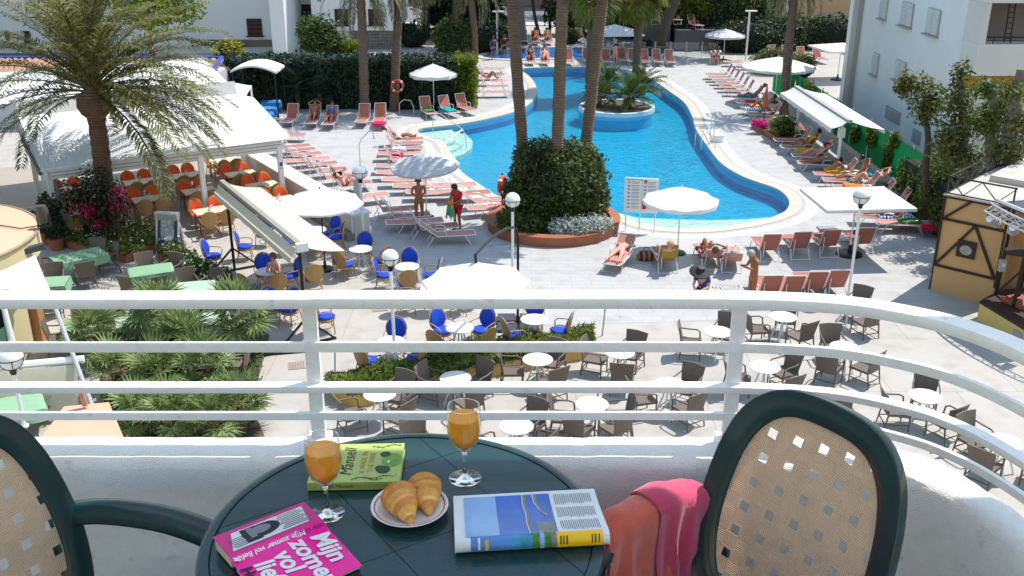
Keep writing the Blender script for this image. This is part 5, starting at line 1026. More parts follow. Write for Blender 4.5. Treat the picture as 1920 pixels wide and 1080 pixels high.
def palm(label, base, pts, r, L, nf, trunk=PTR2, m=LPALM, boss=None, emin=-45, emax=85, name='date_palm', ll=.55, seed=0, npair=52, bend=75, wd=.035):
    t = thing(name, label, 'palm tree', base); b = MB(); ringtrunk(b, pts, r); b.build('trunk', trunk, t); rg = random.Random(seed); top = Vector(pts[-1])
    if boss: b = MB(); b.lathe([(r[1],-.75),(boss*.8,-.6),(boss,-.35),(boss*.95,-.1),(boss*.55,.15),(.1,.35),(0,.4)], 16, top); b.build('crown_base', PTR, t)
    bins = [emin + (emax-emin)*i/6 for i in range(7)]; mes = [[frond_me(L*rg.uniform(.9,1.08), a, bend*(1 - .35*max(0, -a)/60), npair, ll, m, seed*100+i*2+j, wd) for j in range(2)] for i, a in enumerate(bins)]
    for k in range(nf):
        f = k/nf; i = int(f*7); o = link('frond', mes[i][k % 2], t); az = (k*2.39996 + rg.uniform(-.2,.2)) % (2*PI); az += 1.5 if boss and f < .5 and abs(az - 1.5*PI) < .75 else 0; o.location = top + Vector((0,0,.05+.25*f)); o.rotation_euler = (R(rg.uniform(-9,9)), R(rg.uniform(-8,8)), az); s = rg.uniform(.85,1.08); o.scale = (s, s, s)
    return t
def fan_me(petiole, rad, nb, m, seed, spread=250, droop=.25, wd=.05):
    rg = np.random.default_rng(seed); V = []; p0 = np.array([petiole, 0, 0.]); V += [np.array([0,-.012,0]), np.array([0,.012,0]), p0+[0,.008,0], p0-[0,.008,0]]
    for k in range(nb):
        a = np.radians(-spread/2 + spread*k/(nb-1)) + rg.normal()*.03; l = rad*(1 - .25*(abs(k/(nb-1)-.5)*2)**2)*rg.uniform(.9,1.08); d = np.array([cos(a), sin(a), 0]); w_ = np.array([-sin(a), cos(a), 0])
        for f0, f1, w0, w1 in ((0,.55,.25,1),(.55,1,1,.06)):
            z = lambda f: np.array([0,0,.14*rad*f - droop*l*f**2.2 + .02*((k % 2)-.5)]); A = p0 + d*l*f0 + z(f0); B_ = p0 + d*l*f1 + z(f1); V += [A - w_*wd*w0*.5, A + w_*wd*w0*.5, B_ + w_*wd*w1*.5, B_ - w_*wd*w1*.5]
    return mesh_np('fan_leaf', np.array(V), 4, m, False)
def fanplant(name, label, cat, base, stem_h, mes, nf, emin, emax, trunk=None, r=.12, seed=0, group=None, stemname='trunk', scale=1., top=None):
    t = thing(name, label, cat, base, 0, group); rg = random.Random(seed)
    if stem_h > .05: b = MB(); ringtrunk(b, [(0,0,-.05),(.02,.02,stem_h*.5),(.0,.0,stem_h)] if top is None else [(0,0,-.05), Vector(top)*.5+Vector((.1,0,0)), top], (r*1.1, r), 8); b.build(stemname, trunk or PTR, t)
    tp = Vector((0,0,stem_h)) if top is None else Vector(top)
    for k in range(nf):
        f = k/max(1, nf-1); e = emin + (emax-emin)*f; o = link('fan_leaf', mes[k % len(mes)], t); o.location = tp; o.rotation_euler = Euler((rg.uniform(-.5,.5), -R(e + rg.uniform(-10,10)), k*2.39996 + rg.uniform(-.25,.25)), 'XYZ'); s = scale*rg.uniform(.8,1.12); o.scale = (s,s,s)
    return t
# the big palm on the left
pb = G(211,452); palm('big date palm with shaggy olive fronds above the white pavilion', pb, [(0,0,-.1),(.0,0,1.6),(.08,0,3.2),(.1,0,4.95)], (.31,.27), 4.8, 98, PTR, LPALMB, .54, -6, 88, seed=1, ll=.66, npair=84, bend=62, wd=.05)
# three tall palms rising out of the round bush
PLC = G(1037,424); 
for lb, x0, y0, pp, top, sd in (('left of three tall palms in the round bush, leaning left',995,412,[(978,250),(960,0)],9.0,2),('middle tall palm with a straight trunk in the round bush',1043,428,[(1047,220),(1055,0)],9.6,3),('right of three tall palms in the round bush, leaning right',1082,402,[(1102,240),(1130,0)],12.6,4)):
    g = G(x0, y0); y = g.y; A_ = AT(*pp[0], y); B_ = AT(*pp[1], y); dv = (B_-A_).normalized(); T_ = B_ + dv*((top-B_.z)/dv.z)
    palm(lb, g, [Vector((0,0,-.1)), A_-g, B_-g, T_-g], (.22,.18), 2.7, 44, PTR2, LPALM2, .3, 0, 82, seed=sd, ll=.6, npair=36, bend=60, name='tall_palm', wd=.075)
for lb, x0, y0, pp, dtop, L_, nf, sd in (('palm with a slim trunk in front of the hedge, left one',684,214,[(681,100),(677,0)],.9,2.9,38,5),('palm with a thicker trunk in front of the hedge beside the lifebuoy',738,208,[(743,100),(748,0)],1.6,3.0,38,6),('palm on the right deck with a slim dark trunk',1470,214,[(1478,100),(1488,0)],1.1,2.7,30,7),('shaded palm trunk left of the paddling pool',890,118,[(889,60),(884,0)],1.5,3.6,30,8)):
    g = G(x0, y0); y = g.y; A_ = AT(*pp[0], y); B_ = AT(*pp[1], y); dv = (B_-A_).normalized(); T_ = B_ + dv*dtop
    palm(lb, g, [Vector((0,0,-.1)), A_-g, B_-g, T_-g], (.26,.2), L_, nf, PTR2, LPALM, .36, -50, 80, seed=sd, ll=.5, npair=34, name='date_palm', wd=.05, bend=85)
# fan palms with hanging skirts
SK = [fan_me(1.0, 1.25, 26, LSKIRT, s, 230, .55, .11) for s in range(4)]
for lb, px, yy, h, sd in (('fan palm with a hanging yellow green skirt, left one above the far parasol',1108,60,5.5,1),('fan palm with a hanging orange tinged skirt, right one above the far parasol',1196,62,5.6,2)):
    x = X(px, 60, yy); fanplant('fan_palm', lb, 'palm tree', (x, yy, 0), h, SK, 56, -84, 60, PTR2, .24, sd)
# round planter with bush
CLAY = mat('clay_planter', S(150,92,66), .75, .12, 4, .15, 30)
pl = thing('round_planter', 'round clay planter with a wide rim around the big bush and palms', 'planter', PLC)
RP_ = 2.32; b = MB(); b.lathe([(RP_,0),(RP_+.03,.30),(RP_+.05,.36),(RP_-.30,.37),(RP_-.33,.30),(RP_-.33,.0)], 64); b.build('wall', CLAY, pl); b = MB(); b.lathe([(0,.30),(RP_-.3,.28)], 40); b.build('soil', SOIL, pl)
bu = thing('big_bush', 'dense dark green rounded bush around the palm trunks in the round planter', 'bush', PLC + Vector((.12,.1,.25)))
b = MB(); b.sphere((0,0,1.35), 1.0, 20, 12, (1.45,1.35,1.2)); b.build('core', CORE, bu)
cloud('foliage', [((0,0,1.3),(1.72,1.6,1.35)),((-.5,0,2.0),(1.05,1.1,.85)),((.5,.1,2.0),(1.1,1.1,.8)),((.9,-.2,.9),(.95,1.0,.8)),((-1.0,-.2,.9),(.9,1.0,.8)),((0,-.6,.8),(1.3,.95,.75))], 26000, .13, LBUSH, bu, seed=3, flat=.1, inner=.72)
sv = thing('silver_shrub', 'low silver grey shrub with white flower heads at the front of the round planter', 'shrub', PLC + Vector((.72,-1.55,.3)))
cloud('foliage', [((-.5,0,.18),(.5,.42,.34)),((.1,-.12,.2),(.5,.42,.36)),((.62,.05,.2),(.45,.4,.36)),((1.0,.3,.16),(.3,.32,.28))], 5200, .075, LSILV, sv, seed=5, inner=.4, flat=-.1); cloud('flower', [((-.3,0,.42),(.6,.3,.22)),((.5,.1,.46),(.7,.35,.22))], 260, .05, FLW, sv, seed=6)
lsh = thing('leafy_shrub', 'dark low shrub at the left front of the round planter', 'shrub', PLC + Vector((-1.35,-1.1,.3))); cloud('foliage', [((0,0,.3),(.65,.6,.42)),((.6,-.4,.22),(.5,.4,.36))], 3200, .11, LMIDG, lsh, seed=7, flat=0)
# pool island with cycads
IC = G(1156,197,.35); isl = thing('pool_island', 'round white and blue island planter standing in the pool', 'planter', (IC.x, IC.y, 0))
b = MB(); b.lathe([(2.0,-.615),(2.0,.08)], 56); b.build('wall', mat('island_wall', S(80,176,214), .4, .06, 2), isl); b = MB(); b.lathe([(2.0,.083),(2.05,.09),(2.05,.30),(1.85,.30),(1.84,.2)], 56); b.build('rim', mat('island_rim', S(186,206,212), .5, .15, 3), isl); b = MB(); b.lathe([(0,.26),(1.84,.24)], 40); b.build('soil', SOIL, isl)
CY = [frond_me(1.1, a, 42, 36, .24, leafmat('leaf_cycad%d' % i, (.03,.06,.010), (.12,.17,.028), .3) if i == 0 else MC['leaf_cycad0'], 300+i, .03, .1) for i, a in enumerate((68,42,18,-4))]
for lb, px, py, sc_ in (('cycad at the back left of the island planter',1140,174,1.25),('cycad at the front left of the island planter',1122,196,1.15),('largest cycad at the front of the island planter',1181,201,1.4),('greyish cycad at the back right of the island planter',1203,178,1.35)):
    g = G(px, py, .3); t = thing('cycad', lb, 'plant', (g.x, g.y, .28), 0, None, sc_); b = MB(); b.lathe([(.14,0),(.16,.2),(.14,.42),(0,.5)], 10); b.build('trunk', PTR, t)
    for k in range(30): o = link('frond', CY[min(3, int((30-k)/30*4))], t); o.location = (0,0,.42); o.rotation_euler = (U(-.2,.2), U(-.15,.15), k*2.4 + U(-.2,.2)); s = U(.8,1.08); o.scale = (s,s,s)
# clipped hedge in front of the white houses
H0 = G(428,205); H1 = G(893,206); dv = H1-H0; hd_ = thing('clipped_hedge', 'long clipped dark green hedge with a sunlit yellow green end', 'hedge', H0 + Vector((0,.9,0)), math.atan2(dv.y, dv.x)); HL = dv.length
b = MB(); b.box((HL/2,0,1.2),(HL-.5,1.3,2.4)); b.build('core', CORE, hd_); boxcloud('foliage', HL-1.0, 1.9, 2.75, 30000, .17, LHEDGE, hd_, 1); boxcloud('foliage', 1.15, 1.95, 2.8, 5200, .16, LBRIGHT, hd_, 2, HL-1.15)  # brighter leaf colour paints the sunlight on the hedge end
for lb, px, py, mes_h, nf, sc_ in (('fan palm shrub in the shade in front of the hedge, left',560,205,1.3,24,1.3),('fan palm shrub in the shade in front of the hedge, right',600,206,.9,20,1.1)): fanplant('fan_palm_shrub', lb, 'plant', G(px, py), mes_h, [fan_me(.5, .5, 18, LHEDGE, 40+i, 240, .3, .06) for i in range(2)], nf, -30, 80, PTR, .12, px, None, 'trunk', sc_)
def bush(label, px, py, r3, n, size, m, y=None, seed=0, name='bush', core=True, z=0.):
    g = G(px, py, z); t = thing(name, label, 'bush', (g.x, g.y, z)); 
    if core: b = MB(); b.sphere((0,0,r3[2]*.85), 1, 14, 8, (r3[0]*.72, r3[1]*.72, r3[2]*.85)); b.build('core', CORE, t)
    rg = random.Random(seed); bl = [((0,0,r3[2]),(r3[0]*.8,r3[1]*.8,r3[2]))] + [((rg.uniform(-.6,.6)*r3[0], rg.uniform(-.5,.5)*r3[1], r3[2]*rg.uniform(.5,1.5)), (r3[0]*rg.uniform(.35,.6), r3[1]*.5, r3[2]*rg.uniform(.4,.6))) for _ in range(7)]
    cloud('foliage', bl, n, size, m, t, seed=seed, flat=.02, inner=.6); return t
bush('light green shrub rising behind the hedge below the brown shutters',612,150,(1.7,1.2,2.0),7000,.2,LMIDG,seed=11); bush('bright green shrub behind the hedge between the two trunks',660,150,(1.0,1.0,1.35),3000,.2,LBRIGHT,seed=12); bush('yellow flowering shrub behind the left end of the hedge',432,150,(1.2,.8,1.3),2500,.2,leafmat('leaf_yellow', (.10,.13,.01), (.45,.38,.02), .3),seed=13)
bush('leafy shrub right of the two big palm trunks behind the hedge',846,118,(1.3,1.2,1.6),5200,.2,LMIDG,seed=14); bush('dark shrub beside the shaded loungers at the hedge end',905,98,(2.4,1.6,1.3),4500,.22,LDARK,seed=15)
bush('broad light green shrub behind the storage hut',1265,86,(2.6,2,2.4),9000,.26,LBRIGHT,seed=16); bush('tall olive green tree shrub behind the hut, middle',1335,84,(3.2,2.4,3.0),13000,.27,LOLIVE,seed=17); bush('bright green shrub left of the beige house',1395,82,(2.0,2,2.8),8000,.26,LMIDG,seed=18); bush('dark hedge shrub behind the slim shower post',1400,98,(3.4,1.5,1.25),7000,.2,LDARK,seed=19)
bush('leafy hedge in front of the beige house, left part',1475,92,(3.0,1.4,1.35),6500,.22,LMIDG,seed=20); bush('leafy hedge in front of the beige house, right part',1556,92,(3.2,1.4,1.3),6500,.22,LDARK,seed=21); bush('flowering yellow green shrub left of the right deck palm',1452,138,(1.7,1.3,.9),3800,.15,LOLIVE,seed=22); bush('small flowering shrub right of the right deck palm',1502,146,(1.1,1.1,.8),2300,.14,LOLIVE,seed=23)
bush('small clipped ball shrub by the paddling pool',1070,82,(.9,.8,.65),1800,.15,LMIDG,seed=24); bush('low dark shrub at the foot of the leaning trunk',1222,98,(1.6,.8,.45),1700,.17,LDARK,seed=25)
bush('dark undergrowth left of the street gap',870,66,(4.2,2,2.0),6500,.34,LDARK,seed=26); bush('dark undergrowth right of the street gap',1110,66,(4.0,2,1.9),6500,.34,LDARK,seed=27); bush('dark undergrowth behind the leaning trunk',1205,72,(3.2,2,2.0),6000,.3,LDARK,seed=28); bush('undergrowth below the white house corner',775,88,(1.6,1.4,.9),2600,.22,LDARK,seed=29)
# trees standing in the background, crowns mostly above the picture
def tree(label, px, yy, tops, r, crown, n, m=LDARK, bk=BARK, size=.34, seed=0, name='tree'):
    x = X(px[0], px[1], yy); t = thing(name, label, 'tree', (x, yy, 0)); b = MB(); pts = [Vector((0,0,-.1))] + [Vector(p) for p in tops]; P = catmull(pts, 6, False); b.tube(P, [r*(1-.55*i/len(P)) for i in range(len(P))], 9)
    tp = Vector(tops[-1]); rg = random.Random(seed)
    for k in range(5):
        q = k*1.26+rg.uniform(0,.6); e = tp + Vector((cos(q)*crown[0]*.6, sin(q)*crown[0]*.6, crown[1]*rg.uniform(.1,.6))); b.tube([tp*.86 + Vector((0,0,.1)), tp.lerp(e,.5)+Vector((0,0,.25)), e], [r*.4, r*.25, r*.1], 6)
    b.build('trunk', bk, t); bl = [((tp.x+rg.uniform(-1,1)*crown[0]*.7, tp.y+rg.uniform(-1,1)*crown[0]*.7, tp.z+crown[1]*rg.uniform(.1,.9)), (crown[0]*rg.uniform(.35,.55),)*2 + (crown[1]*rg.uniform(.3,.45),)) for _ in range(9)]
    cloud('crown', bl, n, size, m, t, seed=seed, inner=.35); return t
tree('dark tree trunk right of the shaded palm, under the crowns',(850,90),80,[(.2,0,2.5),(-.1,0,6)],.32,(4.2,3.5),6500,seed=31); tree('thick trunk beside the leaning left tall palm',(980,70),79,[(-.2,0,2.5),(-.4,0,6.2)],.42,(4.4,3.5),6500,bk=BARKG,seed=32)
tree('slim dark trunk in the street gap, left',(1012,62),84,[(-.5,0,2),(-.9,0,5.6)],.17,(3.4,2.8),4500,seed=33); tree('slim dark trunk in the street gap, right',(1031,62),84,[(0,0,2),(.1,0,5.6)],.15,(3.2,2.8),4500,seed=34)
tree('big dark leaning trunk beside the storage hut',(1226,98),73,[(.7,0,2.2),(1.6,0,4.6),(2.3,0,7)],.5,(4.6,3.5),8000,seed=35); tree('dark trunk left of the leaning one',(1212,80),80,[(.2,0,2.5),(.7,0,6)],.36,(4.2,3.2),6500,seed=36)
tree('pine trunk behind the paddling pool on the left',(925,64),86,[(.1,0,3),(-.2,0,6.5)],.34,(4.4,3.5),6500,seed=37); tree('tree over the white house corner',(800,60),82,[(0,0,3),(.3,0,6.5)],.34,(3.6,3),6000,seed=38); tree('olive toned tree behind the big palm on the left',(285,100),64,[(0,0,1.5),(.1,0,3.4)],.25,(3.0,2.6),6500,LBRIGHT,seed=39,size=.24)
tree('tree above the hut in the background',(1300,60),96,[(0,0,3),(.3,0,6)],.3,(4.6,3.6),6500,LOLIVE,seed=40); tree('tree right of the fan palm skirts in the background',(1150,40),96,[(0,0,3),(0,0,6)],.34,(4.6,3.6),6500,seed=41)
# trees and creepers by the green fence
def XY(px, py, y): p = AT(px, py, y); return p
def ftree(label, y, xb, pxs, r, blobs, n, m, bk=BARKG, size=.14, seed=0):
    t = thing('slender_tree', label, 'tree', (xb, y, 0)); o = t.location; b = MB(); P = catmull([Vector((0,0,-.1))] + [AT(px, py, y) - Vector((xb, y, 0)) for px, py in pxs], 6, False); b.tube(P, [r*(1-.5*i/len(P)) for i in range(len(P))], 8); b.build('trunk', bk, t)
    bl = []; 
    for px, py, rx, rz_ in blobs: p = AT(px, py, y) - Vector((xb, y, 0)); bl.append(((p.x, p.y, p.z), (rx, rx, rz_)))
    cloud('crown', bl, n, size, m, t, seed=seed, inner=.05); cloud('dead_leaves', [(c_, (a_[0]*.8, a_[1]*.8, a_[2]*.8)) for c_, a_ in bl[-2:]], n//5, size*.8, LDRY, t, seed=seed+1, inner=0); return t
ftree('slender tree with a thin bare trunk in front of the white block',33.5,14.9,[(1736,330),(1740,255),(1728,200)],.16,[(1722,165,.55,.6),(1738,205,.6,.6),(1745,185,.5,.7),(1700,150,.35,.3),(1692,165,.3,.3)],1900,LOLIVE,BARK,seed=51)
ftree('ivy wrapped tree in the middle beside the white block',32.5,16.6,[(1812,300),(1806,220),(1800,150)],.2,[(1800,140,.4,.55),(1795,190,.7,.7),(1815,230,.8,.7),(1780,260,.7,.6),(1800,290,.9,.5)],3400,LOLIVE,seed=52)
ftree('pruned tree with a pale thick trunk at the right edge',31.5,17.5,[(1862,300),(1868,220),(1850,150)],.26,[(1845,165,.5,.4),(1880,200,.6,.5),(1850,230,.5,.5)],1500,LIVY,seed=53); ftree('second pruned pale trunk at the right edge',30.5,18.0,[(1893,310),(1898,220),(1915,130)],.25,[(1900,170,.6,.4),(1905,230,.6,.6),(1890,280,.7,.5)],1800,LOLIVE,seed=54)
cr = thing('climbing_shrub', 'tall dark climbing shrub at the near end of the green fence beside the stage house', 'shrub', (14.75, 34.0, 0)); b = MB(); b.box((.3,0,.9),(.8,4.4,1.7)); b.build('core', CORE, cr)
cloud('foliage', [((.1,-1.6,.8),(.6,.9,.9)),((.1,-.4,1.1),(.65,.9,1.1)),((.2,.9,1.0),(.6,.9,1.0)),((.1,2.0,.8),(.5,.8,.8)),((.5,0,2.1),(.6,1.3,.6)),((1.4,-1.5,1.5),(1,1,1.5)),((2.2,-2.4,2.2),(1.2,1,1.0))], 12000, .13, LIVY, cr, seed=60, flat=0, inner=.5)
for i, (px, py, y, r3) in enumerate(((1640,255,41.5,(.25,.5,.45)),(1665,290,39.5,(.25,.3,.6)),(1672,262,39,(.25,.3,.35)),(1688,318,37.6,(.25,.35,.5)),(1520,165,51,(.25,.9,.35)),(1546,185,48.5,(.25,.6,.3)),(1612,250,43.5,(.25,.3,.4)))):
    c = Vector((15.25, y, max(.4, AT(px, py, y).z))); t = thing('fence_creeper', f'{ORD[i]} patch of green creeper on the green fence' if i not in (4,5) else f'creeper hanging over the fence top near the right deck palm, {"far" if i == 4 else "near"} one', 'creeper', c); cloud('foliage', [((0,0,0),r3),((0,r3[1]*.3,-r3[2]*.6),(.18,r3[1]*.6,r3[2]*.7))], 750, .12, LIVY, t, seed=70+i, inner=.1)
# flower bed by the right palm
fb = thing('flower_bed', 'low clay edged flower bed by the right deck palm', 'planter', G(1450,250)); q = [G(1408,240),G(1436,228),G(1500,240),G(1512,258),G(1480,270),G(1455,268)]; b = MB(); b.prism([((p-fb.location).x,(p-fb.location).y) for p in q], 0, .28); b.build('wall', CLAY, fb); b = MB(); b.prism([((p-fb.location).x*.9,(p-fb.location).y*.9) for p in q], .281, .30); b.build('soil', SOIL, fb)
bush('round bright green bush in the clay edged bed',1466,254,(.75,.7,.5),3600,.11,LGRASS,seed=80,z=.28); bush('bright pink flowers in the clay edged bed',1424,240,(.5,.45,.22),1200,.11,FLP,seed=81,name='flowers',core=False,z=.28)
# beds on the left terrace
def bed(label, px, hgt, n, size, m, seed, wall=CLAY, wh=.3, fl=None, over=1.06, asp=.42):
    P = [G(x, y) for x, y in px]; c = sum(P, Vector())/len(P); t = thing('planter_bed', label, 'planter', c); b = MB(); b.prism([((p-c).x,(p-c).y) for p in P], 0, wh); b.build('wall', wall, t)
    rg = np.random.default_rng(seed); tri = [(P[0]-c, P[i]-c, P[i+1]-c) for i in range(1, len(P)-1)]; ar = np.array([((b_-a).cross(c_-a)).length for a, b_, c_ in tri]); k = rg.choice(len(tri), n, p=ar/ar.sum()); u, v = rg.uniform(0,1,n), rg.uniform(0,1,n); s = u+v > 1; u[s] = 1-u[s]; v[s] = 1-v[s]
    T_ = np.array([[tuple(a), tuple(b_), tuple(c_)] for a, b_, c_ in tri])[k]; Pn = T_[:,0] + (T_[:,1]-T_[:,0])*u[:,None] + (T_[:,2]-T_[:,0])*v[:,None]; Pn *= over
    hm = hgt*(.62+.38*np.sin(Pn[:,0]*3.1+seed)*np.sin(Pn[:,1]*4.3+1)); Pn[:,2] = wh*.85 + hm*rg.uniform(.05,1,n)
    nr = rg.normal(size=(n,3))*.7 + np.array([0,0,.7]); nr /= np.linalg.norm(nr,axis=1,keepdims=True); f = mesh_np('foliage', leafquads(Pn, nr, size, asp, rg), 4, m, t); tag(f, kind='stuff')
    if fl: q = Pn[rg.choice(n, fl)]; q[:,2] = wh*.85 + hgt*rg.uniform(.8,1.2,fl); f = mesh_np('flower', leafquads(q, nr[:fl], .07, .9, rg), 4, FLW, t); tag(f, kind='stuff')
    return t
bed('planted bed with a clay edge around the foot of the big palm', [(112,462),(135,440),(215,428),(297,442),(298,470),(238,494),(205,488)], .34, 5200, .13, LGRASS, 1, fl=160)
bed('narrow planted bed with white flowers between green cloth tables and the blue chairs', [(296,484),(330,476),(440,540),(470,575),(420,580),(330,520)], .4, 4200, .13, LMIDG, 2, fl=150)
OCW = mat('ochre_planter', S(206,166,96), .8, .1, 3)
bed('long ochre planter box with grassy plants in front of the terrace tables', [(622,748),(618,730),(900,668),(1104,640),(1108,672),(880,716),(668,766)], .36, 15000, .17, LGRASS, 3, OCW, .34, over=1.03, asp=.2)
ub = thing('groundcover', 'dark planted ground under the fan palms', 'ground cover', G(350,700)); q = [G(190,700),G(230,600),G(400,575),G(505,630),G(490,690),G(470,760),G(500,830),G(190,900)]; b = MB(); b.prism([((p-ub.location).x,(p-ub.location).y) for p in q], 0, .06); b.build('soil', SOIL, ub)
P = np.array([tuple(p - ub.location) for p in q]); rg = np.random.default_rng(5); n = 8000; w_ = rg.dirichlet(np.ones(8)*.5, n); c_ = w_ @ P; c_[:,2] = .06 + rg.uniform(0,.22,n); nr = rg.normal(size=(n,3))*.7 + np.array([0,0,.8]); nr /= np.linalg.norm(nr,axis=1,keepdims=True); tag(mesh_np('foliage', leafquads(c_, nr, .15, .4, rg), 4, LMIDG, ub), kind='stuff')
FM = [fan_me(.42, .52, 22, LFAN, s, 250, .22, .055) for s in range(4)]
for i, (px, py, h, nf, sc_, lb) in enumerate(((178,640,.75,26,1.05,'leftmost fan palm shrub, in front of the green cloth table'),(298,602,1.0,28,1.15,'fan palm shrub with the highest crown behind the upper rail'),(345,652,.9,28,1.1,'fan palm shrub in the middle of the clump'),(452,612,1.2,30,1.15,'rightmost fan palm shrub with a dark shaggy trunk'),(300,712,.8,26,1.0,'fan palm shrub between the two lower rails'),(382,700,.7,26,1.0,'fan palm shrub with yellowish leaves low in the clump'),(218,706,.6,22,.95,'fan palm shrub beside the grey stay pole'),(322,790,.7,24,.95,'fan palm shrub at the bottom of the clump, left'),(448,770,.7,26,.95,'fan palm shrub at the bottom of the clump, right'),(258,790,.5,20,.9,'fan palm shrub right of the peach annexe roof'),(400,800,.6,22,.9,'fan palm shrub just above the balcony wall'))):
    g = G(px, py, h*.8); fanplant('fan_palm_shrub', lb, 'plant', (g.x, g.y, .04), h, FM, int(nf*.78), -35, 82, PTR, .13, 20+i, 'fan palm shrubs below the balcony', 'trunk', sc_)
yp = thing('potted_plant', 'small bright green plant in an ochre pot among the fan palms', 'plant', G(372,766)); b = MB(); b.lathe([(0,0),(.16,0),(.22,.3),(.2,.32),(0,.3)], 14); b.build('pot', OCW, yp); cloud('foliage', [((0,0,.45),(.25,.25,.2))], 500, .1, LBRIGHT, yp, seed=3)
# bougainvillea climbing at the palm
bo = thing('bougainvillea', 'bougainvillea with magenta flowers climbing around the big palm trunk', 'shrub', G(206,456) + Vector((0,-.45,.2))); b = MB()
for k in range(7): b.tube([(-.2+.1*k,0,0),(-.5+.2*k+U(-.1,.1),.1,.7),(-.9+.32*k,U(-.2,.2),1.5)], [.035,.025,.012], 5)
b.build('stem', BARK, bo); cloud('foliage', [((-.6,0,1.5),(.75,.5,.75)),((.1,0,1.9),(.8,.5,.7)),((.55,-.1,1.25),(.6,.5,.6)),((-.15,.1,.9),(.5,.4,.5))], 3000, .12, leafmat('leaf_bougain', (.018,.020,.012), (.06,.065,.03), .25), bo, seed=8, inner=.15); cloud('flower', [((.65,-.15,1.35),(.5,.4,.5)),((.75,-.1,1.8),(.35,.3,.3)),((.1,-.3,.75),(.25,.2,.2)),((-.2,-.3,1.2),(.5,.2,.3))], 620, .1, FLR, bo, seed=9, inner=.1)
for i, (px, py, lb) in enumerate(((92,455,'leafy potted shrub by the kiosk wall, rear one'),(108,468,'leafy potted shrub by the kiosk wall, front one'))):
    t = thing('potted_shrub', lb, 'plant', G(px, py)); b = MB(); b.lathe([(0,0),(.2,0),(.27,.4),(.24,.42),(0,.4)], 12); b.build('pot', CLAY, t); cloud('foliage', [((0,0,.8),(.4,.4,.5)),((.1,0,1.4),(.25,.25,.4))], 1100, .12, LDARK, t, seed=90+i, inner=.2)
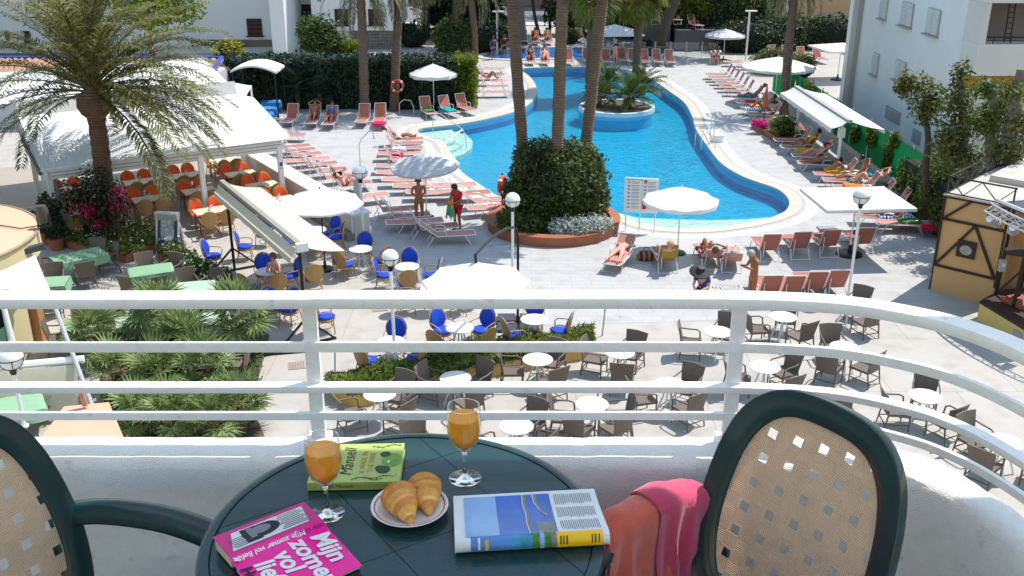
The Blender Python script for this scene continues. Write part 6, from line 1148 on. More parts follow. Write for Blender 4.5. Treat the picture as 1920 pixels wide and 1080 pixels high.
# ------------------------------------------------------------------ people
def skinmesh(J, E, root):
    bm = bmesh.new(); ly = bm.verts.layers.skin.verify(); ix = {}
    for k, (p, r) in J.items(): v = bm.verts.new(p); v[ly].radius = r if isinstance(r, tuple) else (r, r); v[ly].use_root = (k == root); ix[k] = v
    for a, c in E: bm.edges.new((ix[a], ix[c]))
    me = bpy.data.meshes.new('s'); bm.to_mesh(me); bm.free(); o = bpy.data.objects.new('tmp', me)
    o.modifiers.new('Skin', 'SKIN').use_smooth_shade = True; o.modifiers.new('Sub', 'SUBSURF').levels = 1; o.modifiers[-1].render_levels = 1
    return eval_mesh(o)
def V3(*a): return Vector(a)
def person(label, loc, rz, J, sk, hair, clothes, scale=1., long_hair=False, group=None):
    """J: joint positions, local +y is the way the person faces"""
    t = thing('person', label, 'person', loc, rz, group, scale); g = lambda k: Vector(J[k])
    rad = dict(pel=(.135,.115), waist=(.115,.095), chest=(.145,.105), neck=.055, head0=.07, head1=.095, head2=.085)
    JJ = {k: (g(k), rad[k]) for k in ('pel','waist','chest','neck')}
    hd = g('head'); nk = g('neck'); up = (hd - nk).normalized(); JJ['head0'] = (nk.lerp(hd,.55), .068); JJ['head1'] = (hd, .096); JJ['head2'] = (hd + up*.085, .078)
    E = [('pel','waist'),('waist','chest'),('chest','neck'),('neck','head0'),('head0','head1'),('head1','head2')]
    for s in 'LR':
        for k, r in (('sh',.058),('el',.042),('wr',.030),('hip',.095),('kn',.058),('an',.036),('toe',.032)): JJ[k+s] = (g(k+s), r)
        hn = (g('wr'+s) - g('el'+s)).normalized(); JJ['hand'+s] = (g('wr'+s) + hn*.07, (.040,.018))
        JJ['th'+s] = (g('hip'+s).lerp(g('kn'+s), .45), .083); JJ['ca'+s] = (g('kn'+s).lerp(g('an'+s), .35), .054)
        E += [('chest','sh'+s),('sh'+s,'el'+s),('el'+s,'wr'+s),('wr'+s,'hand'+s),('pel','hip'+s),('hip'+s,'th'+s),('th'+s,'kn'+s),('kn'+s,'ca'+s),('ca'+s,'an'+s),('an'+s,'toe'+s)]
    me = skinmesh(JJ, E, 'pel'); bm = bmesh.new(); bm.from_mesh(me); x = MB()
    fw = V3(0,1,0) - up*up.y
    if fw.length < .3: fw = V3(0,0,1 if J.get('faceup', 1) > 0 else -1) - up*up.z
    fw.normalize(); sd = fw.cross(up)
    x.tube([hd+fw*.08+up*.02, hd+fw*.108-up*.01, hd+fw*.09-up*.028], [.010,.016,.012], 6)
    for s in (-1,1): x.sphere(hd+sd*(.093*s)-up*.0, .024, 6, 4, (.6,1,1.3))
    for s in 'LR':
        e = JJ['hand'+s][0]; hn = (g('wr'+s) - g('el'+s)).normalized(); w_ = hn.cross(fw); w_ = w_.normalized() if w_.length > .1 else sd
        for k in range(4): x.tube([e + w_*(.021*(k-1.5)), e + w_*(.024*(k-1.5)) + hn*.045, e + w_*(.022*(k-1.5)) + hn*(.075-.007*abs(k-1.5)) + fw*.012], [.0095,.009,.007], 5)
        x.tube([e - hn*.03 + w_*.03, e + w_*.062 + hn*.005, e + w_*.066 + hn*.03], [.012,.010,.008], 5)
    m3 = bpy.data.meshes.new('x'); m3.from_pydata(x.v, [], x.f); bm.from_mesh(m3); bm.to_mesh(me); bm.free(); me.materials.clear(); me.materials.append(sk); me.polygons.foreach_set('use_smooth', [True]*len(me.polygons)); link('body', me, t)
    h = MB(); 
    def hp(a, e, r): return hd + up*.03 + (fw*cos(a)*cos(e) + sd*sin(a)*cos(e) + up*sin(e))*r
    rows = [[hp(2*PI*k/16, ev if not (abs(math.remainder(2*PI*k/16, 2*PI)) < 1.0 and ev < .35) else .35+ev*.1, .118) for k in range(16)] for ev in ((-.75 if not long_hair else -1.1),-.3,.1,.45,.85,1.25,1.56)]
    h.grid(rows, closed=True); h.build('hair', hair, t)
    eyes = MB()
    for s in (-1,1): eyes.sphere(hd+fw*.088+sd*(.036*s)+up*.025, .013, 6, 4)
    eyes.tube([hd+fw*.092+sd*-.022-up*.055, hd+fw*.098-up*.057, hd+fw*.092+sd*.022-up*.055], .005, 4); eyes.build('eyes_and_mouth', HAIRD, t)
    sub = dict(trunks=(['waist','pel','hipL','hipR','thL','thR'], [('pel','waist'),('pel','hipL'),('pel','hipR'),('hipL','thL'),('hipR','thR')], 'pel'), brief=(['pel','hipL','hipR'], [('pel','hipL'),('pel','hipR')], 'pel'),
               shirt=(['chest','waist','pel','shL','shR','uaL','uaR'], [('pel','waist'),('waist','chest'),('chest','shL'),('chest','shR'),('shL','uaL'),('shR','uaR')], 'pel'), top=(['chest','bL','bR'], [('chest','bL'),('chest','bR')], 'chest'), shorts=(['pel','hipL','hipR','thL','thR','lL','lR'], [('pel','hipL'),('pel','hipR'),('hipL','thL'),('hipR','thR'),('thL','lL'),('thR','lR')], 'pel'))
    for s in 'LR':
        JJ['ua'+s] = (g('sh'+s).lerp(g('el'+s), .6), .052); JJ['l'+s] = (g('hip'+s).lerp(g('kn'+s), .72), .075); JJ['b'+s] = (g('chest')+(g('sh'+s)-g('chest'))*.5 + fw*.03, .08)
    for kind, m in clothes:
        ks, ee, rt = sub[kind]; inc = lambda r: tuple(q+.016 for q in r) if isinstance(r, tuple) else r+.016
        if kind in ('brief',): JJb = {k: (JJ[k][0]*1.0, inc(JJ[k][1])) for k in ks}; JJb['w2'] = (g('pel').lerp(g('waist'), .35), inc(rad['pel'])); ee = ee + [('pel','w2')]
        else: JJb = {k: (JJ[k][0], inc(JJ[k][1])) for k in ks}
        mm = skinmesh(JJb, ee, rt); mm.materials.clear(); mm.materials.append(m); mm.polygons.foreach_set('use_smooth', [True]*len(mm.polygons)); link({'brief':'swim_briefs','trunks':'swim_trunks','shirt':'shirt','top':'bikini_top','shorts':'shorts'}[kind], mm, t)
    return t
def stand(**k):
    J = dict(pel=(0,0,.93), waist=(0,.0,1.08), chest=(0,.0,1.30), neck=(0,.01,1.47), head=(0,.03,1.60)); 
    for s, x in (('L',-1),('R',1)): J.update({'sh'+s:(x*.18,0,1.40),'el'+s:(x*.24,-.02,1.13),'wr'+s:(x*.22,.12,.92),'hip'+s:(x*.09,0,.86),'kn'+s:(x*.105,.02,.48),'an'+s:(x*.11,-.02,.07),'toe'+s:(x*.13,.14,.03)})
    J.update(k); return J
def recline(a=35, knee=.0, arm='side'):
    a = R(a); py = -.22; pz = .47; D = lambda l, o=0: (0, py - l*cos(a) - o*sin(a)*0, pz + l*sin(a) + o); J = dict(pel=(0,py+.02,pz), waist=D(.16), chest=D(.38), neck=D(.56,.01), head=D(.70,.03), faceup=1)
    for s, x in (('L',-1),('R',1)):
        sh = D(.48); sh = (x*.18, sh[1], sh[2]); J['sh'+s] = sh
        if arm == 'head': J['el'+s] = (x*.36, sh[1]-.12*cos(a), sh[2]+.16); J['wr'+s] = (x*.12, sh[1]-.24*cos(a), sh[2]+.28)
        elif arm == 'read': J['el'+s] = (x*.26, sh[1]+.12, sh[2]-.08); J['wr'+s] = (x*.1, sh[1]+.30, sh[2]+.10)
        else: J['el'+s] = (x*.25, sh[1]+.20, sh[2]-.16); J['wr'+s] = (x*.2, sh[1]+.44, pz-.02)
        kz = .46 + knee*(1 if s == 'L' else .7); J.update({'hip'+s:(x*.09,py+.08,pz-.01),'kn'+s:(x*.11,py+.45-knee*.3,kz),'an'+s:(x*.12,py+.86-knee*.55,.43),'toe'+s:(x*.14,py+.93-knee*.5,.53)})
    return J
def prone():
    J = dict(pel=(0,-.05,.50), waist=(0,-.2,.50), chest=(0,-.42,.50), neck=(0,-.60,.50), head=(.03,-.74,.50), faceup=-1)
    for s, x in (('L',-1),('R',1)): J.update({'sh'+s:(x*.18,-.52,.49),'el'+s:(x*.34,-.62,.46),'wr'+s:(x*.18,-.80,.45),'hip'+s:(x*.10,.03,.48),'kn'+s:(x*.15,.42,.45),'an'+s:(x*.19,.80,.45),'toe'+s:(x*.2,.90,.42)})
    return J
def sit(lean=10, arms='lap', sz=.46):
    a = R(lean); D = lambda l: (0, -.05 - l*sin(a), sz + .08 + l*cos(a)); J = dict(pel=D(0), waist=D(.15), chest=D(.36), neck=D(.54), head=(0, D(.67)[1]+.03, D(.67)[2]))
    for s, x in (('L',-1),('R',1)):
        sh = D(.46); sh = (x*.18, sh[1], sh[2]); J.update({'sh'+s:sh,'el'+s:(x*.24,sh[1]+.08,sh[2]-.27),'wr'+s:(x*.12,sh[1]+.30,sh[2]-.30) if arms == 'lap' else (x*.05,sh[1]+.2,sh[2]-.02),'hip'+s:(x*.10,.03,sz+.06),'kn'+s:(x*.12,.42,sz+.04),'an'+s:(x*.13,.40,.08),'toe'+s:(x*.14,.54,.04)})
    return J
NAVY = mat('navy_swim', S(26,34,70), .6); BLK = mat('black_swim', (.012,.012,.014), .6); REDC = mat('red_cloth', S(206,24,36), .75, .08, 6, .2, 40); TEALC = mat('teal_cloth', S(40,120,140), .7); WHC = mat('white_shirt', (.7,.7,.7), .8); PNK = mat('pink_swim', S(200,120,130), .7); BLU = mat('denim_blue', S(40,72,124), .8, .1, 8); DRED = mat('dark_red_swim', S(150,40,50), .7)
person('topless person with brown hair standing with back turned under the shade-grey parasol', G(787,421), R(8), stand(head=(0,.09,1.57), elL=(-.25,.08,1.15), elR=(.25,.08,1.15), wrL=(-.16,.24,1.05), wrR=(.16,.24,1.05)), SKINT, HAIRB, [('brief', PNK)])
lg_ = G(858,432); person('lifeguard in red polo shirt and red shorts holding a yellow and green towel', lg_, R(140), stand(head=(0,.10,1.58), elL=(-.24,.06,1.15), elR=(.24,.06,1.15), wrL=(-.10,.28,1.06), wrR=(.12,.26,1.02)), SKINT, HAIRD, [('shirt', REDC), ('shorts', REDC)])
p = lg_ + Vector((-.22,-.20,0)); draped('towel', 'yellow and green towel held by the lifeguard in red', p, .6, .06, .24, .52, striped('yellow_green', [S(214,150,30), S(214,150,30), S(70,160,120)], 1.1, 'Z'), 1.12, None, 9, 'towel', .1)
person('man in black swim briefs standing with bowed head above the handrail', G(1408,572), R(105), stand(head=(0,.13,1.56), neck=(0,.05,1.47), elL=(-.24,.1,1.15), elR=(.24,.1,1.15), wrL=(-.06,.33,1.22), wrR=(.08,.33,1.22)), SKINT, HAIRG, [('brief', BLK)])
person('child in a blue dress sitting on a green pad with a wide black hat', G(1316,556) + Vector((0,0,-.28)), R(150), sit(-14, 'lap', .42), SKINP, HAIRD, [('shirt', BLU), ('trunks', BLU)], .98)
q = G(1313,505,.98); ht = thing('black_hat', 'wide black hat worn by the seated child in blue', 'hat', (q.x, q.y, .93), 0); b = MB(); b.lathe([(0,.16),(.10,.15),(.13,.04),(.30,-.03),(.31,-.05),(.12,.0),(0,.0)], 18); b.build('brim', BLK, ht); ht.rotation_euler = (.35,.1,0)
def onl(label, px, py, hd, J, sk, hair, cl, **k): g = G(px, py, .33); return person(label, (g.x, g.y, 0), R(hd-90), J, sk, hair, cl, **k)
onl('sunbather in navy briefs lying face down on a striped towel beside the round planter',1162,478,-112,prone(),SKINP,HAIRD,[('brief',NAVY)])
onl('person reclining in the parasol shadow with legs stretched to the pool, seen from behind',1247,482,92,recline(45,.1),SKINP,HAIRL,[('trunks',PNK)])
onl('sunbather with raised knees on the dark red towel',1328,476,92,recline(22,.35,'head'),SKINT,HAIRB,[('brief',DRED)])
onl('sunbather lying on the back beside the standing man',1372,482,80,recline(22,.12),SKINP,HAIRG,[('trunks',mat('grey_swim', S(150,160,180), .7))])
onl('man sunbathing with both arms behind his head under the hedge',588,224,-92,recline(58,.25,'head'),SKINT,HAIRD,[('trunks',BLK)])
onl('person reclining on the lounger with the red towel under the hedge',620,226,-92,recline(55,.2),SKINT,HAIRD,[('trunks',DRED),('shirt',mat('blue_shirt', S(50,90,150), .8))])
onl('blond person reading on a lounger by the low white wall',655,350,24,recline(58,.35,'read'),SKINP,HAIRL,[('brief',BLK),('top',BLK)])
onl('slim sunbather stretched out on the farthest lounger beside the pool steps',754,260,4,recline(30,.08),SKINT,HAIRB,[('trunks',WHC)])
onl('sunbather in blue lying face down in the awning shade by the fence',1540,306,174,prone(),SKINT,HAIRD,[('brief',TEALC)])
onl('man with raised knees reclining on a turquoise towel by the fence',1620,345,174,recline(28,.38,'head'),SKINP,HAIRL,[('brief',mat('green_swim', S(110,120,90), .7))])
onl('sunbather with dark red hair just behind the big square parasol',1632,362,174,recline(14,.0),SKINP,mat('red_hair', S(110,30,30), .5),[('brief',BLK),('top',BLK)])
onl('person reclining in the awning shade near the awning post',1576,322,174,recline(40,.3),SKINT,HAIRD,[('trunks',WHC)])
onl('person in a yellow wrap sitting up beside the awning foot by the fence',1505,276,174,recline(55,.3),SKINT,HAIRD,[('trunks',YL),('shirt',YL)])
onl('person leaning back on the third lounger along the fence',1528,292,174,recline(48,.2),SKINP,HAIRL,[('brief',DRED),('top',DRED)])
onl('sunbather lying flat between the reclining man and the awning post',1596,338,174,recline(60,.1,'head'),SKINT,HAIRB,[('brief',TEALC)])
onl('person reclining on the farthest towel covered lounger',1408,184,176,recline(50,.2),SKINT,HAIRB,[('trunks',TEALC)])
onl('person lying in the shade of the square parasol edge',1652,405,174,recline(6,.05),SKINT,HAIRB,[('brief',NAVY)])
onl('person sitting up on the mustard towel beyond the pink flowers',1425,205,176,recline(48,.3),SKINT,HAIRD,[('trunks',YL)])
onl('person leaning back on the blue towel near the right deck palm',1442,214,176,recline(45,.25),SKINT,HAIRB,[('brief',NAVY)])
onl('person with raised legs on a shaded lounger at the hedge end',920,150,2,recline(35,.4),SKINT,HAIRD,[('trunks',DRED)])
person('woman with short hair and sunglasses sitting at the blue chair table', G(516,556), R(150), sit(4, 'up', .46), SKINP, HAIRB, [('brief', BLU)])
wm = person('woman in a black bikini standing with her back turned at the pool head', G(1153,122), R(10), stand(wrL=(-.18,.2,1.1), wrR=(.18,.2,1.12)), SKINP, HAIRL, [('brief', BLK), ('top', BLK)])
for px, py, lb, J, sk, h, cl in ((1004,75,'person reclining in the far row beyond the paddling pool, left',recline(55,.2),SKINT,HAIRD,[('trunks',DRED)]),(1026,75,'person reclining in the far row beyond the paddling pool, right',recline(55,.2),SKINT,HAIRD,[('trunks',BLK)]),(995,112,'person in black on a shaded lounger between the pools',recline(50,.3),SKINT,HAIRD,[('trunks',BLK),('shirt',BLK)]),(1022,112,'person in red on a shaded lounger between the pools',recline(50,.35),SKINP,HAIRD,[('trunks',REDC)])): onl(lb, px, py, -88, J, sk, h, cl)
for px, lb in ((1336,'person in a white shirt sitting under the small grey parasol, left'),(1345,'person in a white shirt sitting under the small grey parasol, right')):
    g = G(px, 121); person(lb, g, R(175), sit(5), SKINT, HAIRD, [('shirt', WHC), ('trunks', DRED)], .9); bn = thing('stool', 'low stool under the ' + lb, 'stool', g); b = MB(); b.box((0,-.02,.40),(.36,.36,.05)); b.build('seat', WHITE, bn)
    for sx in (-1,1):
        for sy in (-1,1): b = MB(); b.box((sx*.15,-.02+sy*.15,.19),(.04,.04,.38)); b.build('leg', WHITE, bn)
for px, py, lb, col in ((925,112,'person in blue standing in the shade left of the pools',BLU),(945,108,'person in dark clothes standing in the shade left of the pools',BLK)): person(lb, G(px, py), R(200), stand(), SKINT, HAIRD, [('shirt', col), ('shorts', col)], .95)
# ------------------------------------------------------------------ balcony table, chairs and what lies on them
GREENP = mat('dark_green_plastic', (.0075,.035,.037), .27, .15, 6, .03, 180, coat=.25, rnd=0)
ZT = ZB + .72; TC = None
def TP(px, py, dz=0.): return G(px, py, ZT + dz)
TR = .378; TY = TP(768,810).y - TR; TX = -.205
tb = thing('balcony_table', 'round dark green plastic table with panelled top on the balcony', 'table', (TX, TY, ZB))
b = MB(); b.lathe([(TR-.012,.690),(TR,.694),(TR+.004,.708),(TR,.717),(TR-.010,.7205),(TR-.020,.7195),(TR-.022,.712),(TR-.022,.69)], 96); b.build('rim', GREENP, tb)
b = MB(); b.lathe([(0,.700),(TR-.015,.700),(TR-.015,.694),(0,.694)], 64); b.build('under_plate', mat('groove_dark', (.004,.013,.017), .5), tb)
def clip(poly, nx, ny, c):  # keep nx*x+ny*y <= c
    out = []
    for i in range(len(poly)):
        p, q = poly[i], poly[(i+1) % len(poly)]; dp = nx*p[0]+ny*p[1]-c; dq = nx*q[0]+ny*q[1]-c
        if dp <= 0: out.append(p)
        if dp*dq < 0: t = dp/(dp-dq); out.append((p[0]+(q[0]-p[0])*t, p[1]+(q[1]-p[1])*t))
    return out
g1 = (TP(1100,1000)-TP(900,830)); g2 = (TP(1440/4+480,760/4+810)-TP(670,1062.5))
a1 = math.atan2((TP(780,1075)-TP(640,930)).y, (TP(780,1075)-TP(640,930)).x); a2 = math.atan2(g2.y, g2.x)
disc = [(cos(2*PI*k/96)*(TR-.0224), sin(2*PI*k/96)*(TR-.0224)) for k in range(96)]
n1 = (-sin(a1), cos(a1)); n2 = (-sin(a2), cos(a2)); cc = TP(740,1032); c1 = n1[0]*(cc.x-TX)+n1[1]*(cc.y-TY); c2 = n2[0]*(cc.x-TX)+n2[1]*(cc.y-TY); gp = .0008; sp_ = .245
for i in range(-3, 4):
    for j in range(-3, 4):
        p = disc
        for (n, c, k) in ((n1, c1, i), (n2, c2, j)):
            p = clip(p, n[0], n[1], c + (k+1)*sp_ - gp)
            if len(p) > 2: p = clip(p, -n[0], -n[1], -(c + k*sp_ + gp))
        if len(p) > 2 and abs(area([Vector((q[0], q[1])) for q in p])) > .0006: b = MB(); b.prism(p, .702, .7175); b.build('panel', GREENP, tb)
for k in range(4):
    a = PI/4 + k*PI/2; b = MB(); b.tube([(.29*cos(a),.29*sin(a),.69),(.33*cos(a),.33*sin(a),0)], [.035,.025], 10); b.build('leg', GREENP, tb)
# chairs: backrest outline measured in the plane of the back
WEAVE = mat('woven_beige_plastic', (.84,.65,.49), .6, .08, 30, rnd=0); N, nd, L, B = nodes(WEAVE)
tc = nd.new('ShaderNodeTexCoord'); 
def wavebump():
    mp1 = nd.new('ShaderNodeMapping'); mp1.inputs['Rotation'].default_value = (0,0,0); L(tc.outputs['UV'], mp1.inputs[0])
    ck = nd.new('ShaderNodeTexChecker'); ck.inputs['Scale'].default_value = 1/.0312; L(mp1.outputs[0], ck.inputs[0])
    w1 = nd.new('ShaderNodeTexWave'); w1.inputs['Scale'].default_value = 62; w1.bands_direction = 'X'; w1.inputs['Distortion'].default_value = .8; L(mp1.outputs[0], w1.inputs[0])
    w2 = nd.new('ShaderNodeTexWave'); w2.inputs['Scale'].default_value = 62; w2.bands_direction = 'Y'; w2.inputs['Distortion'].default_value = .8; L(mp1.outputs[0], w2.inputs[0])
    mx = nd.new('ShaderNodeMix'); mx.data_type = 'FLOAT'; L(ck.outputs['Fac'], mx.inputs[0]); L(w1.outputs['Fac'], mx.inputs[2]); L(w2.outputs['Fac'], mx.inputs[3])
    bp = nd.new('ShaderNodeBump'); bp.inputs['Strength'].default_value = .7; bp.inputs['Distance'].default_value = .0015; L(mx.outputs[0], bp.inputs['Height']); L(bp.outputs[0], B.inputs['Normal'])
    mr = nd.new('ShaderNodeMapRange'); mr.inputs[3].default_value = .84; mr.inputs[4].default_value = 1.06; L(mx.outputs[0], mr.inputs[0]); vm = nd.new('ShaderNodeVectorMath'); vm.operation = 'SCALE'; L(nd[WEAVE['vm']].outputs[0], vm.inputs[0]); L(mr.outputs[0], vm.inputs['Scale']); L(vm.outputs[0], B.inputs['Base Color'])
wavebump()
def in_poly(x, y, P):
    c = False
    for i in range(len(P)):
        a, d = P[i], P[i-1]
        if (a[1] > y) != (d[1] > y) and x < (d[0]-a[0])*(y-a[1])/(d[1]-a[1])+a[0]: c = not c
    return c
def garden_chair(label, loc, rz, sc_, af=1.):
    """local: x across, +y front; the back leans to -y"""
    t = thing('garden_chair', label, 'chair', loc, rz, None, sc_)
    out = catmull([(0,.515,0),(.12,.50,0),(.195,.44,0),(.232,.34,0),(.245,.20,0),(.235,.08,0),(.20,-.02,0),(.11,-.08,0),(0,-.095,0),(-.11,-.08,0),(-.20,-.02,0),(-.235,.08,0),(-.245,.20,0),(-.232,.34,0),(-.195,.44,0),(-.12,.50,0)], 5)
    inn = catmull([(0,.455,0),(.09,.445,0),(.145,.40,0),(.176,.32,0),(.188,.20,0),(.178,.09,0),(.145,.015,0),(.08,-.025,0),(0,-.035,0),(-.08,-.025,0),(-.145,.015,0),(-.178,.09,0),(-.188,.20,0),(-.176,.32,0),(-.145,.40,0),(-.09,.445,0)], 5)
    lean = R(16); y0 = -.20; z0 = .46
    def BK(u, v, d=0.): # u across, v up the back, d out of the plane towards the front
        dd = d + .16*u*u*3 ; return (u, y0 - v*sin(lean) + dd*cos(lean), z0 + v*cos(lean) + dd*sin(lean))
    K = len(out); R_ = []
    for f, d in ((0,-.014),(0,.0085),(.012,.0115),(.05,.0135),(.12,.0125),(.5,.0115),(.95,.0095),(.985,.0075),(1,.001),(1,-.012),(.5,-.016),(.02,-.016)):
        R_.append([BK(o.x+(i.x-o.x)*f, o.y+(i.y-o.y)*f, d) for o, i in zip(out, inn)])
    b = MB(); b.grid(R_, closed=True); b.grid([R_[-1], R_[0]], closed=True); b.build('back_frame', GREENP, t)
    # woven panel with real square holes
    P = [(p.x*1.07, (p.y-.21)*1.05+.21) for p in inn]; s = .0070; nx = int(.2/s)+1; ca, sa = cos(R(5)), sin(R(5)); pit = .052
    bm = bmesh.new(); vs_ = {}; F_ = []
    uvl = bm.loops.layers.uv.new('UVMap')
    # rotated fine lattice
    M = 60
    def V(i, j):
        if (i, j) not in vs_:
            a, c = i*s, j*s; u = ca*a - sa*c; v = sa*a + ca*c + .21; vs_[(i, j)] = (bm.verts.new(BK(u, v, .004)), u, v)
        return vs_[(i, j)]
    for i in range(-M, M):
        for j in range(-M, M):
            a, c = (i+.5)*s, (j+.5)*s; u = ca*a - sa*c; v = sa*a + ca*c + .21
            if not in_poly(u, v, P): continue
            gi, gj = i % 9, (j + (i//9)*2) % 9
            if gi in (0,1,2) and gj in (0,1,2): continue
            q = [V(i,j), V(i+1,j), V(i+1,j+1), V(i,j+1)]; f = bm.faces.new([x[0] for x in q])
            for lp, x, (ii, jj) in zip(f.loops, q, ((i,j),(i+1,j),(i+1,j+1),(i,j+1))): lp[uvl].uv = (ii*s, jj*s)
    r = bmesh.ops.solidify(bm, geom=bm.faces[:], thickness=.004)
    me = bpy.data.meshes.new('woven_panel'); bm.to_mesh(me); bm.free(); me.materials.append(WEAVE); link('woven_panel', me, t)
    # seat, arms, legs
    b = MB(); b.slab([[(x, y, .43-.03*(1-(x/.24)**2)-.04*(y < -.1)) for x in (-.235,-.12,0,.12,.235)] for y in (-.24,-.1,.1,.25,.3)], .03); b.build('seat', GREENP, t)
    for sx in (-1, 1):
        pts = catmull([(sx*.245,-.27,.615),(sx*.262,-.16,.645),(sx*.275,-.06+.06*(af-1),.655),(sx*.272,.03+.10*(af-1),.648),(sx*.26,.085+.14*(af-1),.628),(sx*.25,.115+.14*(af-1),.57),(sx*.25,.14+.12*(af-1),.40),(sx*.262,.22,.0)], 5, False)
        b = MB(); R2 = []
        for i, p in enumerate(pts):
            tt = (pts[min(i+1,len(pts)-1)]-pts[max(i-1,0)]).normalized(); xx = Vector((1,0,0)) - tt*tt.x; xx.normalize(); zz = tt.cross(xx)*(-1)
            wd = .033 if i < 24 else .028; th = .027 if i < 20 else .022
            R2.append([p + xx*(wd*cos(a)) + zz*(th*sin(a) - (.012*abs(cos(a))**3 if i < 24 else 0)) for a in [2*PI*k/14 for k in range(14)]])
        b.grid(R2, closed=True); b.add(R2[-1], [tuple(range(14))]); b.build('armrest', GREENP, t)
        b = MB(); b.tube([(sx*.20,-.22,.44),(sx*.215,-.26,.2),(sx*.235,-.30,0)], [.028,.024,.02], 8); b.build('leg', GREENP, t)
        b = MB(); b.tube([(sx*.19,-.235,.44),(sx*.21,-.245,.60)], [.03,.026], 8); b.build('back_post', GREENP, t)
    return t
def dirang(dx, dy): return math.atan2(-dx, dy)
RCH = garden_chair('dark green garden chair with woven beige back and towels over its arm', (.397,1.585,ZB), dirang(-.80,-.60), .935)
garden_chair('dark green garden chair with woven beige back, cut by the left edge', (-.835,1.55,ZB), dirang(.94,-.34), .935, 1.9)
# ------------------------------------------------------------------ things on the balcony table
def frame_from(P0, P1): u = (P1-P0); L = u.length; u.normalize(); return u, L
def patch(name, surf, u0, u1, v0, v1, m, par, nu=6, nv=6, e=.0007):
    b = MB(); b.grid([[surf(u0+(u1-u0)*i/nu, v0+(v1-v0)*j/nv, e) for i in range(nu+1)] for j in range(nv+1)][::-1]); return b.build(name, m, par)
PAPER = mat('paper', (.70,.70,.68), .6, .03, 8, rnd=0); PAGES = mat('page_edge', (.60,.50,.36), .8, .15, 60, rnd=0); INK = mat('ink', (.015,.014,.02), .6, rnd=0); INKG = mat('ink_grey', (.22,.22,.25), .7, rnd=0); INKW = mat('ink_white', (.80,.78,.80), .5, .02, rnd=0)
# green paperback
LIME = mat('lime_cover', S(164,178,92), .35, .04, 20, rnd=0, coat=.2); A_ = TP(577,920); B_ = TP(750,917); u, L_ = frame_from(A_, B_); gb = thing('green_book', 'lime green paperback lying behind the left glass with its spine to the front', 'book', A_, math.atan2(u.y, u.x)); th = .018
far = TP(752,831,th); dpt = (Vector((far.x, far.y, 0)) - Vector((B_.x, B_.y, 0))).length
b = MB(); b.box((L_/2, dpt/2, th-.001), (L_, dpt, .002)); b.box((L_/2, dpt/2, .001), (L_, dpt, .002)); b.box((L_/2, .0012, th/2), (L_, .0024, th-.004)); b.build('cover', LIME, gb); b = MB(); b.box((L_/2, dpt/2+.001, th/2), (L_-.006, dpt-.006, th-.0045)); b.build('pages', PAPER, gb)
zt = th + .0006; rzz = R(90)
text('Jill', .04, INK, gb, (L_*.25, dpt*.52, zt), (0,0,rzz), shear=.3, bold=.0002); text('Mansell', .036, INK, gb, (L_*.40, dpt*.52, zt), (0,0,rzz), shear=.25, bold=0)
RUST = mat('rust_ink', S(170,130,70), .6, rnd=0); text('A WALK IN', .017, RUST, gb, (L_*.57, dpt*.5, zt), (0,0,rzz)); text('THE PARK', .017, RUST, gb, (L_*.66, dpt*.5, zt), (0,0,rzz))
DKG = mat('tree_print', S(40,70,44), .6, .3, 80, rnd=0); MDG = mat('tree_print_mid', S(110,150,70), .6, .3, 80, rnd=0)
def blot(x, y, r, m, k, sx=1.): b = MB(); b.lathe([(0,.0002),(r,0)], 18, (x, y, zt+k*.0002), sx=sx); b.build('print', m, gb)
blot(L_*.88, dpt*.55, .027, MDG, 0, .8); blot(L_*.80, dpt*.30, .015, DKG, 1); blot(L_*.76, dpt*.34, .010, DKG, 2); blot(L_*.80, dpt*.70, .011, DKG, 1); blot(L_*.845, dpt*.5, .004, INKW, 2, .6)
b = MB(); random.seed(2)
for (x0, y0, s) in ((.93,.12,1),(.80,.08,-1),(.96,.92,1)):
    pts = [(L_*x0 + .012*k*-1, dpt*y0 + .006*sin(k*1.3)*s, zt+.0003) for k in range(6)]; b.tube(pts, .0006, 4)
    for p in pts: b.sphere((p[0]+U(-.004,.004), p[1]+U(-.006,.006), zt+.0002), .0016, 6, 3, (1,1,.2))
b.build('print', INK, gb)
text('Jill Mansell', .012, INK, gb, (L_*.36, -.0006, th*.5), (R(90),0,0), shear=.2); text('A WALK IN THE PARK', .010, RUST, gb, (L_*.66, -.0006, th*.5), (R(90),0,0))
# pink paperback opened face down
PINK = mat('pink_cover', S(246,4,150), .32, .03, 20, rnd=0, coat=.3); HB = .027; P0 = TP(431,1046,HB); P1 = TP(605,975,HB); u, L_ = frame_from(P0, P1); nb = Vector((u.y, -u.x, 0)) # towards the viewer
pk = thing('pink_book', 'pink paperback lying open face down at the front left of the table', 'book', (P0.x, P0.y, ZT), math.atan2(u.y, u.x)); q = TP(545,951,HB) - P1; wb = abs(q.dot(nb)); 
b = MB(); b.slab([[(0,0,HB),(L_,0,HB)],[(0,wb,HB+.001),(L_,wb,HB+.001)]], .0012); b.build('back_cover', mat('pink_back', S(206,40,130), .4, .04, 20, rnd=0), pk)
b = MB(); b.box((L_/2, wb/2+.001, (HB-.003)/2+.001), (L_-.006, wb-.005, HB-.005)); b.build('pages', PAGES, pk)
ws = .021; fz = lambda v: HB - .007*min(1, v/ws) - max(0, v-ws)*.085
def FS(a, v, e=0): return (a*L_, -v, fz(v) + .0015*sin(a*PI) + e)
b = MB(); b.slab([[FS(i/8, v) for i in range(9)] for v in (-.0002,.01,ws,.05,.08,.11,.145)][::-1], .0012); b.build('front_cover', PINK, pk); b = MB(); b.slab([[(i/8*L_*.98+.002, -v, fz(v)-.003) for i in range(9)] for v in (ws,.08,.138)][::-1], .007); b.build('pages', PAGES, pk)
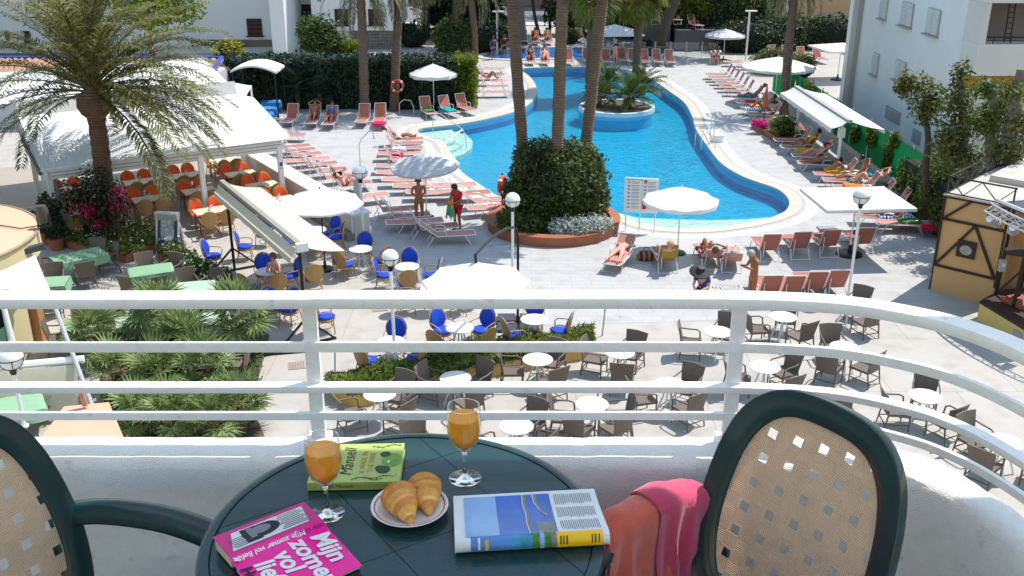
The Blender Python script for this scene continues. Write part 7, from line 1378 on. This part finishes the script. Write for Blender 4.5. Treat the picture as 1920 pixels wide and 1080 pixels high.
b = MB(); b.add([(.012,.012,HB+.0012),(L_-.022,.012,HB+.0012),(L_-.012,wb-.012,HB+.0022),(.03,wb-.012,HB+.0022)], [(0,1,2,3)]); b.build('print', PAPER, pk)
b = MB()
for k in range(9): y = .018 + k*(wb-.034)/8.; b.box((L_*.76, y, HB+.0021), (L_*.30-.008*(k%3), .0022, .0004)); b.box((L_*.17, y, HB+.0021), (L_*.13+.006*(k%2), .002, .0004)) if k < 6 else None
b.build('print', INKG, pk)
b = MB(); b.lathe([(0,.0003),(.03,0)], 24, (L_*.43, wb*.56, HB+.0021), sx=1.25, sy=.72); b.box((L_*.32, wb*.52, HB+.0022), (.03,.044,.0004)); b.build('print', INK, pk); b = MB(); b.lathe([(0,.0003),(.018,0)], 20, (L_*.43, wb*.58, HB+.0026), sx=1.1, sy=.7); b.box((L_*.33, wb*.56, HB+.0026), (.012,.032,.0004)); b.build('print', INKG, pk)
sl = math.atan2(-.007, ws)
text('Mijn zomer vol liefde', .0165, INKW, pk, (L_*.40, -.0105, fz(.0105)+.0022), (R(-18),0,PI), shear=.2, bold=.0004); text('Hilly Goes', .014, INK, pk, (L_*.84, -.010, fz(.010)+.0022), (R(-18),0,PI), shear=.3); text('M', .016, INKW, pk, (L_*.045, -.010, fz(.010)+.0022), (R(-18),0,R(-90)), bold=.0006)
cs = .085; rotf = Euler((0, math.atan(cs), R(-90)), 'XYZ')
def ct(s, size, fa, v, m, bold, sx=1.): o = text(s, size, m, pk, (0,0,0), name='lettering', shear=.15, bold=bold, sx=sx); X_ = Vector((0,-1,-cs)).normalized(); Y_ = Vector((1,0,0)); Z_ = X_.cross(Y_); M_ = Matrix((X_, Y_, Z_)).transposed().to_4x4(); o.matrix_local = Matrix.Translation((fa*L_, -v, fz(v)+.0028)) @ M_ @ Matrix.Diagonal((sx,1,1,1)); return o
ct('Mijn', .050, .86, .068, INKW, .0016); ct('zomer', .050, .645, .085, INKW, .0016); ct('vol', .050, .44, .062, INKW, .0016); ct('liefde', .050, .23, .090, INKW, .0016); ct('Helen', .03, .06, .070, INK, .0008)
# folded magazine
M0 = TP(854,1043); M1 = TP(1143,1026); u, L_ = frame_from(M0, M1); mg = thing('magazine', 'glossy magazine folded open at a coast photograph beside the plate', 'magazine', M0, math.atan2(u.y, u.x)); TL = TP(839,934) - M0; nf = Vector((-u.y, u.x, 0)); dm = TL.dot(nf); sk = TL.dot(u) + .012
Rr = .0145
def MS(a, v, e=0.):   # v 0 far edge .. 1 start of the roll .. 1.5 under the roll
    if v <= 1: z = .004 + (2*Rr-.004)*(v**1.6); y = dm + (Rr - dm)*v; nz = (0, .0, 1)
    else: q = (v-1)*PI/.5*.98; z = Rr + Rr*cos(q); y = Rr - Rr*sin(q)*1.0; nz = (0, -sin(q), cos(q))
    x = a*L_ + sk*(y/dm)*(1-.25*a)
    return (x, y + nz[1]*e, z + nz[2]*e)
vv = [0,.15,.3,.45,.6,.75,.9,1,1.06,1.12,1.18,1.24,1.3,1.36,1.42,1.5]; b = MB(); b.grid([[MS(i/10, v) for i in range(11)] for v in vv][::-1]); b.grid([[(MS(i/10, v)[0], MS(i/10, v)[1], max(.001, MS(i/10, v)[2]-.004)) for i in range(11)] for v in vv[:8]]); b.grid([[(MS(a, v)[0], MS(a, v)[1], z) for v, z in ((0,.001),(0,.004))] for a in [i/10 for i in range(11)]]); b.build('page', mat('glossy_paper', (.72,.73,.75), .3, .02, 8, rnd=0, coat=.2), mg)
b = MB()
for a in (0.0, 1.0):
    for k in range(4): b.tube([(MS(a, v)[0], MS(a, v)[1]*.98, MS(a, v)[2]*(1-.14*k)-.001*k) for v in (0,.3,.6,.9,1.1,1.25)], .0006, 4)
b.build('page', PAPER, mg)
PB = mat('print_sky_blue', S(84,134,200), .3, .22, 9, rnd=0, coat=.2); PB2 = mat('print_deep_blue', S(40,96,192), .3, .3, 14, rnd=0, coat=.2); PLB = mat('print_pale_blue', S(130,172,222), .3, .15, 14, rnd=0, coat=.2); PTE = mat('print_teal', S(60,140,170), .3, .4, 30, rnd=0); PRK = mat('print_rock', S(120,122,120), .35, .35, 60, rnd=0); PGR = mat('print_foliage', S(70,130,30), .35, .7, 90, rnd=0); PYE = mat('print_yellow', S(244,190,10), .3, .03, rnd=0, coat=.2)
patch('print', MS, .07, .36, .06, 1.0, PB, mg); patch('print', MS, .29, .67, .06, 1.0, PB2, mg, e=.0010); patch('print', MS, .07, .29, .06, 1.0, PLB, mg, e=.0010)
patch('print', MS, .10, .36, 1.0, 1.34, PB, mg); patch('print', MS, .36, .52, 1.0, 1.34, PTE, mg); patch('print', MS, .50, .64, 1.0, 1.34, PGR, mg, e=.0011); patch('print', MS, .545, .575, .95, 1.34, PLB, mg, e=.0016); patch('print', MS, .0, .06, 1.0, 1.34, PAPER, mg); patch('print', MS, .62, .66, 1.0, 1.34, PRK, mg, e=.0014)
patch('print', MS, .655, .955, 1.0, 1.34, PYE, mg, e=.0018)
def stroke(pts, w_, m, e): 
    b = MB(); b.grid([[MS(a-w_/2, v, e), MS(a+w_/2, v, e)] for a, v in pts]); b.build('print', m, mg)
stroke([(.49,.07),(.485,.3),(.495,.5),(.49,.75),(.50,1.0)], .02, PRK, .0016); stroke([(.478,.07),(.473,.3),(.483,.5),(.478,.75),(.488,1.0)], .006, PAPER, .0020)
stroke([(.56,.07),(.565,.25),(.59,.42),(.63,.56)], .026, PRK, .0016); stroke([(.548,.07),(.553,.25),(.578,.42),(.625,.58)], .006, PAPER, .0020); stroke([(.60,.72),(.60,.86),(.595,1.0)], .12, PRK, .0014)
b = MB(); random.seed(4)
for c0, c1, v0, v1 in ((.70,.965,.08,.32),(.70,.965,.38,.64),(.70,.965,.70,.95)):
    n = 19
    for k in range(n):
        a = c0 + (c1-c0)*k/n; f = U(.0,.06); b.grid([[MS(a, v0+f*(v1-v0)+ (v1-v0-f)*j/2, .0009), MS(a+.0055, v0+f*(v1-v0)+(v1-v0-f)*j/2, .0009)] for j in range(3)])
tag(b.build('print', INKG, mg), kind='stuff')
PBR = mat('print_brown', S(110,84,20), .5, .5, 200, rnd=0)
for a, w_ in ((.675,.012),(.695,.01),(.715,.012),(.88,.01),(.90,.012),(.925,.01)): b = MB(); b.grid([[MS(a, v, .0024), MS(a+w_, v, .0024)] for v in (1.1,1.18,1.26)]); b.build('print', PBR, mg)
b = MB(); b.grid([[MS(.055+.09, v, .0022), MS(.07+.09, v, .0022)] for v in (1.05,1.15,1.28)]); b.build('print', PAPER, mg); b = MB(); b.grid([[MS(.19, v, .0022), MS(.215, v, .0022)] for v in (1.1,1.2,1.3)]); b.build('print', mat('print_gold', S(196,170,80), .5, .4, 120, rnd=0), mg)
# plate with two croissants
PC = TP(768.5,957.5); pt = thing('plate', 'small white plate with a thin red ring under two croissants', 'plate', PC); CHINA = mat('white_china', (.76,.76,.77), .12, .01, rnd=0, coat=.5); rP = .0755
b = MB(); b.lathe([(0,.0035),(.046,.0035),(.052,.006),(.070,.0135),(rP,.0155),(rP+.0006,.0145),(.070,.0105),(.048,.0015),(0,.0015)], 64); b.build('dish', CHINA, pt); b = MB(); b.lathe([(.0675,.0128),(.0700,.0138)], 64); b.build('rim_ring', mat('red_glaze', S(170,36,26), .2, rnd=0), pt)
CRU = mat('croissant_crust', S(222,160,80), .45, .28, 34, .25, 120, rnd=0); CRB = mat('croissant_brown', S(206,136,62), .35, .3, 40, .25, 120, rnd=0); CRP = mat('croissant_pale', S(236,184,104), .5, .2, 40, .25, 120, rnd=0)
def croissant(label, pa, pb_, rmax, seed):
    a, c = TP(*pa, .008), TP(*pb_, .008); d = c - a; Lc = d.length; t = thing('croissant', label, 'croissant', (a.x, a.y, ZT+.006), math.atan2(d.y, d.x)); rg = random.Random(seed); rows = []; n = 64; 
    for i in range(n+1):
        f = i/n; seg = f*7.0+.4*sin(f*9+seed); saw = (seg % 1.0); st = 1 + .24*(1-saw)**1.5 - .09 if .05 < f < .96 else 1
        r = rmax*max(.02, (sin(PI*min(1, max(0, f)))**.62))*(.86+.28*sin(PI*f)**3*.6)*st*(.78+.3*(1-abs(f-.42)))
        cy = .006*sin(PI*f); row = []
        for k in range(20):
            q = 2*PI*k/20; rr = r*(1+.035*sin(5*q+3*f*9+seed)+.02*sin(11*f*6+q*3)); row.append((f*Lc, cy + cos(q)*rr*1.05, max(.0005, r*.82 + sin(q)*rr*.88)))
        rows.append(row)
    b = MB(); b.grid(rows, closed=True); n_ = len(b.f); b.add(rows[0], [tuple(range(20))]); b.add(rows[-1], [tuple(range(19,-1,-1))])
    for i in range(n):
        sg = (((i+.5)/n)*7.0 + .4*sin((i+.5)/n*9+seed)) % 1.0
        for k in range(20): b.mi[i*20+k] = 1 if sg < .30 else (2 if sg > .72 else 0)
    b.build('crust', [CRU, CRB, CRP], t, ang=28); return t
croissant('golden croissant lying at the left on the plate', (722,930), (772,984), .0295, 3); croissant('golden croissant lying at the right on the plate, overlapping the left one', (777,908), (806,966), .0285, 8)
# glasses of juice
GLS = bpy.data.materials.new('clear_glass'); GLS.use_nodes = True; N, nd, L, B = nodes(GLS); nd.remove(B)
T_ = nd.new('ShaderNodeBsdfTransparent'); T_.inputs[0].default_value = (.985,.99,.99,1); Gs = nd.new('ShaderNodeBsdfGlossy'); Gs.inputs['Roughness'].default_value = .015; lw_ = nd.new('ShaderNodeLayerWeight'); pw_ = nd.new('ShaderNodeMath'); pw_.operation = 'POWER'; pw_.inputs[1].default_value = 3.5; L(lw_.outputs['Facing'], pw_.inputs[0]); fz_ = nd.new('ShaderNodeMath'); fz_.operation = 'MULTIPLY_ADD'; fz_.inputs[1].default_value = .75; fz_.inputs[2].default_value = .035; L(pw_.outputs[0], fz_.inputs[0]); ms = nd.new('ShaderNodeMixShader'); L(fz_.outputs[0], ms.inputs[0]); L(T_.outputs[0], ms.inputs[1]); L(Gs.outputs[0], ms.inputs[2]); L(ms.outputs[0], nd['Material Output'].inputs[0])
JUI = mat('orange_juice', S(240,160,26), .25, .08, 30, rnd=0); N, nd, L, B = nodes(JUI); B.inputs['Subsurface Weight'].default_value = .5; B.inputs['Subsurface Radius'].default_value = (.02,.01,.004)
GLR = bpy.data.materials.new('stem_glass'); GLR.use_nodes = True; N, nd, L, B = nodes(GLR); B.inputs['Transmission Weight'].default_value = 1; B.inputs['Roughness'].default_value = 0; B.inputs['IOR'].default_value = 1.46; B.inputs['Base Color'].default_value = (.98,.99,.99,1)
def glass(label, px, py):
    t = thing('wine_glass', label, 'glass', TP(px, py)); b = MB()
    b.lathe([(0,.0705),(.0125,.0706),(.014,.072),(.0265,.086),(.0335,.104),(.0355,.120),(.0350,.138),(.0332,.162),(.0326,.170),(.0318,.1702),(.0313,.169),(.0322,.160),(.0338,.138),(.0343,.120),(.0324,.105),(.0255,.088),(.0125,.0745),(0,.0735)], 48); b.build('bowl', GLS, t, ang=60)
    b = MB(); b.lathe([(0,.0002),(.0325,.0002),(.0333,.0012),(.031,.0022),(.012,.0045),(.005,.010),(.0042,.03),(.0042,.055),(.006,.064),(.0125,.0702),(0,.0703)], 48); b.build('stem', GLR, t, ang=60)
    b = MB(); b.tube([(.0322*cos(2*PI*k/48), .0322*sin(2*PI*k/48), .170) for k in range(48)], .0009, 6, closed=True); b.build('lip', GLR, t)
    b = MB(); b.lathe([(0,.0738),(.0122,.0752),(.0250,.0888),(.0318,.1055),(.0337,.120),(.0334,.136),(.0328,.1455),(0,.1455)], 48); b.build('juice', JUI, t); return t
glass('stemmed glass of orange juice in front of the green book', 614,963); glass('stemmed glass of orange juice at the back of the table', 872,897)
# towels over the chair arm
MAROON = mat('maroon_towel', S(150,34,66), .95, .12, 60, .4, 420, rnd=0, sheen=.5); ORT_ = mat('orange_towel', S(216,98,76), .95, .12, 60, .4, 420, rnd=0, sheen=.5); PKT_ = mat('rose_towel', S(206,56,98), .95, .12, 60, .4, 420, rnd=0, sheen=.5)
def overarm(label, s0, s1, rad, hang_in, hang_out, m, seed, name, fold=.012):
    M_ = Matrix.LocRotScale(RCH.location, RCH.rotation_euler, RCH.scale); arm = [(-.235,.625),(-.15,.66),(-.06,.668),(.03,.66),(.085,.64),(.115,.60)]; 
    def armp(s): f = s*(len(arm)-1); i = min(int(f), len(arm)-2); k = f-i; a, c = arm[i], arm[i+1]; return a[0]+(c[0]-a[0])*k, a[1]+(c[1]-a[1])*k
    rows = []; nv = 34
    for j in range(nv+1):
        f = j/nv; row = []
        for i in range(25):
            g_ = i/24; s = s0+(s1-s0)*g_; y, z = armp(s); tot = hang_in + PI*rad + hang_out; l = f*tot
            if l < hang_out: x = .268 + rad; zz = z - (hang_out-l); dn = (hang_out-l)
            elif l < hang_out + PI*rad: q = (l-hang_out)/rad; x = .268 + rad*cos(q); zz = z + rad*.75*sin(q); dn = 0
            else: dn = l-hang_out-PI*rad; x = .268 - rad; zz = z - dn
            fo = fold*min(1, dn/.10)*(1.3*abs(sin(g_*7+seed+dn*4)) - .6) + .006*NZ.noise(Vector((g_*5, l*14, seed+3))) + .5*fold*min(1, dn/.1)*sin(g_*23+seed*2); sl_ = -.05*dn*(g_-.5)
            row.append(M_ @ Vector((x + (fo if x < .268 else -fo) - (.02*dn if x < .268 else 0), y + sl_ + .004*sin(l*30+seed), zz + .004*sin(g_*9+seed) + .003*NZ.noise(Vector((g_*6, l*30, seed))))))
        rows.append(row)
    o = MB().slab(rows, .006).build(name, m); return tag(o, label, 'towel')

overarm('orange towel with a maroon edge hanging over the front of the chair arm', .26, .84, .040, .45, .16, ORT_, 2, 'towel')
overarm('narrow maroon towel showing under the orange one on the chair arm', .74, 1.04, .036, .45, .15, MAROON, 4, 'towel')
overarm('bright pink towel hanging over the chair arm next to the chair back', .0, .42, .049, .45, .18, PKT_, 7, 'towel')
bpy.data.scenes.remove(TSC)
